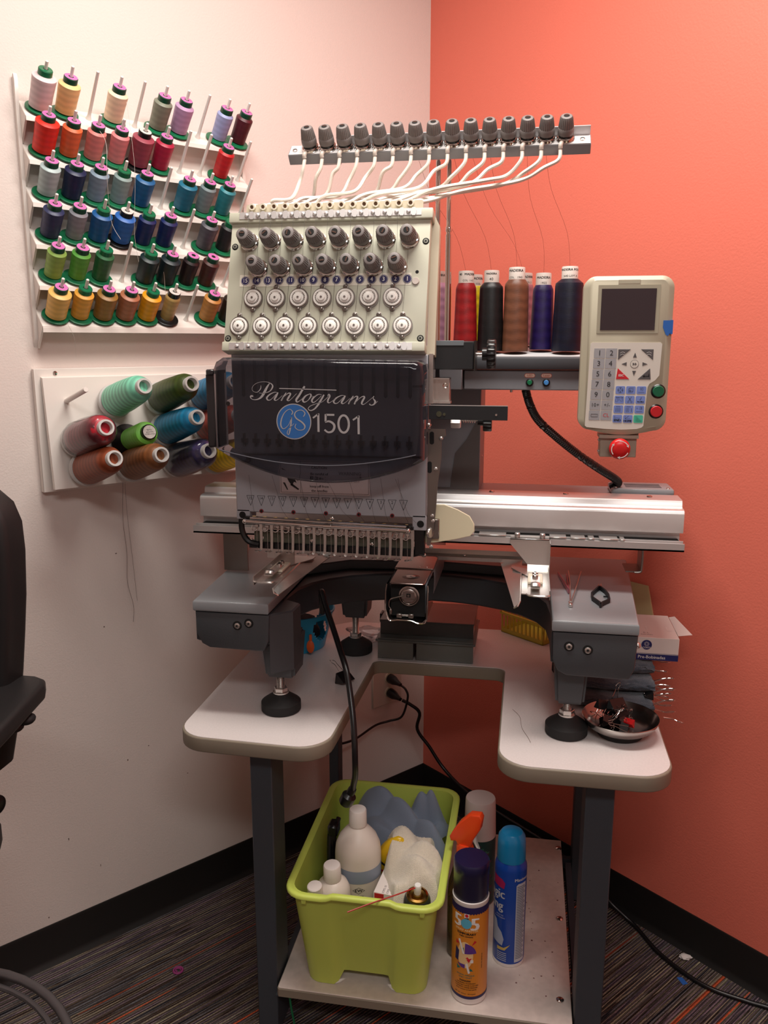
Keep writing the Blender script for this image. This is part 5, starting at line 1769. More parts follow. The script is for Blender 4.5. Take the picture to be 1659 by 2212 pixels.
# thread tails rising from the cones to the guide bar
b = B()
for x, y, h, k in ((-0.1305, 1.725, 1.585, 6), (-0.08, 1.728, 1.585, 8), (-0.03, 1.724, 1.59, 10), (0.0225, 1.755, 1.58, 12), (0.0725, 1.724, 1.59, 13), (-0.0150, 1.835, 1.58, 9)):
    e = GB @ Vector((KX[k], 0.0165, -0.02))
    b.tube([(x, y, h), (x * 0.7 + e.x * 0.3 + 0.008, y, h + 0.07), (x * 0.3 + e.x * 0.7 - 0.004, y - 0.01, h + 0.15), tuple(e)], 0.00028, 3, 4)
mpart('cone_threads', b, mat('rust_thread', '#8a4034', 0.6), kind='stuff')

# ------------------------------------------------------------------ tools on the right arm
ZA = 0.9512
tw = thing('tweezers', 'bent silver and pink tweezers lying spread open on the right arm', 'tweezers', (0.107, 1.62, ZA))
b = B()


def blade(b, p0, p1, w0, w1, z0, z1, th=0.0020):
    """thin upright strip from p0 to p1, heights w0,w1"""
    p0, p1 = Vector(p0), Vector(p1)
    d = (p1 - p0).normalized()
    s = Vector((-d.y, d.x, 0)) * th / 2
    vs = []
    for p, w, z in ((p0, w0, z0), (p1, w1, z1)):
        for sg in (1, -1):
            vs += [tuple(p + s * sg + Vector((0, 0, z))), tuple(p + s * sg + Vector((0, 0, z + w)))]
    b.add(vs, [(0, 1, 5, 4), (2, 6, 7, 3), (1, 3, 7, 5), (0, 4, 6, 2), (0, 2, 3, 1), (4, 5, 7, 6)])


blade(b, (0.0935, 1.575, ZA), (0.0985, 1.70, ZA), 0.009, 0.011, 0, 0)
blade(b, (0.0985, 1.70, ZA), (0.1005, 1.815, ZA), 0.011, 0.0025, 0, 0.003)
b.box(0.0905, 0.0970, 1.560, 1.580, ZA, ZA + 0.0075, 0.001)
part('prong', b, m_steel, tw)
b = B()
blade(b, (0.0955, 1.575, ZA), (0.1115, 1.68, ZA), 0.009, 0.011, 0, 0)
blade(b, (0.1115, 1.68, ZA), (0.1280, 1.81, ZA), 0.011, 0.0025, 0, 0.003)
part('prong', b, m_steel, tw)
tw2 = thing('tweezers', 'small pink-handled tweezers leaning across the silver pair', 'tweezers', (0.09, 1.72, ZA))
b = B()
blade(b, (0.0940, 1.650, ZA), (0.0775, 1.790, ZA), 0.011, 0.006, 0.001, 0.001)
part('prong', b, mat('pink_steel', '#b86c7c', 0.3, 0.7), tw2)
b = B()
blade(b, (0.0940, 1.650, ZA), (0.0955, 1.780, ZA), 0.011, 0.006, 0.001, 0.001)
part('prong', b, mat('pink_steel', '#b86c7c', 0.3, 0.7), tw2)
sn = thing('thread_snips', 'black spring-handled thread snips lying on the right arm', 'snips', (0.153, 1.62, ZA))
b = B()


def loopband(b, pts, h, th, z):
    P = [Vector((x, y, 0)) for x, y in pts]
    n_ = len(P)
    for i in range(n_ - 1):
        blade(b, (P[i].x, P[i].y, z), (P[i + 1].x, P[i + 1].y, z), h, h, 0, 0, th)


loopband(b, [(0.1570, 1.690), (0.1510, 1.675), (0.1385, 1.640), (0.1385, 1.612), (0.1500, 1.580), (0.1500, 1.568)], 0.009, 0.003, ZA)
loopband(b, [(0.1590, 1.690), (0.1670, 1.665), (0.1710, 1.635), (0.1700, 1.605), (0.1540, 1.580), (0.1500, 1.568)], 0.009, 0.003, ZA)
b.box(0.1610, 0.1710, 1.632, 1.634, ZA + 0.002, ZA + 0.005)
part('handle', b, m_black_m, sn)
b = B()
b.prism([(0.1555, 1.690), (0.1590, 1.690), (0.1580, 1.725)], 'XY', ZA + 0.003, ZA + 0.0045)
b.prism([(0.1585, 1.690), (0.1625, 1.690), (0.1635, 1.722)], 'XY', ZA + 0.005, ZA + 0.0065)
part('snip_blade', b, m_steel, sn)

# ------------------------------------------------------------------ the table
TB = thing('table', 'white-topped stand with grey legs and a front cut-out under the machine', 'table', (-0.19, 1.75, 0.0))


def corner(cx, cy, r, a0, a1, n=8):
    return [(cx + r * cos(a0 + (a1 - a0) * k / n), cy + r * sin(a0 + (a1 - a0) * k / n)) for k in range(n + 1)]


def table_outline(g):
    """g shrinks the outline"""
    x0, x1, yf = -0.662 + g, 0.281 - g, 1.398 + g
    ti0, ti1, tb = -0.352 - g, -0.034 + g, 1.852 + g
    R = 0.062
    p = []
    p += corner(x0 + R, yf + 0.006 + R, R, pi, 1.5 * pi)
    p += corner(ti0 - R, yf + R, R, 1.5 * pi, 2 * pi)
    p += [(ti0 + 0.010, tb - 0.03)]
    p += corner(ti0 + 0.010 + 0.02, tb - 0.02, 0.02, pi, pi / 2, 5)
    p += corner(ti1 - 0.022, tb - 0.022, 0.022, pi / 2, 0, 5)
    p += corner(ti1 + R, yf - 0.002 + R, R, pi, 1.5 * pi)
    p += corner(x1 - R, yf - 0.002 + R, R, 1.5 * pi, 2 * pi)
    p += [(x1, 1.915 - g), (0.055, 2.125 - g), (-0.45, 2.125 - g), (x0, 1.965 - g)]
    return p


m_lam = mat('white_laminate', '#dcd4d2', 0.3, noise=0.05, nscale=260, coat=0.15)
m_band = mat('taupe_edge_band', '#857b6c', 0.5)
b = B().prism(table_outline(0.0), 'XY', 0.668, 0.6985, 0.0035, 3)
top = part('edge_band', b, m_band, TB)
part('tabletop', B().prism(table_outline(0.0030), 'XY', 0.690, 0.7000, 0.0006), m_lam, TB)
for x0, x1, y0, y1 in ((-0.522, -0.477, 1.450, 1.528), (0.131, 0.1835, 1.450, 1.528), (-0.4955, -0.4700, 2.00, 2.05), (0.1532, 0.184, 2.00, 2.05)):
    lg = part('leg', B().box(x0, x1, y0, y1, 0.004, 0.668, 0.002), m_leg, TB)
    part('leg_foot', B().box(x0 + 0.002, x1 - 0.002, y0 + 0.002, y1 - 0.002, 0, 0.006), m_rubber, lg)
for z0, z1 in ((0.085, 0.1125), (0.64, 0.668)):
    part('side_rail', B().box(0.137, 0.152, 1.528, 2.0, z0, z1), m_leg, TB)
    part('side_rail', B().box(-0.493, -0.478, 1.528, 2.0, z0, z1), m_leg, TB)
part('cross_rail', B().box(-0.47, 0.1532, 2.015, 2.03, 0.085, 0.1125), m_leg, TB)
b = B().prism([(-0.470, 1.4310), (-0.474, 1.436), (-0.474, 2.0), (0.1285, 2.0), (0.1285, 1.436), (0.1245, 1.4310)], 'XY', 0.1125, 0.1335, 0.002)
part('shelf_edge', b, m_band, TB)
sh = part('lower_shelf', B().prism([(-0.470, 1.4330), (-0.472, 1.436), (-0.472, 2.062), (0.1275, 2.062), (0.1275, 1.436), (0.1245, 1.4330)], 'XY', 0.131, 0.1350, 0.0006), mat('white_shelf_laminate', '#d6c8c0', 0.4, noise=0.08, nscale=60), TB)
part('shelf_bracket', B().box(-0.478, -0.45, 1.437, 2.0, 0.1085, 0.1125), m_leg, TB)
for x, y in ((0.1195, 2.025), (0.1135, 1.745), (0.1060, 1.497)):
    part('dome_screw', B().lathe([(0.0085, 0), (0.0080, 0.002), (0.005, 0.0042), (0.001, 0.005)], (x, y, 0.135), (0, 0, 1), 16), m_chrome, sh)
part('tape_scrap', B().box(0.150, 0.160, 1.446, 1.4495, 0.652, 0.6665), mat('blue_tape', '#2462b4', 0.55), TB, 'scrap of blue tape at the top of the leg')
b = B()
rnd = random.Random(8)
for k in range(26):
    x, y, r = rnd.uniform(0.0, 0.12), rnd.uniform(1.5, 1.95), rnd.uniform(0.0008, 0.0022)
    b.prism([(x + r * cos(a) * rnd.uniform(.5, 1.3), y + r * sin(a) * rnd.uniform(.5, 1.3)) for a in [2 * pi * q / 7 for q in range(7)]], 'XY', 0.1351, 0.1353)
part('lint', b, mat('lint_brown', '#7a5450', 0.9), TB, kind='stuff')

# ------------------------------------------------------------------ things on the table top
ZT = 0.7005
# blue basket behind the left socket
bb = thing('blue_basket', 'small turquoise-blue plastic basket with oval holes, rear left of the table', 'basket', (-0.565, 1.925, ZT))
b = B()
n, mrow = 98, 28
vs, fs = [], []
for j in range(mrow + 1):
    t = j / mrow
    for k in range(n):
        a = 2 * pi * k / n
        r = 0.076 + 0.022 * t
        vs.append((-0.565 + r * 1.05 * cos(a), 1.925 + r * sin(a), ZT + 0.001 + 0.093 * t))
for j in range(mrow):
    for k in range(n):
        ph = (k % 14 - 6.5) / 4.4 + (j - 15) * 0.05
        if ph * ph + ((j - 15.5) / 9.2) ** 2 < 1:
            continue
        w = (k + 1) % n
        fs.append((j * n + k, j * n + w, (j + 1) * n + w, (j + 1) * n + k))
bm = bmesh.new()
bv = [bm.verts.new(v) for v in vs]
for f in fs:
    bm.faces.new([bv[i] for i in f])
bmesh.ops.delete(bm, geom=[v for v in bm.verts if not v.link_faces], context='VERTS')
bmesh.ops.recalc_face_normals(bm, faces=bm.faces[:])
bmesh.ops.solidify(bm, geom=bm.faces[:], thickness=0.0022)
b.from_bm(bm)
b.lathe([(0.075, 0.0), (0.075, 0.002)], (-0.565, 1.925, ZT), (0, 0, 1), 40)
b.tube([(-0.565 + 0.1035 * cos(2 * pi * k / 40), 1.925 + 0.0985 * sin(2 * pi * k / 40), ZT + 0.095) for k in range(41)], 0.0028, 8, 1)
m_tq = mat('turquoise_plastic', '#1a94c0', 0.35)
part('basket_body', b, m_tq, bb)
oh = thing('orange_tag', 'orange oval plastic clip hanging on the blue basket', 'clip', (-0.505, 1.852, 0.70))
b = B().ball((-0.500, 1.846, 0.727), 0.013, 10, (0.75, 0.35, 1.25)).box(-0.503, -0.497, 1.846, 1.852, 0.735, 0.757, 0.001)
part('clip_body', b, mat('orange_plastic', '#d4581c', 0.35), oh)


def lump(b, c, r, seed, amp=0.25, n=16, flat=None):
    rnd_ = random.Random(seed)
    ph = [(rnd_.uniform(0, 6), rnd_.uniform(1.5, 5), rnd_.uniform(0, 6), rnd_.uniform(1.5, 6)) for _ in range(5)]

    def f(u, v):
        a, e = 2 * pi * u, pi * (v - 0.5)
        d = 1 + amp * sum(sin(q[0] + round(q[1]) * a) * cos(q[2] + q[3] * e) for q in ph) / 3 * cos(e)
        x, y, z = c[0] + r[0] * d * cos(e) * cos(a), c[1] + r[1] * d * cos(e) * sin(a), c[2] + r[2] * d * sin(e)
        if flat is not None:
            z = max(z, flat)
        return (x, y, z)
    b.sheet(f, n * 2, n)


b = B()
lump(b, (-0.565, 1.925, 0.742), (0.062, 0.058, 0.038), 3, 0.3, 12, ZT + 0.003)
single('dark_cloth', b, mat('navy_cloth', '#10161e', 0.9), 'dark navy cloth bundled inside the blue basket', 'cloth')
# crumpled clear bag
b = B()
lump(b, (-0.386, 1.985, 0.716), (0.052, 0.042, 0.016), 9, 0.45, 20, ZT + 0.0005)
single('plastic_bag', b, clear_mat('clear_bag', (0.80, 0.80, 0.82, 1), 0.15, '#b8b0b0', 0.28), 'crumpled clear plastic bag beside the rear machine foot', 'bag', smooth=25)

# clear organiser boxes
org = thing('clear_organizer', 'translucent plastic box with two bays at the back edge of the cut-out', 'box', (-0.225, 1.96, ZT))
m_org = clear_mat('frosted_box', (0.62, 0.63, 0.62, 1), 0.25, '#8f918c', 0.42)


def open_box(b, x0, x1, y0, y1, z0, z1, t):
    b.box(x0, x1, y0, y1, z0, z0 + t)
    b.box(x0, x1, y0, y0 + t, z0 + t, z1)
    b.box(x0, x1, y1 - t, y1, z0 + t, z1)
    b.box(x0, x0 + t, y0 + t, y1 - t, z0 + t, z1)
    b.box(x1 - t, x1, y0 + t, y1 - t, z0 + t, z1)


for x0, x1 in ((-0.338, -0.252), (-0.244, -0.108)):
    b = B()
    open_box(b, x0, x1, 1.868, 2.045, ZT + 0.0005, 0.744, 0.0016)
    part('tray', b, m_org, org)
b = B().box(-0.343, -0.103, 1.862, 2.050, 0.7445, 0.7500, 0.002).box(-0.338, -0.108, 1.866, 2.046, 0.7500, 0.7530, 0.001)
part('lid', b, m_org, org)
org2 = thing('clear_organizer', 'smoky clear lidded case lying on top of the translucent two-bay box', 'box', (-0.225, 1.98, 0.7535))
b = B()
open_box(b, -0.336, -0.110, 1.895, 2.045, 0.7535, 0.786, 0.0016)
part('tray', b, clear_mat('smoky_box', (0.45, 0.45, 0.46, 1), 0.2, '#57524e', 0.4), org2)
part('lid', B().box(-0.338, -0.108, 1.893, 2.047, 0.7862, 0.790, 0.001), clear_mat('smoky_box', (0.4, 0.4, 0.4, 1)), org2)
part('latch', B().box(-0.344, -0.3385, 1.93, 1.96, 0.770, 0.792, 0.001), m_black, org2)

# yellow slotted basket
YF_ = WR @ Matrix.Translation((0.50, 0.075, ZT))
yb_ = thing('yellow_basket', 'yellow slotted plastic basket against the orange wall at the back of the table', 'basket', tuple(YF_ @ Vector((0, 0, 0))))
b = B(YF_)
m_yel = mat('yellow_plastic', '#c8b440', 0.4)
for side in range(4):
    L = Matrix.Rotation(side * pi / 2, 4, 'Z')
    hx, hy = (0.070, 0.048) if side % 2 == 0 else (0.048, 0.070)
    b.box(-hx, hx, -hy, -hy + 0.002, 0.0, 0.012, L=L)
    b.box(-hx - 0.003, hx + 0.003, -hy - 0.004, -hy + 0.002, 0.050, 0.056, L=L)
    nsl = 11 if side % 2 == 0 else 8
    for k in range(nsl):
        x = -hx + 0.003 + (2 * hx - 0.006) * k / (nsl - 1)
        b.add([(x - 0.0028, -hy, 0.012), (x + 0.0028, -hy, 0.012), (x + 0.0015, -hy - 0.002, 0.052), (x - 0.0015, -hy - 0.002, 0.052),
               (x - 0.0028, -hy + 0.002, 0.012), (x + 0.0028, -hy + 0.002, 0.012), (x + 0.0015, -hy, 0.052), (x - 0.0015, -hy, 0.052)],
              [(0, 1, 2, 3), (7, 6, 5, 4), (0, 3, 7, 4), (1, 5, 6, 2), (0, 4, 5, 1), (3, 2, 6, 7)], L=L)
b.box(-0.070, 0.070, -0.048, 0.048, 0, 0.002)
part('basket_body', b, m_yel, yb_)


def binder_clip(T, label, w=0.019, h=0.014, col=None, name='binder_clip', group=None, spread=0.5, one=False, hl=None):
    """folded steel clip with two wire handles; T places it with its mouth towards +x"""
    o = T @ Vector((0, 0, 0))
    t = thing(name, label, 'binder clip', tuple(o), group)
    b = B(T)
    b.prism([(0.0, -h * 0.55), (0.001, -h * 0.6), (h * 1.25, -0.0008), (h * 1.25, 0.0008), (0.001, h * 0.6), (0.0, h * 0.55)], 'XZ', -w / 2, w / 2)
    part('clip_body', b, col or m_black, t)
    for s in ((1, -1) if not one else (1,)):
        b = B(T)
        q = 0.0
        e = spread * s
        L_ = hl or h * 2.1
        pts = [(h * 1.2, -w * 0.28, 0.0012 * s), (h * 0.55, -w * 0.25, s * (0.001 + e * h * 0.5)), (-L_ * 0.35, -w * 0.10, s * h * 0.75 + e * h * 0.4), (-L_ * 0.60, -w * 0.16, s * h * 0.8 + e * h * 0.6), (-L_ * 0.78, 0, s * h * 0.8 + e * h * 0.7),
               (-L_ * 0.60, w * 0.16, s * h * 0.8 + e * h * 0.6), (-L_ * 0.35, w * 0.10, s * h * 0.75 + e * h * 0.4), (h * 0.55, w * 0.25, s * (0.001 + e * h * 0.5)), (h * 1.2, w * 0.28, 0.0012 * s)]
        b.tube(pts, 0.00065, 6, 4)
        part('wire_handle', b, m_chrome, t)
    return t


binder_clip(Matrix.Translation((-0.394, 1.712, ZT + 0.0135)) @ Matrix.Rotation(radians(-35), 4, 'Z') @ Matrix.Rotation(radians(8), 4, 'Y'), 'black binder clip lying alone on the left half of the table', 0.034, 0.022, spread=0.4, hl=0.05)

# dish with clips
dish = thing('clip_dish', 'round stainless dish with a black rubber foot holding binder clips', 'dish', (0.1985, 1.558, ZT))
b = B().lathe([(0.040, 0.0100), (0.052, 0.0125), (0.066, 0.0220), (0.0725, 0.0350), (0.0735, 0.0370), (0.0725, 0.0380), (0.0705, 0.0355), (0.064, 0.0240), (0.050, 0.0150), (0.038, 0.0130), (0.0001, 0.0128)], (0.1985, 1.558, ZT), (0, 0, 1), 56)
part('bowl', b, mat('dish_steel', '#a8a29e', 0.2, 1.0), dish)
part('rubber_base', B().lathe([(0.042, 0.0), (0.044, 0.002), (0.044, 0.0085), (0.040, 0.0100)], (0.1985, 1.558, ZT), (0, 0, 1), 40), m_rubber, dish)
rnd = random.Random(21)
spots = [(0.165, 1.560, 0.020, 20, 10), (0.180, 1.575, 0.030, 80, -30), (0.172, 1.545, 0.032, 140, 60), (0.193, 1.560, 0.026, 200, 20), (0.190, 1.592, 0.030, -40, 30), (0.165, 1.588, 0.032, 60, -70), (0.208, 1.580, 0.028, 110, 40), (0.196, 1.535, 0.020, -20, 0), (0.205, 1.556, 0.022, 250, -20)]
lab = ['black binder clip at the left rim inside the steel dish', 'black binder clip lying across the heap in the dish', 'large black binder clip upright in the front of the dish', 'black binder clip in the middle of the dish', 'black binder clip on the far side of the dish',
       'black binder clip standing highest at the back left of the dish', 'black binder clip under the long wire handle in the dish', 'small black binder clip flat at the front of the dish', 'black binder clip beside the red one in the dish']
for (x, y, z, rz, ry), lb in zip(spots, lab):
    binder_clip(Matrix.Translation((x, y, ZT + z + 0.003)) @ Matrix.Rotation(radians(rz), 4, 'Z') @ Matrix.Rotation(radians(ry), 4, 'Y') @ Matrix.Rotation(rnd.uniform(-1, 1), 4, 'X'), lb, rnd.choice((0.019, 0.025)), rnd.choice((0.012, 0.015)), group='binder clips in the steel dish', spread=rnd.uniform(0.1, 0.8))
binder_clip(Matrix.Translation((0.2125, 1.545, ZT + 0.034)) @ Matrix.Rotation(radians(60), 4, 'Z') @ Matrix.Rotation(radians(70), 4, 'Y'), 'bright red binder clip in the steel dish', 0.019, 0.012, mat('red_clip', '#cc1a20', 0.35), group='binder clips in the steel dish')
binder_clip(Matrix.Translation((0.196, 1.582, ZT + 0.052)) @ Matrix.Rotation(radians(120), 4, 'Z') @ Matrix.Rotation(radians(50), 4, 'Y'), 'big black binder clip on top of the heap with a long raised handle', 0.032, 0.020, group='binder clips in the steel dish', spread=0.9)

# folded towels with clips on their edge
m_terry = mat('slate_blue_terry', '#414956', 1.0, noise=0.45, nscale=500, bump=1.0, bscale=900, sheen=0.4)


def towel_layer(name, label, x0, x1, y0, y1, z0, z1, seed):
    rnd_ = random.Random(seed)
    ph = [rnd_.uniform(0, 6) for _ in range(6)]
    bm = bmesh.new()
    bmesh.ops.create_cube(bm, size=1)
    bmesh.ops.subdivide_edges(bm, edges=bm.edges[:], cuts=15, use_grid_fill=True)
    for v in bm.verts:
        x, y, z = v.co * 2
        # super-ellipsoid rounding of the fold
        r = 0.55
        d = max(abs(y), abs(z))
        k = 1 - 0.16 * (abs(z) ** 2) * (abs(y) ** 3) - 0.10 * abs(x) ** 6 * abs(z) ** 2
        xx = x * (1 - 0.05 * z * z) + 0.03 * sin(ph[0] + 4 * y)
        yy = y * k + 0.03 * sin(ph[1] + 5 * x)
        zz = z * (1 - 0.10 * y * y * y * y) + (0.14 * sin(ph[2] + 3.2 * x + 2 * y) if z > 0 else 0)
        v.co = Vector(((x0 + x1) / 2 + xx * (x1 - x0) / 2, (y0 + y1) / 2 + yy * (y1 - y0) / 2, (z0 + z1) / 2 + zz * (z1 - z0) / 2))
        f = 0.0020
        v.co += Vector((rnd_.uniform(-f, f), rnd_.uniform(-f, f), rnd_.uniform(-f, f) if z > -0.9 else 0))
    b = B().from_bm(bm)
    return single(name, b, m_terry, label, 'towel', group='folded towels under the white carton', smooth=60)


towel_layer('folded_towel', 'slate blue terry towel, lowest of the folded stack by the dish', 0.118, 0.276, 1.655, 1.860, ZT, 0.7290, 1)
towel_layer('folded_towel', 'slate blue terry towel, middle of the folded stack', 0.122, 0.279, 1.685, 1.880, 0.7300, 0.7570, 2)
towel_layer('folded_towel', 'slate blue terry towel directly under the white carton', 0.140, 0.284, 1.715, 1.885, 0.7580, 0.7840, 3)
clipd = [(0.270, 1.800, 0.7740, 'highest binder clip on the towels, just under the carton corner'), (0.262, 1.790, 0.7560, 'silver-handled binder clip below the carton on the towel edge'), (0.266, 1.722, 0.7400, 'binder clip gripping the middle towel with its handles out right'),
         (0.262, 1.742, 0.7215, 'binder clip low at the far side of the middle towel'), (0.262, 1.682, 0.7330, 'long-handled binder clip on the seam between the lower towels'), (0.260, 1.700, 0.7130, 'binder clip on the lowest towel with a dark shiny body'),
         (0.262, 1.668, 0.7120, 'binder clip nearest the dish on the lowest towel edge')]
for k, (x, y, z, lb) in enumerate(clipd):
    T = Matrix.Translation((x + 0.014, y, z)) @ Matrix.Rotation(pi + rnd.uniform(-0.12, 0.12), 4, 'Z') @ Matrix.Rotation(rnd.uniform(-0.1, 0.1), 4, 'Y')
    binder_clip(T, lb, 0.018, 0.014, mat('clip_steel', '#8a8078', 0.3, 1.0) if k in (5, 6) else m_black, group='binder clips on the towel edges', spread=0.20, hl=0.058)
single('loose_clip_wire', B().tube([(0.288, 1.60, ZT + 0.02), (0.305, 1.602, ZT + 0.018), (0.316, 1.600, ZT + 0.014), (0.324, 1.604, ZT + 0.009), (0.327, 1.612, ZT + 0.006), (0.320, 1.616, ZT + 0.008), (0.305, 1.612, ZT + 0.014), (0.288, 1.612, ZT + 0.016)], 0.0008, 6, 4), m_chrome, 'thin wire clip handle sticking out over the right table edge by the dish', 'clip handle')
# carton
bx = thing('bobbin_carton', 'white and navy bobbin carton on the folded towels behind the right arm', 'carton', (0.265, 1.82, 0.7860))
m_card = mat('white_card', '#e4d8d2', 0.6)
b = B().box(0.180, 0.3320, 1.740, 1.895, 0.7862, 0.8370, 0.0008)
part('carton_body', b, m_card, bx)
T = frame((0.180, 1.7396, 0.7862), (1, 0, 0), (0, 0, 1))
b = B(T)
b.prism([(0.001, 0.0008), (0.1518, 0.0008), (0.1518, 0.0140), (0.001, 0.0140)], 'XY', 0, 0.0003)
b.prism([(0.001, 0.0152), (0.1518, 0.0152), (0.1518, 0.0158), (0.001, 0.0158)], 'XY', 0, 0.0003)
cc = (0.0860, 0.0345)
b.add([(cc[0] + 0.0108 * cos(2 * pi * q / 28), cc[1] + 0.0108 * sin(2 * pi * q / 28), 0.0003) for q in range(28)], [tuple(range(28))])
b.mat(1)
for q in range(7):
    a = 2 * pi * q / 7
    for j in range(8):
        a0, a1 = 2 * pi * j / 8, 2 * pi * (j + 1) / 8
        cxx, cyy = cc[0] + 0.0038 * cos(a), cc[1] + 0.002 + 0.0038 * sin(a)
        b.add([(cxx + .0017 * cos(a0), cyy + .0017 * sin(a0), .0005), (cxx + .0017 * cos(a1), cyy + .0017 * sin(a1), .0005), (cxx + .0013 * cos(a1), cyy + .0013 * sin(a1), .0005), (cxx + .0013 * cos(a0), cyy + .0013 * sin(a0), .0005)], [(0, 1, 2, 3)])
b.text('COATS', 0.0052, Matrix.Translation((cc[0], cc[1] - 0.0062, 0.0005)), 1, 0, 0.0001)
b.text('Pre-Bobinadas', 0.0098, Matrix.Translation((0.0975, 0.0072, 0.0005)), 1, 0, 0.0001)
part('printing', b, [mat('carton_navy', '#1c2060', 0.5), m_whitep], bx)
b = B(frame((0.180, 1.740, 0.8373), (1, 0, 0), (0, 1, 0)))
b.text('E   L', 0.040, Matrix.Translation((0.118, 0.060, 0.0)), 0.8)
b.mat(1).text('E L', 0.010, Matrix.Translation((0.088, 0.030, 0.0)))
b.text('ROUND', 0.007, Matrix.Translation((0.088, 0.018, 0.0)))
part('embossing', b, [mat('embossed_card', '#eee4de', 0.4), mat('grey_print', '#8a8080', 0.5)], bx)
b = B()
b.add([(0.3325, 1.760, 0.8370), (0.3325, 1.885, 0.8370), (0.3420, 1.868, 0.845), (0.3640, 1.775, 0.8360),
       (0.3325, 1.760, 0.8362), (0.3325, 1.885, 0.8362), (0.3420, 1.868, 0.8442), (0.3640, 1.775, 0.8352)],
      [(0, 1, 2, 3), (7, 6, 5, 4), (0, 3, 7, 4), (3, 2, 6, 7), (2, 1, 5, 6), (1, 0, 4, 5)])
b.mat(1).box(0.3322, 0.3326, 1.745, 1.80, 0.8240, 0.8362)
part('open_flap', b, [m_card, m_hole], bx)
b = B(WR)
b.add([(0.62, 0.045, 0.700), (0.835, 0.045, 0.800), (0.786, 0.008, 0.885), (0.62, 0.008, 0.885), (0.62, 0.049, 0.700), (0.835, 0.049, 0.800), (0.786, 0.012, 0.886), (0.62, 0.012, 0.886)],
      [(0, 1, 2, 3), (7, 6, 5, 4), (0, 4, 5, 1), (1, 5, 6, 2), (2, 6, 7, 3), (3, 7, 4, 0)])
b.v = [(v[0], v[1], max(v[2], 0.7005)) for v in b.v]
single('kraft_card', b, mat('kraft_card_board', '#b09a70', 0.7), 'plain tan card leaning on the orange wall behind the white carton', 'card')
b = B().tube([(-0.010, 1.632, ZT + 0.0005), (0.005, 1.60, ZT + 0.0005), (0.010, 1.55, ZT + 0.0005), (0.022, 1.51, ZT + 0.0005), (0.027, 1.49, ZT + 0.0005)], 0.0003, 4)
single('thread_end', b, mat('brown_thread', '#6a4a40', 0.7), 'short curled brown thread on the right wing of the table', 'thread')

# ------------------------------------------------------------------ the green crate and its contents on the lower shelf
ZS = 0.1352
crate = thing('green_crate', 'lime green plastic crate standing on the lower shelf', 'crate', (-0.29, 1.63, ZS))
m_lime = mat('lime_plastic', '#c6d660', 0.42)
CT, CB = Vector((-0.2890, 1.630)), Vector((-0.2925, 1.640))
HT, HB = Vector((0.148, 0.216)), Vector((0.126, 0.180))


def crate_loop(t, ins=0.0, n=20):
    """points round the crate wall at height fraction t"""
    c = CB.lerp(CT, t)
    h = HB.lerp(HT, t)
    hx, hy = h.x - ins, h.y - ins
    r = 0.032
    pts = []
    for sx, sy, a0 in ((1, -1, -pi / 2), (1, 1, 0), (-1, 1, pi / 2), (-1, -1, pi)):
        for k in range(6):
            a = a0 + pi / 2 * k / 5
            pts.append([c.x + sx * (hx - r) + r * cos(a), c.y + sy * (hy - r) + r * sin(a), 0, 0.0])
        nx, ny = {(1, -1): (1, 1), (1, 1): (-1, 1), (-1, 1): (-1, -1), (-1, -1): (1, -1)}[(sx, sy)]
        a_end = a0 + pi / 2
        pe = pts[-1]
        q0 = Vector((pe[0], pe[1]))
        q1 = Vector((c.x + nx * (hx - r) + r * cos(a_end), c.y + ny * (hy - r) + r * sin(a_end)))
        for k in range(1, n):
            f = k / n
            p = q0.lerp(q1, f)
            s = 1.0 if 0.26 < f < 0.74 else max(0.0, 1 - (0.26 - min(f, 1 - f)) / 0.09)
            s = s * s * (3 - 2 * s)
            inw = -Vector((cos(a_end), sin(a_end)))
            front_back = abs(inw.y) > 0.5
            d = s * (0.015 if front_back else 0.008) * (1 - t) ** 0.6
            pts.append([p.x + inw.x * d, p.y + inw.y * d, s if front_back else s * 0.8, 0.0])
    return pts


bm = bmesh.new()
TL = [0, 0.06, 0.15, 0.3, 0.5, 0.7, 0.85, 0.93, 1.0]
ZH = 0.242
rings = []
for t in TL:
    rings.append([bm.verts.new((x, y, ZS + 0.0005 + ZH * (t + (0.105 * s * (1 - t) ** 3)))) for x, y, s, _ in crate_loop(t)])
inner_r = []
for t in TL[::-1]:
    inner_r.append([bm.verts.new((x, y, ZS + 0.0035 + ZH * (t * 0.985 + (0.105 * s * (1 - t) ** 3)))) for x, y, s, _ in crate_loop(t, 0.003)])
allr = rings + inner_r
N_ = len(allr[0])
for a in range(len(allr) - 1):
    for q in range(N_):
        w = (q + 1) % N_
        bm.faces.new((allr[a][q], allr[a][w], allr[a + 1][w], allr[a + 1][q]))
bmesh.ops.recalc_face_normals(bm, faces=bm.faces[:])
b = B().from_bm(bm)
b.prism([(CB.x - 0.115, CB.y - 0.163), (CB.x + 0.115, CB.y - 0.163), (CB.x + 0.115, CB.y + 0.163), (CB.x - 0.115, CB.y + 0.163)], 'XY', ZS + 0.026, ZS + 0.028)
part('crate_wall', b, m_lime, crate, smooth=50)
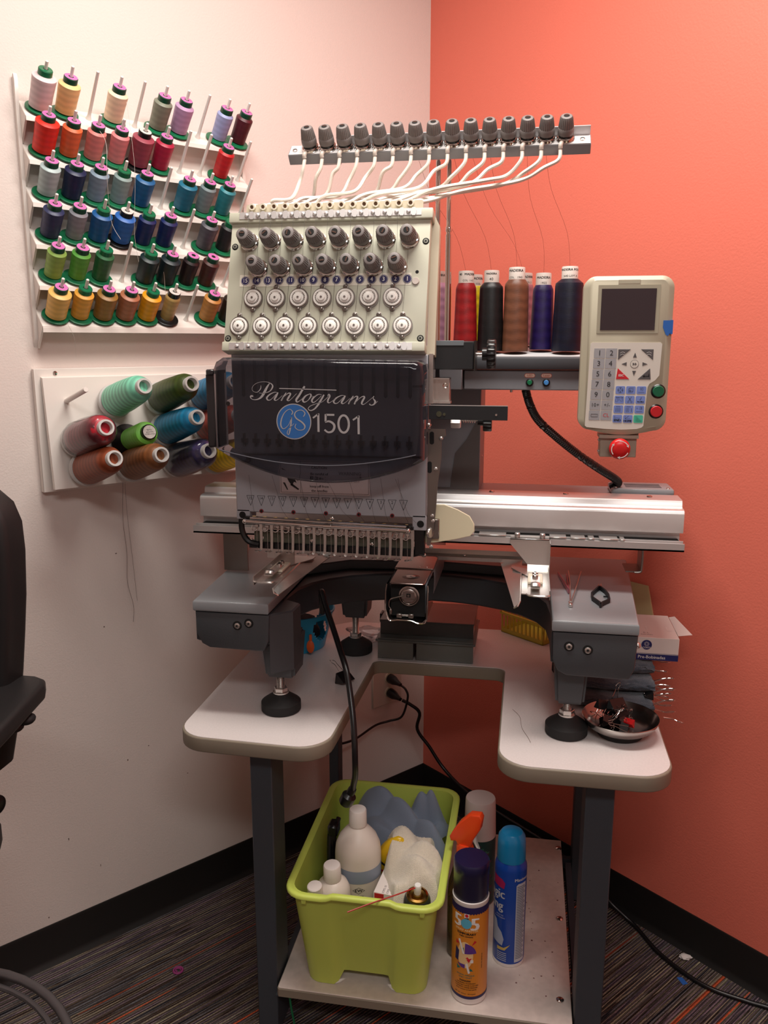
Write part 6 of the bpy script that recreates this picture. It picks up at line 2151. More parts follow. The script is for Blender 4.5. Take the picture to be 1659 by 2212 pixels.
# rim: a rolled flange
lp = crate_loop(1.0)
bm = bmesh.new()
rr = []
for off, dz in ((0.000, -0.004), (0.0, 0.0005), (0.004, 0.0022), (0.010, 0.0018), (0.0125, -0.001), (0.0125, -0.0065), (0.0105, -0.0065), (0.0105, -0.002)):
    ring = []
    for x, y, s, _ in lp:
        v = Vector((x - CT.x, y - CT.y))
        dirx = Vector((max(-1, min(1, (v.x) / (HT.x - 0.03) * 1.0)) if abs(v.x) > HT.x - 0.032 else 0, 0))
        diry = Vector((0, max(-1, min(1, v.y / HT.y)) if abs(v.y) > HT.y - 0.032 else 0))
        nrm = Vector(((1 if v.x > 0 else -1) * max(0, abs(v.x) - (HT.x - 0.032)) / 0.032, (1 if v.y > 0 else -1) * max(0, abs(v.y) - (HT.y - 0.032)) / 0.032))
        nrm = nrm.normalized() if nrm.length > 1e-6 else nrm
        lift = 0.007 * (s if v.y < 0 and abs(v.y) > HT.y - 0.02 else 0)
        ring.append(bm.verts.new((x + nrm.x * off, y + nrm.y * off, ZS + ZH + dz + lift)))
    rr.append(ring)
for a in range(len(rr) - 1):
    for q in range(N_):
        w = (q + 1) % N_
        bm.faces.new((rr[a][q], rr[a][w], rr[a + 1][w], rr[a + 1][q]))
bmesh.ops.recalc_face_normals(bm, faces=bm.faces[:])
part('crate_rim', B().from_bm(bm), m_lime, crate, smooth=60)
for x in (-0.405, -0.168):
    part('rim_peg', B().box(x - 0.005, x + 0.005, 1.4045, 1.4115, ZS + ZH - 0.018, ZS + ZH - 0.004, 0.001), m_lime, crate)

m_hdpe = mat('cream_bottle_plastic', '#dccfc4', 0.4)
ZC = ZS + 0.0285
# big bottle
bt = thing('squeeze_bottle', 'large cream bottle with a grey-blue band and white cap in the green crate', 'bottle', (-0.328, 1.571, ZC))
zz = 0.348
p = (-0.328, 1.571, 0)
part('bottle_body', B().lathe([(0.046, ZC), (0.0495, ZC + 0.005), (0.0495, 0.378), (0.0475, 0.396), (0.040, 0.414), (0.028, 0.429), (0.020, 0.436), (0.0165, 0.440), (0.0165, 0.445)], p, (0, 0, 1), 44), m_hdpe, bt)
part('cap', B().lathe([(0.0190, 0.4405), (0.0192, 0.443), (0.0186, 0.474), (0.0170, 0.4765)], p, (0, 0, 1), 48, ribs=1, ribd=0.02), mat('white_cap_plastic', '#e6dcd6', 0.4), bt)
b = B().lathe([(0.0498, 0.330), (0.0499, 0.331), (0.0499, 0.358), (0.0498, 0.359)], p, (0, 0, 1), 44)
b.mi = b.mi[:-2]; b.f = b.f[:-2]; b.uv = b.uv[:-2]
b.mat(1)
T = Matrix.Translation(p)
aE = 0.22
R_ = 0.0501
for q in range(4):
    d = [(0.0135, 0), (0, 0.0078), (-0.0135, 0), (0, -0.0078)]
    (xa, ya), (xb, yb2) = d[q], d[(q + 1) % 4]
    for j in range(3):
        s0, s1 = j / 3, (j + 1) / 3
        P_ = []
        for s, w in ((s0, 1), (s1, 1), (s1, 0.88), (s0, 0.88)):
            x, y = (xa + (xb - xa) * s) * w, (ya + (yb2 - ya) * s) * w
            P_.append((R_ * sin(aE + x / R_), -R_ * cos(aE + x / R_), 0.315 + y))
        b.add(P_, [(0, 1, 2, 3)], L=T)
b.wraptext('EW', 0.0090, R_, aE, 0.315, T, 1.2, 0.0003)
b.wraptext('WHITE', 0.0052, R_, aE, 0.3010, T, 1.3, 0.0002)
part('bottle_label', b, [mat('grey_blue_band', '#8a93a6', 0.5), m_blackp], bt)
bt = thing('squeeze_bottle', 'smaller round-shouldered cream bottle at the front left of the crate', 'bottle', (-0.3655, 1.485, ZC))
p = Vector((-0.362, 1.502, ZC)); dv = Vector((-0.3655, 1.485, 0.398)) - p
part('bottle_body', B().lathe([(0.030, 0.0), (0.033, 0.004), (0.036, 0.1613), (0.035, 0.1783), (0.030, 0.1903), (0.022, 0.1973), (0.0165, 0.2003), (0.0165, 0.2053)], p, dv, 40), m_hdpe, bt)
part('cap', B().lathe([(0.0182, 0.2013), (0.0184, 0.2043), (0.0178, 0.2323), (0.0165, 0.2343)], p, dv, 44, ribs=1, ribd=0.02), mat('white_cap_plastic', '#e6dcd6', 0.4), bt)
bt = thing('squeeze_bottle', 'shortest cream bottle whose white cap just shows over the left front rim', 'bottle', (-0.397, 1.448, ZC))
p = Vector((-0.388, 1.487, ZC)); dv = Vector((-0.3945, 1.452, 0.372)) - p
part('bottle_body', B().lathe([(0.016, 0.0), (0.0185, 0.005), (0.019, 0.1563), (0.016, 0.1813), (0.014, 0.1863)], p, dv, 30), m_hdpe, bt)
part('cap', B().lathe([(0.0158, 0.1873), (0.0160, 0.1903), (0.0155, 0.2063), (0.0140, 0.2078)], p, dv, 40, ribs=1, ribd=0.02), mat('white_cap_plastic', '#e6dcd6', 0.4), bt)
# air duster with red straw
du = thing('duster_can', 'spray can with gold collar and white nozzle at the front right of the crate', 'can', (-0.178, 1.452, ZC))
p = Vector((-0.195, 1.494, ZC)); dv = Vector((-0.1830, 1.456, 0.3965)) - p
part('can_body', B().lathe([(0.026, 0.0), (0.0275, 0.003), (0.0275, 0.1913), (0.0260, 0.1988), (0.0225, 0.2043)], p, dv, 40), mat('dark_can', '#3a3c38', 0.3, 0.4), du)
part('gold_collar', B().lathe([(0.0225, 0.2033), (0.0215, 0.2083), (0.0175, 0.2103), (0.0165, 0.2063), (0.0120, 0.2053), (0.009, 0.2108), (0.006, 0.2113)], p, dv, 36), mat('brass', '#b08a4c', 0.25, 1.0), du)
part('nozzle', B().lathe([(0.0070, 0.2113), (0.0074, 0.2133), (0.0072, 0.2308), (0.0060, 0.2328)], p, dv, 24), m_wplast, du)
b = B().tube([(-0.188, 1.452, 0.3890), (-0.220, 1.425, 0.3895), (-0.265, 1.395, 0.3870), (-0.3080, 1.3700, 0.3800)], 0.0013, 8, 4)
single('red_straw', b, mat('red_straw_plastic', '#b02420', 0.35), 'thin red straw reaching from the white nozzle over the crate rim', 'straw')
# paper carton under the towel
b = B(Matrix.Translation((-0.240, 1.530, ZC)) @ Matrix.Rotation(radians(-6), 4, 'Z')).box(-0.038, 0.030, -0.034, 0.050, 0, 0.170, 0.001)
b.mat(1)
for k in range(5):
    b.text('IOMS 10', 0.007, Matrix.Translation((0.018 - k * 0.009, -0.02, 0.1703)) @ Matrix.Rotation(pi / 2, 4, 'Z'))
b.mat(2).box(-0.036, -0.016, -0.0345, -0.034, 0.140, 0.168)
single('small_carton', b, [m_card, mat('grey_print', '#8a8080', 0.5), m_redp], 'upright white paper carton beside the duster can in the crate', 'carton')
# yellow packet
pk = thing('yellow_packet', 'shiny yellow and red packet tucked beneath the cream towel in the crate', 'packet', (-0.262, 1.62, ZC))
b = B()
T = Matrix.Translation((-0.262, 1.612, 0.335)) @ Matrix.Rotation(radians(20), 4, 'Y') @ Matrix.Rotation(radians(15), 4, 'X')


def pf(u, v):
    a, e = 2 * pi * u, pi * (v - 0.5)
    d = 1 + 0.06 * sin(5 * a + 3 * e)
    return (0.034 * d * cos(e) * cos(a), 0.022 * d * cos(e) * sin(a), 0.075 * sin(e))


b.sheet(pf, 32, 18, L=T)
part('packet_body', b, mat('yellow_foil', '#e0b41c', 0.3), pk)
b = B()
for a0, a1, z0, z1, m in ((-0.5, 0.1, 0.030, 0.050, 0), (-0.7, 0.5, 0.000, 0.006, 1), (-0.4, 0.5, -0.020, -0.014, 0)):
    b.mat(m)
    b.sheet(lambda u, v: (0.0352 * cos(math.asin(max(-1, min(1, (z0 + (z1 - z0) * v) / 0.075)))) * sin(a0 + (a1 - a0) * u), -0.0232 * cos(math.asin((z0 + (z1 - z0) * v) / 0.075)) * cos(a0 + (a1 - a0) * u) - 0.0006, z0 + (z1 - z0) * v), 6, 2, L=T)
part('packet_print', b, [m_redp, m_blackp], pk)


def cloth(name, label, c, size, peaks, m, cat, th=0.003, seed=1, amp=0.006, nu=44, drop=1.0, terry=0.0, rot=0.0):
    """draped cloth: height field of soft bumps falling at its edges, with folds"""
    rnd_ = random.Random(seed)
    fr = [(rnd_.uniform(8, 30), rnd_.uniform(8, 30), rnd_.uniform(0, 6)) for _ in range(5)]

    def f(u, v):
        x, y = (u - 0.5) * size[0], (v - 0.5) * size[1]
        ex = 0.010 * sin(v * 9 + seed) * (1 if u > 0.5 else -1) * abs(2 * u - 1) ** 2
        z = 0
        for px, py, ph, pr in peaks:
            z = max(z, ph * math.exp(-((x - px) ** 2 + (y - py) ** 2) / (pr * pr)))
        for fx, fy, p0 in fr:
            z += amp * sin(fx * x * 3 + fy * y * 3 + p0)
        e = max(abs(2 * u - 1), abs(2 * v - 1))
        z -= drop * 0.03 * max(0, e - 0.75) ** 1.5 * 8
        if terry:
            z += rnd_.uniform(-terry, terry)
        xr, yr = (x + ex) * cos(rot) - y * sin(rot), (x + ex) * sin(rot) + y * cos(rot)
        return (c[0] + xr, c[1] + yr, c[2] + z)
    b = B().sheet(f, nu, nu, th)
    return single(name, b, m, label, cat, smooth=70)


m_wtowel = mat('cream_terry', '#e6d8c4', 1.0, noise=0.06, nscale=300, bump=1.0, bscale=800, sheen=0.5)
cloth('cream_towel', 'crumpled cream terry washcloth on top of the crate contents', (-0.2080, 1.572, 0.352), (0.122, 0.190), [(-0.012, 0.060, 0.060, 0.050), (0.030, 0.010, 0.052, 0.045), (0.000, -0.050, 0.040, 0.042)], m_wtowel, 'towel', 0.008, 4, 0.0055, 60, 1.3, 0.0011, 0.2)
m_blue_cloth = mat('grey_blue_fabric', '#7a8496', 0.95, bump=0.3, bscale=700, sheen=0.2)
cloth('grey_blue_cloth', 'grey-blue fabric with frayed peaks at the back of the crate', (-0.265, 1.735, 0.335), (0.225, 0.150), [(-0.050, 0.030, 0.068, 0.055), (0.040, 0.045, 0.078, 0.026), (0.062, 0.050, 0.074, 0.022), (-0.01, 0.0, 0.056, 0.07), (0.085, -0.03, 0.040, 0.05)], m_blue_cloth, 'cloth', 0.0012, 7, 0.0095, 60, 1.0, 0.0, -0.1)
b = B()
rnd = random.Random(4)
for k in range(3):
    b.tube([(-0.392 + 0.004 * k, 1.56 + 0.02 * k, ZC + 0.01), (-0.394 + 0.004 * k, 1.575 + 0.02 * k, 0.30), (-0.398 + 0.005 * k, 1.60, 0.385), (-0.392 + 0.004 * k, 1.61 + 0.01 * k, 0.405 + 0.004 * k)], 0.0055, 8, 5)
b.box(-0.402, -0.380, 1.595, 1.63, 0.385, 0.412, 0.004)
single('black_cable_bundle', b, m_black, 'bundle of black cable standing along the left wall of the crate', 'cable')
b = B()
lump(b, (-0.30, 1.72, 0.225), (0.085, 0.07, 0.055), 12, 0.2, 12, ZC)
single('dark_rag', b, mat('dark_rag_cloth', '#3a3a40', 0.95), 'dark rag deep in the crate beneath the grey-blue fabric', 'cloth')

# ------------------------------------------------------------------ cans and bottles on the lower shelf
m_paper_w = mat('can_white', '#e4dcd8', 0.35)
c5 = thing('spray_can', 'orange and navy temporary adhesive spray can at the front of the lower shelf', 'spray can', (-0.0795, 1.488, ZS))
p = (-0.0795, 1.488, ZS)
R5 = 0.0365
part('can_body', B().lathe([(0.0340, 0.0), (0.0362, 0.002), (0.0362, 0.010), (R5, 0.0112), (R5, 0.2250), (0.0368, 0.2262), (0.0368, 0.2310), (0.0350, 0.2320)], p, (0, 0, 1), 56), m_paper_w, c5)
b = B().lathe([(R5 + 0.0002, 0.0145), (R5 + 0.0002, 0.218)], p, (0, 0, 1), 56)
b.f = b.f[:-2]; b.mi = b.mi[:-2]; b.uv = b.uv[:-2]
T = Matrix.Translation(p)
RL = R5 + 0.0005


def strip(b, x0, x1, z0, z1, R, T):
    b.wrappoly([(x0, z0), (x1, z0), (x1, z1), (x0, z1)], R, T)


MP = {}
pmats = [mat('can_orange', '#dc8a2c', 0.35), m_navyp, m_whitep, m_redp, mat('print_violet', '#5c3488', 0.5), mat('print_teal', '#1c7068', 0.5), mat('print_sky', '#5cb0cc', 0.5), m_blackp, mat('print_cream', '#ecc890', 0.5)]
b.mat(1)
half = pi * R5
strip(b, -half, half, 0.0140, 0.0205, RL, T)
strip(b, -half, half, 0.2090, 0.2225, RL, T)
for k in range(40):
    x = -half + (k + 0.5) * 2 * half / 40
    b.wrappoly([(x - half / 40, 0.2092), (x, 0.2065), (x + half / 40, 0.2092)], RL, T)
RP = RL + 0.0003
A5 = -0.006
b.mat(2)
strip(b, A5 - 0.004, A5 + 0.0055, 0.1990, 0.2085, RP, T)
b.mat(3).wrappoly([(A5 + 0.0008 + 0.0036 * cos(2 * pi * q / 14), 0.2045 + 0.0036 * sin(2 * pi * q / 14)) for q in range(14)], RP + 0.0003, T)
b.mat(7).wraptext('odif', 0.0048, RP + 0.0003, (A5 + 0.001) / RP, 0.1985, T, 1.0, 0.0003)
b.mat(2).wraptext('5', 0.038, RP, (A5 - 0.0185) / RP, 0.1885, T, 1.05, 0.0018)
b.wraptext('5', 0.038, RP, (A5 + 0.0185) / RP, 0.1845, T, 1.05, 0.0018)
b.mat(6).wrappoly([(A5 + 0.0112 * cos(2 * pi * q / 24), 0.1865 + 0.0112 * sin(2 * pi * q / 24)) for q in range(24)], RP + 0.0004, T)
b.mat(8).wraptext('SPRAY AND FIX', 0.0070, RP, A5 / RP, 0.1710, T, 1.0, 0.0003)
b.mat(7).wraptext('TEMPORARY', 0.0072, RP, A5 / RP, 0.1630, T, 1.0, 0.0004)
b.wraptext('FABRIC ADHESIVE', 0.0036, RP, A5 / RP, 0.1570, T, 1.0, 0.0003)
b.mat(8).wrappoly([(A5 + 0.0165 * cos(2 * pi * q / 20) - 0.001, 0.1150 + 0.030 * sin(2 * pi * q / 20)) for q in range(20)], RP, T)
b.mat(4).wrappoly([(A5 - 0.002, 0.118)] + [(A5 - 0.002 + 0.0240 * cos(a), 0.118 + 0.0240 * sin(a)) for a in [0.1 + k * 0.18 for k in range(9)]], RP + 0.0004, T)
b.mat(4).wrappoly([(A5 - 0.018, 0.094), (A5 - 0.001, 0.094), (A5 - 0.001, 0.085), (A5 - 0.008, 0.086)], RP + 0.0004, T)
b.mat(3)
for q in ([(-0.022, 0.136), (-0.014, 0.138), (-0.021, 0.146)], [(0.012, 0.138), (0.022, 0.146), (0.018, 0.150)], [(0.002, 0.106), (0.013, 0.110), (0.007, 0.099)], [(0.0, 0.108), (0.004, 0.112), (0.008, 0.107)]):
    b.wrappoly([(A5 + x, y) for x, y in q], RP + 0.0005, T)
b.mat(5)
for q in ([(-0.010, 0.128), (-0.004, 0.132), (-0.003, 0.122)], [(-0.018, 0.080), (-0.010, 0.084), (-0.019, 0.090)], [(0.008, 0.080), (0.016, 0.080), (0.010, 0.087)]):
    b.wrappoly([(A5 + x, y) for x, y in q], RP + 0.0005, T)
b.mat(1).wrappoly([(A5 - 0.024, 0.100), (A5 - 0.016, 0.098), (A5 - 0.014, 0.122), (A5 - 0.022, 0.130)], RP + 0.0004, T)
b.mat(2)
for q in ([(-0.016, 0.148), (-0.006, 0.118), (-0.002, 0.118), (-0.012, 0.150)], [(0.0, 0.096), (0.006, 0.074), (0.010, 0.076), (0.004, 0.098)], [(0.010, 0.106), (0.016, 0.106), (0.016, 0.099), (0.010, 0.099)]):
    b.wrappoly([(A5 + x, y) for x, y in q], RP + 0.0006, T)
b.mat(5).wraptext('SEWING APPLIQUE', 0.0045, RP, A5 / RP, 0.0690, T, 1.0, 0.0001)
b.wraptext('QUILT CRAFT', 0.0045, RP, A5 / RP, 0.0635, T, 1.0, 0.0001)
b.mat(7).wraptext('DANGER!', 0.0055, RP, A5 / RP, 0.0560, T, 1.0, 0.0004)
for k, s in enumerate(('EXTREMELY FLAMMABLE', 'VAPORS MAY CAUSE FLASH FIRE', 'CONTENTS UNDER PRESSURE', '(Read cautions on back panel)')):
    b.wraptext(s, 0.0036, RP, (A5 + 0.002) / RP, 0.0505 - k * 0.0047, T, 1.0, 0.0001)
b.wraptext('NET WT. 12.4 oz. - 352.4 grams', 0.0034, RP, A5 / RP, 0.0262, T, 1.0, 0.0001)
b.wraptext('SHAKE WELL BEFORE USE', 0.0030, RP, 0.78, 0.100, T, 1.0, 0.0001, rot=pi / 2)
part('can_label', b, pmats, c5, smooth=0)
part('cap', B().lathe([(0.0345, 0.2315), (0.0352, 0.2330), (0.0352, 0.2860), (0.0357, 0.2870), (0.0357, 0.3060), (0.0335, 0.3095)], p, (0, 0, 1), 52), mat('navy_cap', '#16143a', 0.3), c5)

cb = thing('spray_can', 'blue starch spray can with a light blue domed cap behind the orange can', 'spray can', (-0.0020, 1.604, ZS))
p = (-0.0020, 1.604, ZS)
RB = 0.0340
part('can_body', B().lathe([(0.0315, 0.0), (0.0338, 0.002), (0.0338, 0.008), (RB, 0.009), (RB, 0.2250), (0.0335, 0.2300), (0.0290, 0.2420), (0.0275, 0.2450)], p, (0, 0, 1), 52), mat('can_blue', '#1446a4', 0.3), cb)
part('base_band', B().lathe([(0.0342, 0.0005), (0.0342, 0.0075)], p, (0, 0, 1), 44), m_paper_w, cb)
part('cap', B().lathe([(0.0300, 0.2420), (0.0302, 0.2450), (0.0296, 0.2820), (0.0280, 0.2950), (0.0220, 0.3035), (0.010, 0.3070), (0.0001, 0.3075)], p, (0, 0, 1), 44), mat('cyan_cap', '#1c86bc', 0.25), cb)
T = Matrix.Translation(p)
b = B()
RL = RB + 0.0006
b.mat(0)
b.wrappoly([(0.0135, 0.0120), (0.0400, 0.0120), (0.0400, 0.200), (0.0180, 0.200), (0.0135, 0.196)], RL, T)
b.mat(1)
for k in range(44):
    z = 0.020 + k * 0.0040
    b.wrappoly([(0.0155, z), (0.0385 - 0.003 * ((k * 7) % 3), z), (0.0385 - 0.003 * ((k * 7) % 3), z + 0.0017), (0.0155, z + 0.0017)], RL + 0.0002, T)
b.mat(0).wraptext('Magic', 0.030, RL, -0.0400 / RL, 0.1720, T, 0.85, 0.0009)
b.wraptext('Sizing', 0.030, RL, -0.0430 / RL, 0.1440, T, 0.85, 0.0009)
b.wraptext('Maximum', 0.0100, RL, 0.0290 / RL, 0.2090, T, 1.0, 0.0004)
b.wraptext('SPRAY DE', 0.0042, RL, -0.022 / RL, 0.1220, T, 1.0)
b.wraptext('PLANCHADO', 0.0042, RL, -0.022 / RL, 0.1165, T, 1.0)
b.mat(2).wrappoly([(-0.042, 0.190), (-0.013, 0.186), (-0.0105, 0.200), (-0.018, 0.208), (-0.042, 0.212)], RL, T)
b.mat(3).wrappoly([(-0.040, 0.056), (-0.014, 0.050), (-0.0105, 0.066), (-0.016, 0.082), (-0.026, 0.092), (-0.030, 0.108), (-0.040, 0.112)], RL, T)
b.mat(4).wrappoly([(-0.026, 0.046), (-0.010, 0.046), (0.004, 0.056), (-0.008, 0.040), (-0.026, 0.038)], RL, T)
b.mat(3)
for k in range(5):
    b.wrappoly([(-0.026, 0.014 + k * 0.0045), (-0.004, 0.014 + k * 0.0045), (-0.004, 0.016 + k * 0.0045), (-0.026, 0.016 + k * 0.0045)], RL, T)
part('can_label', b, [mat('label_silver', '#c0c4cc', 0.4), mat('label_text_grey', '#5c6478', 0.5), mat('magenta_print', '#a81c58', 0.5), mat('label_pale_blue', '#a8b0c4', 0.5), mat('print_gold', '#c8b060', 0.5)], cb, smooth=0)

cw = thing('spray_can', 'dark floral spray can with a wide white cap, rearmost on the lower shelf', 'spray can', (-0.0800, 1.790, ZS))
p = (-0.0780, 1.790, ZS)
RW = 0.0375
part('can_body', B().lathe([(0.0345, 0.0), (0.0370, 0.003), (RW, 0.010), (RW, 0.166), (0.0350, 0.178)], p, (0, 0, 1), 44), mat('dark_teal_print', '#1c3a38', 0.4), cw)
b = B()
rnd = random.Random(3)
T = Matrix.Translation(p)
for k in range(40):
    x, y = rnd.uniform(-0.034, 0.040), rnd.uniform(0.03, 0.160)
    a, l = rnd.uniform(0, pi), rnd.uniform(0.003, 0.006)
    b.mat(rnd.choice((0, 0, 1)))
    b.wrappoly([(x + l * cos(a + q * pi / 4) * (1 if q % 4 == 0 else 0.5), y + l * sin(a + q * pi / 4) * (1 if q % 4 == 0 else 0.5)) for q in range(8)], RW + 0.0005 + 0.0002 * (k % 3), T)
part('leaf_print', b, [mat('leaf_green', '#3a6a5c', 0.5), mat('plum_print', '#5a2a44', 0.5)], cw, smooth=0)
part('cap', B().lathe([(0.0372, 0.172), (0.0378, 0.175), (0.0352, 0.262), (0.0338, 0.2655)], p, (0, 0, 1), 48), mat('translucent_white_cap', '#d8c8c4', 0.45), cw)

tr = thing('trigger_bottle', 'clear trigger spray bottle with an orange head and amber liquid by the crate', 'spray bottle', (-0.1030, 1.600, ZS))
p = (-0.1030, 1.605, ZS)
m_pet = clear_mat('clear_pet', (0.94, 0.93, 0.88, 1), 0.05, '#e8e0c8', 0.06)
b = B().lathe([(0.030, 0.0), (0.0335, 0.003), (0.0335, 0.145), (0.0315, 0.170), (0.024, 0.200), (0.0165, 0.222), (0.0135, 0.232), (0.0135, 0.240)], p, (0, 0, 1), 40, L=Matrix.Identity(4))
part('bottle_body', b, m_pet, tr)
part('amber_liquid', B().lathe([(0.0285, 0.002), (0.0322, 0.004), (0.0322, 0.120)], p, (0, 0, 1), 36), clear_mat('amber', (0.95, 0.82, 0.40, 1), 0.1, '#c8a034', 0.5), tr)
T = Matrix.Translation((-0.1000, 1.600, ZS)) @ Matrix.Rotation(radians(-14), 4, 'Z')
b = B(T @ Matrix.Translation((0, 0, 0.262)) @ Matrix.Diagonal((1.15, 1, 1.28, 1)) @ Matrix.Translation((0, 0, -0.262)))
b.lathe([(0.0160, 0.238), (0.0165, 0.240), (0.0165, 0.262), (0.0140, 0.266)], (0, 0, 0), (0, 0, 1), 40, ribs=1, ribd=0.04)
b.prism([(-0.012, 0.262), (0.012, 0.262), (0.017, 0.278), (0.030, 0.300), (0.0330, 0.320), (0.0290, 0.3260), (0.010, 0.3240), (-0.010, 0.305), (-0.0230, 0.286), (-0.0285, 0.276), (-0.0260, 0.268), (-0.016, 0.270)], 'XZ', -0.0105, 0.0105, 0.003, 3)
part('trigger_head', b, mat('orange_trigger', '#f04a1c', 0.3), tr)
b = B(T).prism([(0.012, 0.290), (0.022, 0.296), (0.025, 0.276), (0.032, 0.260), (0.027, 0.262), (0.018, 0.278)], 'XZ', -0.005, 0.005, 0.001)
part('trigger', b, m_wplast, tr)

# ------------------------------------------------------------------ socket, plugs, cables
m_plate = mat('cover_plate_white', '#d4c8bc', 0.4)
out = thing('wall_outlet', 'white double socket plate on the white wall under the table', 'outlet', tuple(WL @ Vector((0.158, 0.003, 0.35))))
b = B(WL).box(0.100, 0.2160, 0.0, 0.006, 0.355, 0.482, 0.002)
part('cover_plate', b, m_plate, out)
for z in (0.4413, 0.3940):
    b = B(WL).lathe([(0.0175, 0.006), (0.0170, 0.0085)], (0.1515, 0, z), (0, 1, 0), 28)
    part('socket_face', b, mat('socket_ivory', '#d8cdb8', 0.4), out)
for z, lb in ((0.4413, 'black plug in the upper socket under the table'), (0.3940, 'black moulded plug in the lower socket under the table')):
    b = B(WL)
    b.lathe([(0.0140, 0.009), (0.0150, 0.012), (0.0135, 0.030), (0.0080, 0.046), (0.0055, 0.060)], (0.1515, 0, z), (0, 1, -0.12), 24)
    single('power_plug', b, m_black, lb, 'plug')


def w2(s, o, z):
    return tuple(WL @ Vector((s, o, z)))


b = B().tube([w2(0.1515, 0.065, 0.433), w2(0.150, 0.082, 0.425), w2(0.148, 0.088, 0.400), w2(0.160, 0.075, 0.340), w2(0.19, 0.05, 0.3250), w2(0.24, 0.045, 0.3240), (-0.46, 2.16, 0.330), (-0.50, 2.10, 0.34)], 0.0035, 10)
single('power_cable', b, m_black, 'thin black cable looping from the upper plug to the left behind the leg', 'cable')
b = B().tube([w2(0.1500, 0.065, 0.386), w2(0.135, 0.085, 0.375), w2(0.110, 0.10, 0.345), (-0.30, 2.335, 0.29), (-0.262, 2.335, 0.235), (-0.215, 2.32, 0.175), (-0.140, 2.27, 0.132), (-0.03, 2.20, 0.108), (0.0917, 2.106, 0.095),
              (0.1746, 2.032, 0.073), (0.223, 1.989, 0.055), (0.257, 1.957, 0.035), (0.310, 1.925, 0.0055), (0.355, 1.838, 0.0055), (0.410, 1.773, 0.0055), (0.462, 1.735, 0.0055), (0.530, 1.712, 0.0055), (0.590, 1.690, 0.0055), (0.68, 1.60, 0.0055), (0.80, 1.45, 0.0055)], 0.0052, 10)
single('power_cable', b, m_black, 'long black cable from the lower plug along the orange wall onto the carpet', 'cable')
cbn = thing('hanging_cable', 'black cable hanging from the machine through the cut-out into the crate', 'cable', (-0.33, 1.5, 0.5))
b = B().tube([(-0.432, 1.70, 0.865), (-0.424, 1.665, 0.925), (-0.410, 1.640, 0.905), (-0.383, 1.600, 0.8642), (-0.360, 1.560, 0.835), (-0.338, 1.520, 0.8060), (-0.320, 1.482, 0.750), (-0.3105, 1.458, 0.700), (-0.308, 1.452, 0.655), (-0.3120, 1.470, 0.610), (-0.3210, 1.495, 0.575), (-0.326, 1.510, 0.555)], 0.0062, 12)
part('cord', b, m_black, cbn)
b = B().lathe([(0.0080, 0), (0.0090, 0.006), (0.0085, 0.014), (0.0150, 0.020), (0.0150, 0.038), (0.0125, 0.042)], (-0.325, 1.508, 0.560), (-0.45, 0.12, -1.0), 20)
part('plug_end', b, m_black, cbn)

# ------------------------------------------------------------------ small things on the floor
def fpos(x, y):
    return Matrix.Translation((x, y, 0.0))


b = B(fpos(-0.7657, 1.587))
b.tube([(0.0105 * cos(2 * pi * k / 20), 0.0105 * sin(2 * pi * k / 20), 0.003) for k in range(21)], 0.0025, 6, 1)
b.tube([(0.0055 * cos(2 * pi * k / 14), 0.0055 * sin(2 * pi * k / 14), 0.004) for k in range(12)], 0.0018, 6, 1)
single('pink_ring', b, mat('pink_foil', '#9a3a78', 0.5), 'small pink coiled ring on the carpet', 'ring')
b = B(fpos(0.4177, 1.834))
lump(b, (0, 0, 0.005), (0.013, 0.009, 0.005), 6, 0.5, 8, 0.0005)
single('paper_scrap', b, mat('white_scrap', '#dcd4d0', 0.7), 'crumpled white scrap by the black baseboard', 'scrap')
b = B(fpos(0.3991, 1.756)).prism([(-0.012, 0.010), (0.000, 0.012), (0.010, -0.006), (-0.002, -0.012)], 'XY', 0.0004, 0.0012)
single('tape_scrap', b, mat('blue_tape', '#2462b4', 0.55), 'blue tape scrap under the black cable on the carpet', 'tape')
b = B().tube([(-0.452, 1.448, 0.108), (-0.449, 1.450, 0.07), (-0.444, 1.452, 0.03), (-0.446, 1.450, 0.003)], 0.0022, 6, 4)
single('green_ribbon', b, mat('green_ribbon_cloth', '#0c6a40', 0.6), 'green ribbon end hanging below the lower shelf', 'ribbon')

# ------------------------------------------------------------------ black drafting chair at the left edge
ch = thing('office_chair', 'black upholstered office chair cut off by the left picture edge', 'chair', (-1.02, 1.02, 0))
m_vinyl = mat('black_vinyl', '#1b191a', 0.5, bump=0.05, bscale=400)


def pad_mesh(outline, axis_lo, axis_hi, plane, bev, seg=4):
    return B().prism(outline, plane, axis_lo, axis_hi, bev, seg)


bo = []
bo += [(-1.235, 0.70), (-1.235, 1.10)] + [(-1.235 + 0.10 - 0.10 * cos(a), 1.14 + 0.085 * sin(a)) for a in [0.3 * k for k in range(1, 5)]]
bo += [(-0.95, 1.226), (-0.895, 1.222), (-0.85, 1.208), (-0.822, 1.185), (-0.809, 1.150), (-0.8075, 1.10), (-0.813, 1.02), (-0.822, 0.95), (-0.832, 0.88), (-0.845, 0.80), (-0.87, 0.70)]
bo = [(x - 0.038, z) for x, z in bo]
part('backrest', pad_mesh(bo, 1.205, 1.275, 'XZ', 0.018), m_vinyl, ch)
ap = [(-0.7905, 1.235), (-0.8030, 1.258), (-0.825, 1.268), (-0.90, 1.268), (-0.925, 1.24), (-0.915, 1.10), (-0.885, 0.98), (-0.850, 0.93), (-0.775, 0.93), (-0.748, 0.960), (-0.7450, 1.000), (-0.7640, 1.10)]
ap = [(x - 0.024, y) for x, y in ap]
ar = part('armrest', pad_mesh(ap, 0.835, 0.868, 'XY', 0.010), m_vinyl, ch)
b = B()
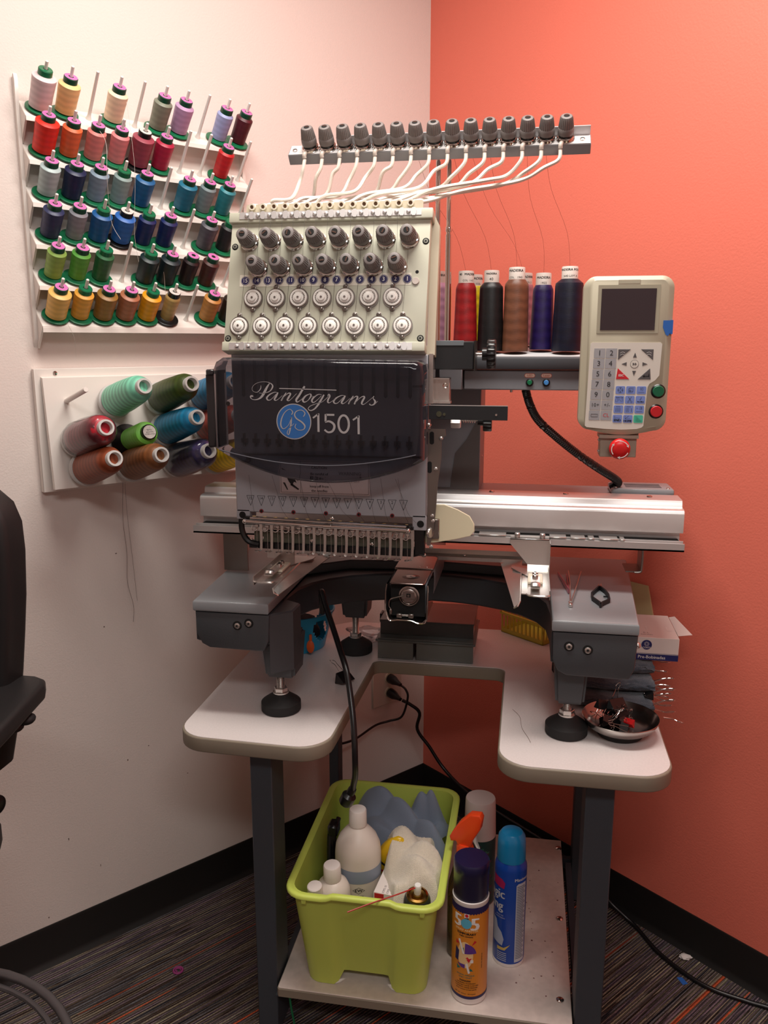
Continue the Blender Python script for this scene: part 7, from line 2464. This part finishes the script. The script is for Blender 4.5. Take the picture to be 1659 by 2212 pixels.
for x, y, z, r in ((-0.818, 1.185, 0.824, 0.010), (-0.830, 1.170, 0.816, 0.0095), (-0.842, 1.150, 0.810, 0.010)):
    b.ball((x, y, z), r, 8, (1.2, 1.6, 0.9))
b.box(-0.895, -0.836, 1.10, 1.19, 0.806, 0.835, 0.008, 2)
part('arm_lever', b, m_black_m, ar)
b = B().prism([(-0.930, 0.81), (-0.930, 0.55), (-0.898, 0.505), (-0.882, 0.535), (-0.868, 0.575), (-0.8585, 0.66), (-0.8600, 0.81)], 'XZ', 1.125, 1.165, 0.004, 2)
b.v = [(v[0] - 0.014, v[1], v[2]) for v in b.v]
part('arm_post', b, m_black, ch)
part('post_knob', B().lathe([(0.016, 0), (0.018, 0.003), (0.018, 0.008), (0.014, 0.011)], (-0.8730, 1.15, 0.680), (1, -0.4, 0), 24), m_black, ch)
part('seat', B().prism([(-1.26, 0.78), (-1.26, 1.18), (-1.22, 1.24), (-0.93, 1.24), (-0.90, 1.18), (-0.90, 0.78), (-0.94, 0.74), (-1.22, 0.74)], 'XY', 0.53, 0.60, 0.02, 3), m_vinyl, ch)
part('back_stem', B().box(-1.10, -1.03, 1.20, 1.235, 0.50, 0.75, 0.005), m_black, ch)
part('gas_lift', B().cyl((-1.08, 1.02, 0.12), (-1.08, 1.02, 0.53), 0.026, 0.022, 20), m_black, ch)
for k in range(5):
    a = 2 * pi * k / 5 + 1.35
    d = Vector((cos(a), sin(a), 0))
    o = Vector((-1.08, 1.02, 0))
    lg = part('base_leg', B().tube([o + Vector((0, 0, 0.125)), o + d * 0.13 + Vector((0, 0, 0.115)), o + d * 0.25 + Vector((0, 0, 0.085))], 0.018, 10, 4), m_black, ch)
    part('caster', B().cyl(o + d * 0.25 + Vector((0, 0, 0.03)) - d.cross(Vector((0, 0, 1))) * 0.012, o + d * 0.25 + Vector((0, 0, 0.03)) + d.cross(Vector((0, 0, 1))) * 0.012, 0.03, n=20), m_black_m, lg)
b = B().tube([(-1.08 + 0.335 * cos(2 * pi * k / 48), 1.02 + 0.335 * sin(2 * pi * k / 48), 0.150) for k in range(49)], 0.0095, 10, 1)
b.tube([(-1.08 + 0.308 * cos(2 * pi * k / 48), 1.02 + 0.308 * sin(2 * pi * k / 48), 0.145) for k in range(49)], 0.006, 8, 1)
part('foot_ring', b, mat('grey_ring', '#6e6a6c', 0.35, 0.6), ch)

# ------------------------------------------------------------------ ceiling light housings
for loc, sx in (((-0.10, 1.22), 1.1), ((0.3, -0.7), 1.2)):
    t = thing('ceiling_lamp', 'long ceiling light panel ' + ('over the machine' if loc[1] > 0 else 'behind the photographer'), 'lamp', (loc[0], loc[1], 2.68))
    L = Matrix.Translation((loc[0], loc[1], 0)) @ Matrix.Rotation(radians(9), 4, 'Z')
    b = B(L)
    b.box(-sx / 2 - 0.02, sx / 2 + 0.02, -0.17, 0.17, 2.672, 2.699, 0.003)
    part('housing', b, m_ceil, t)
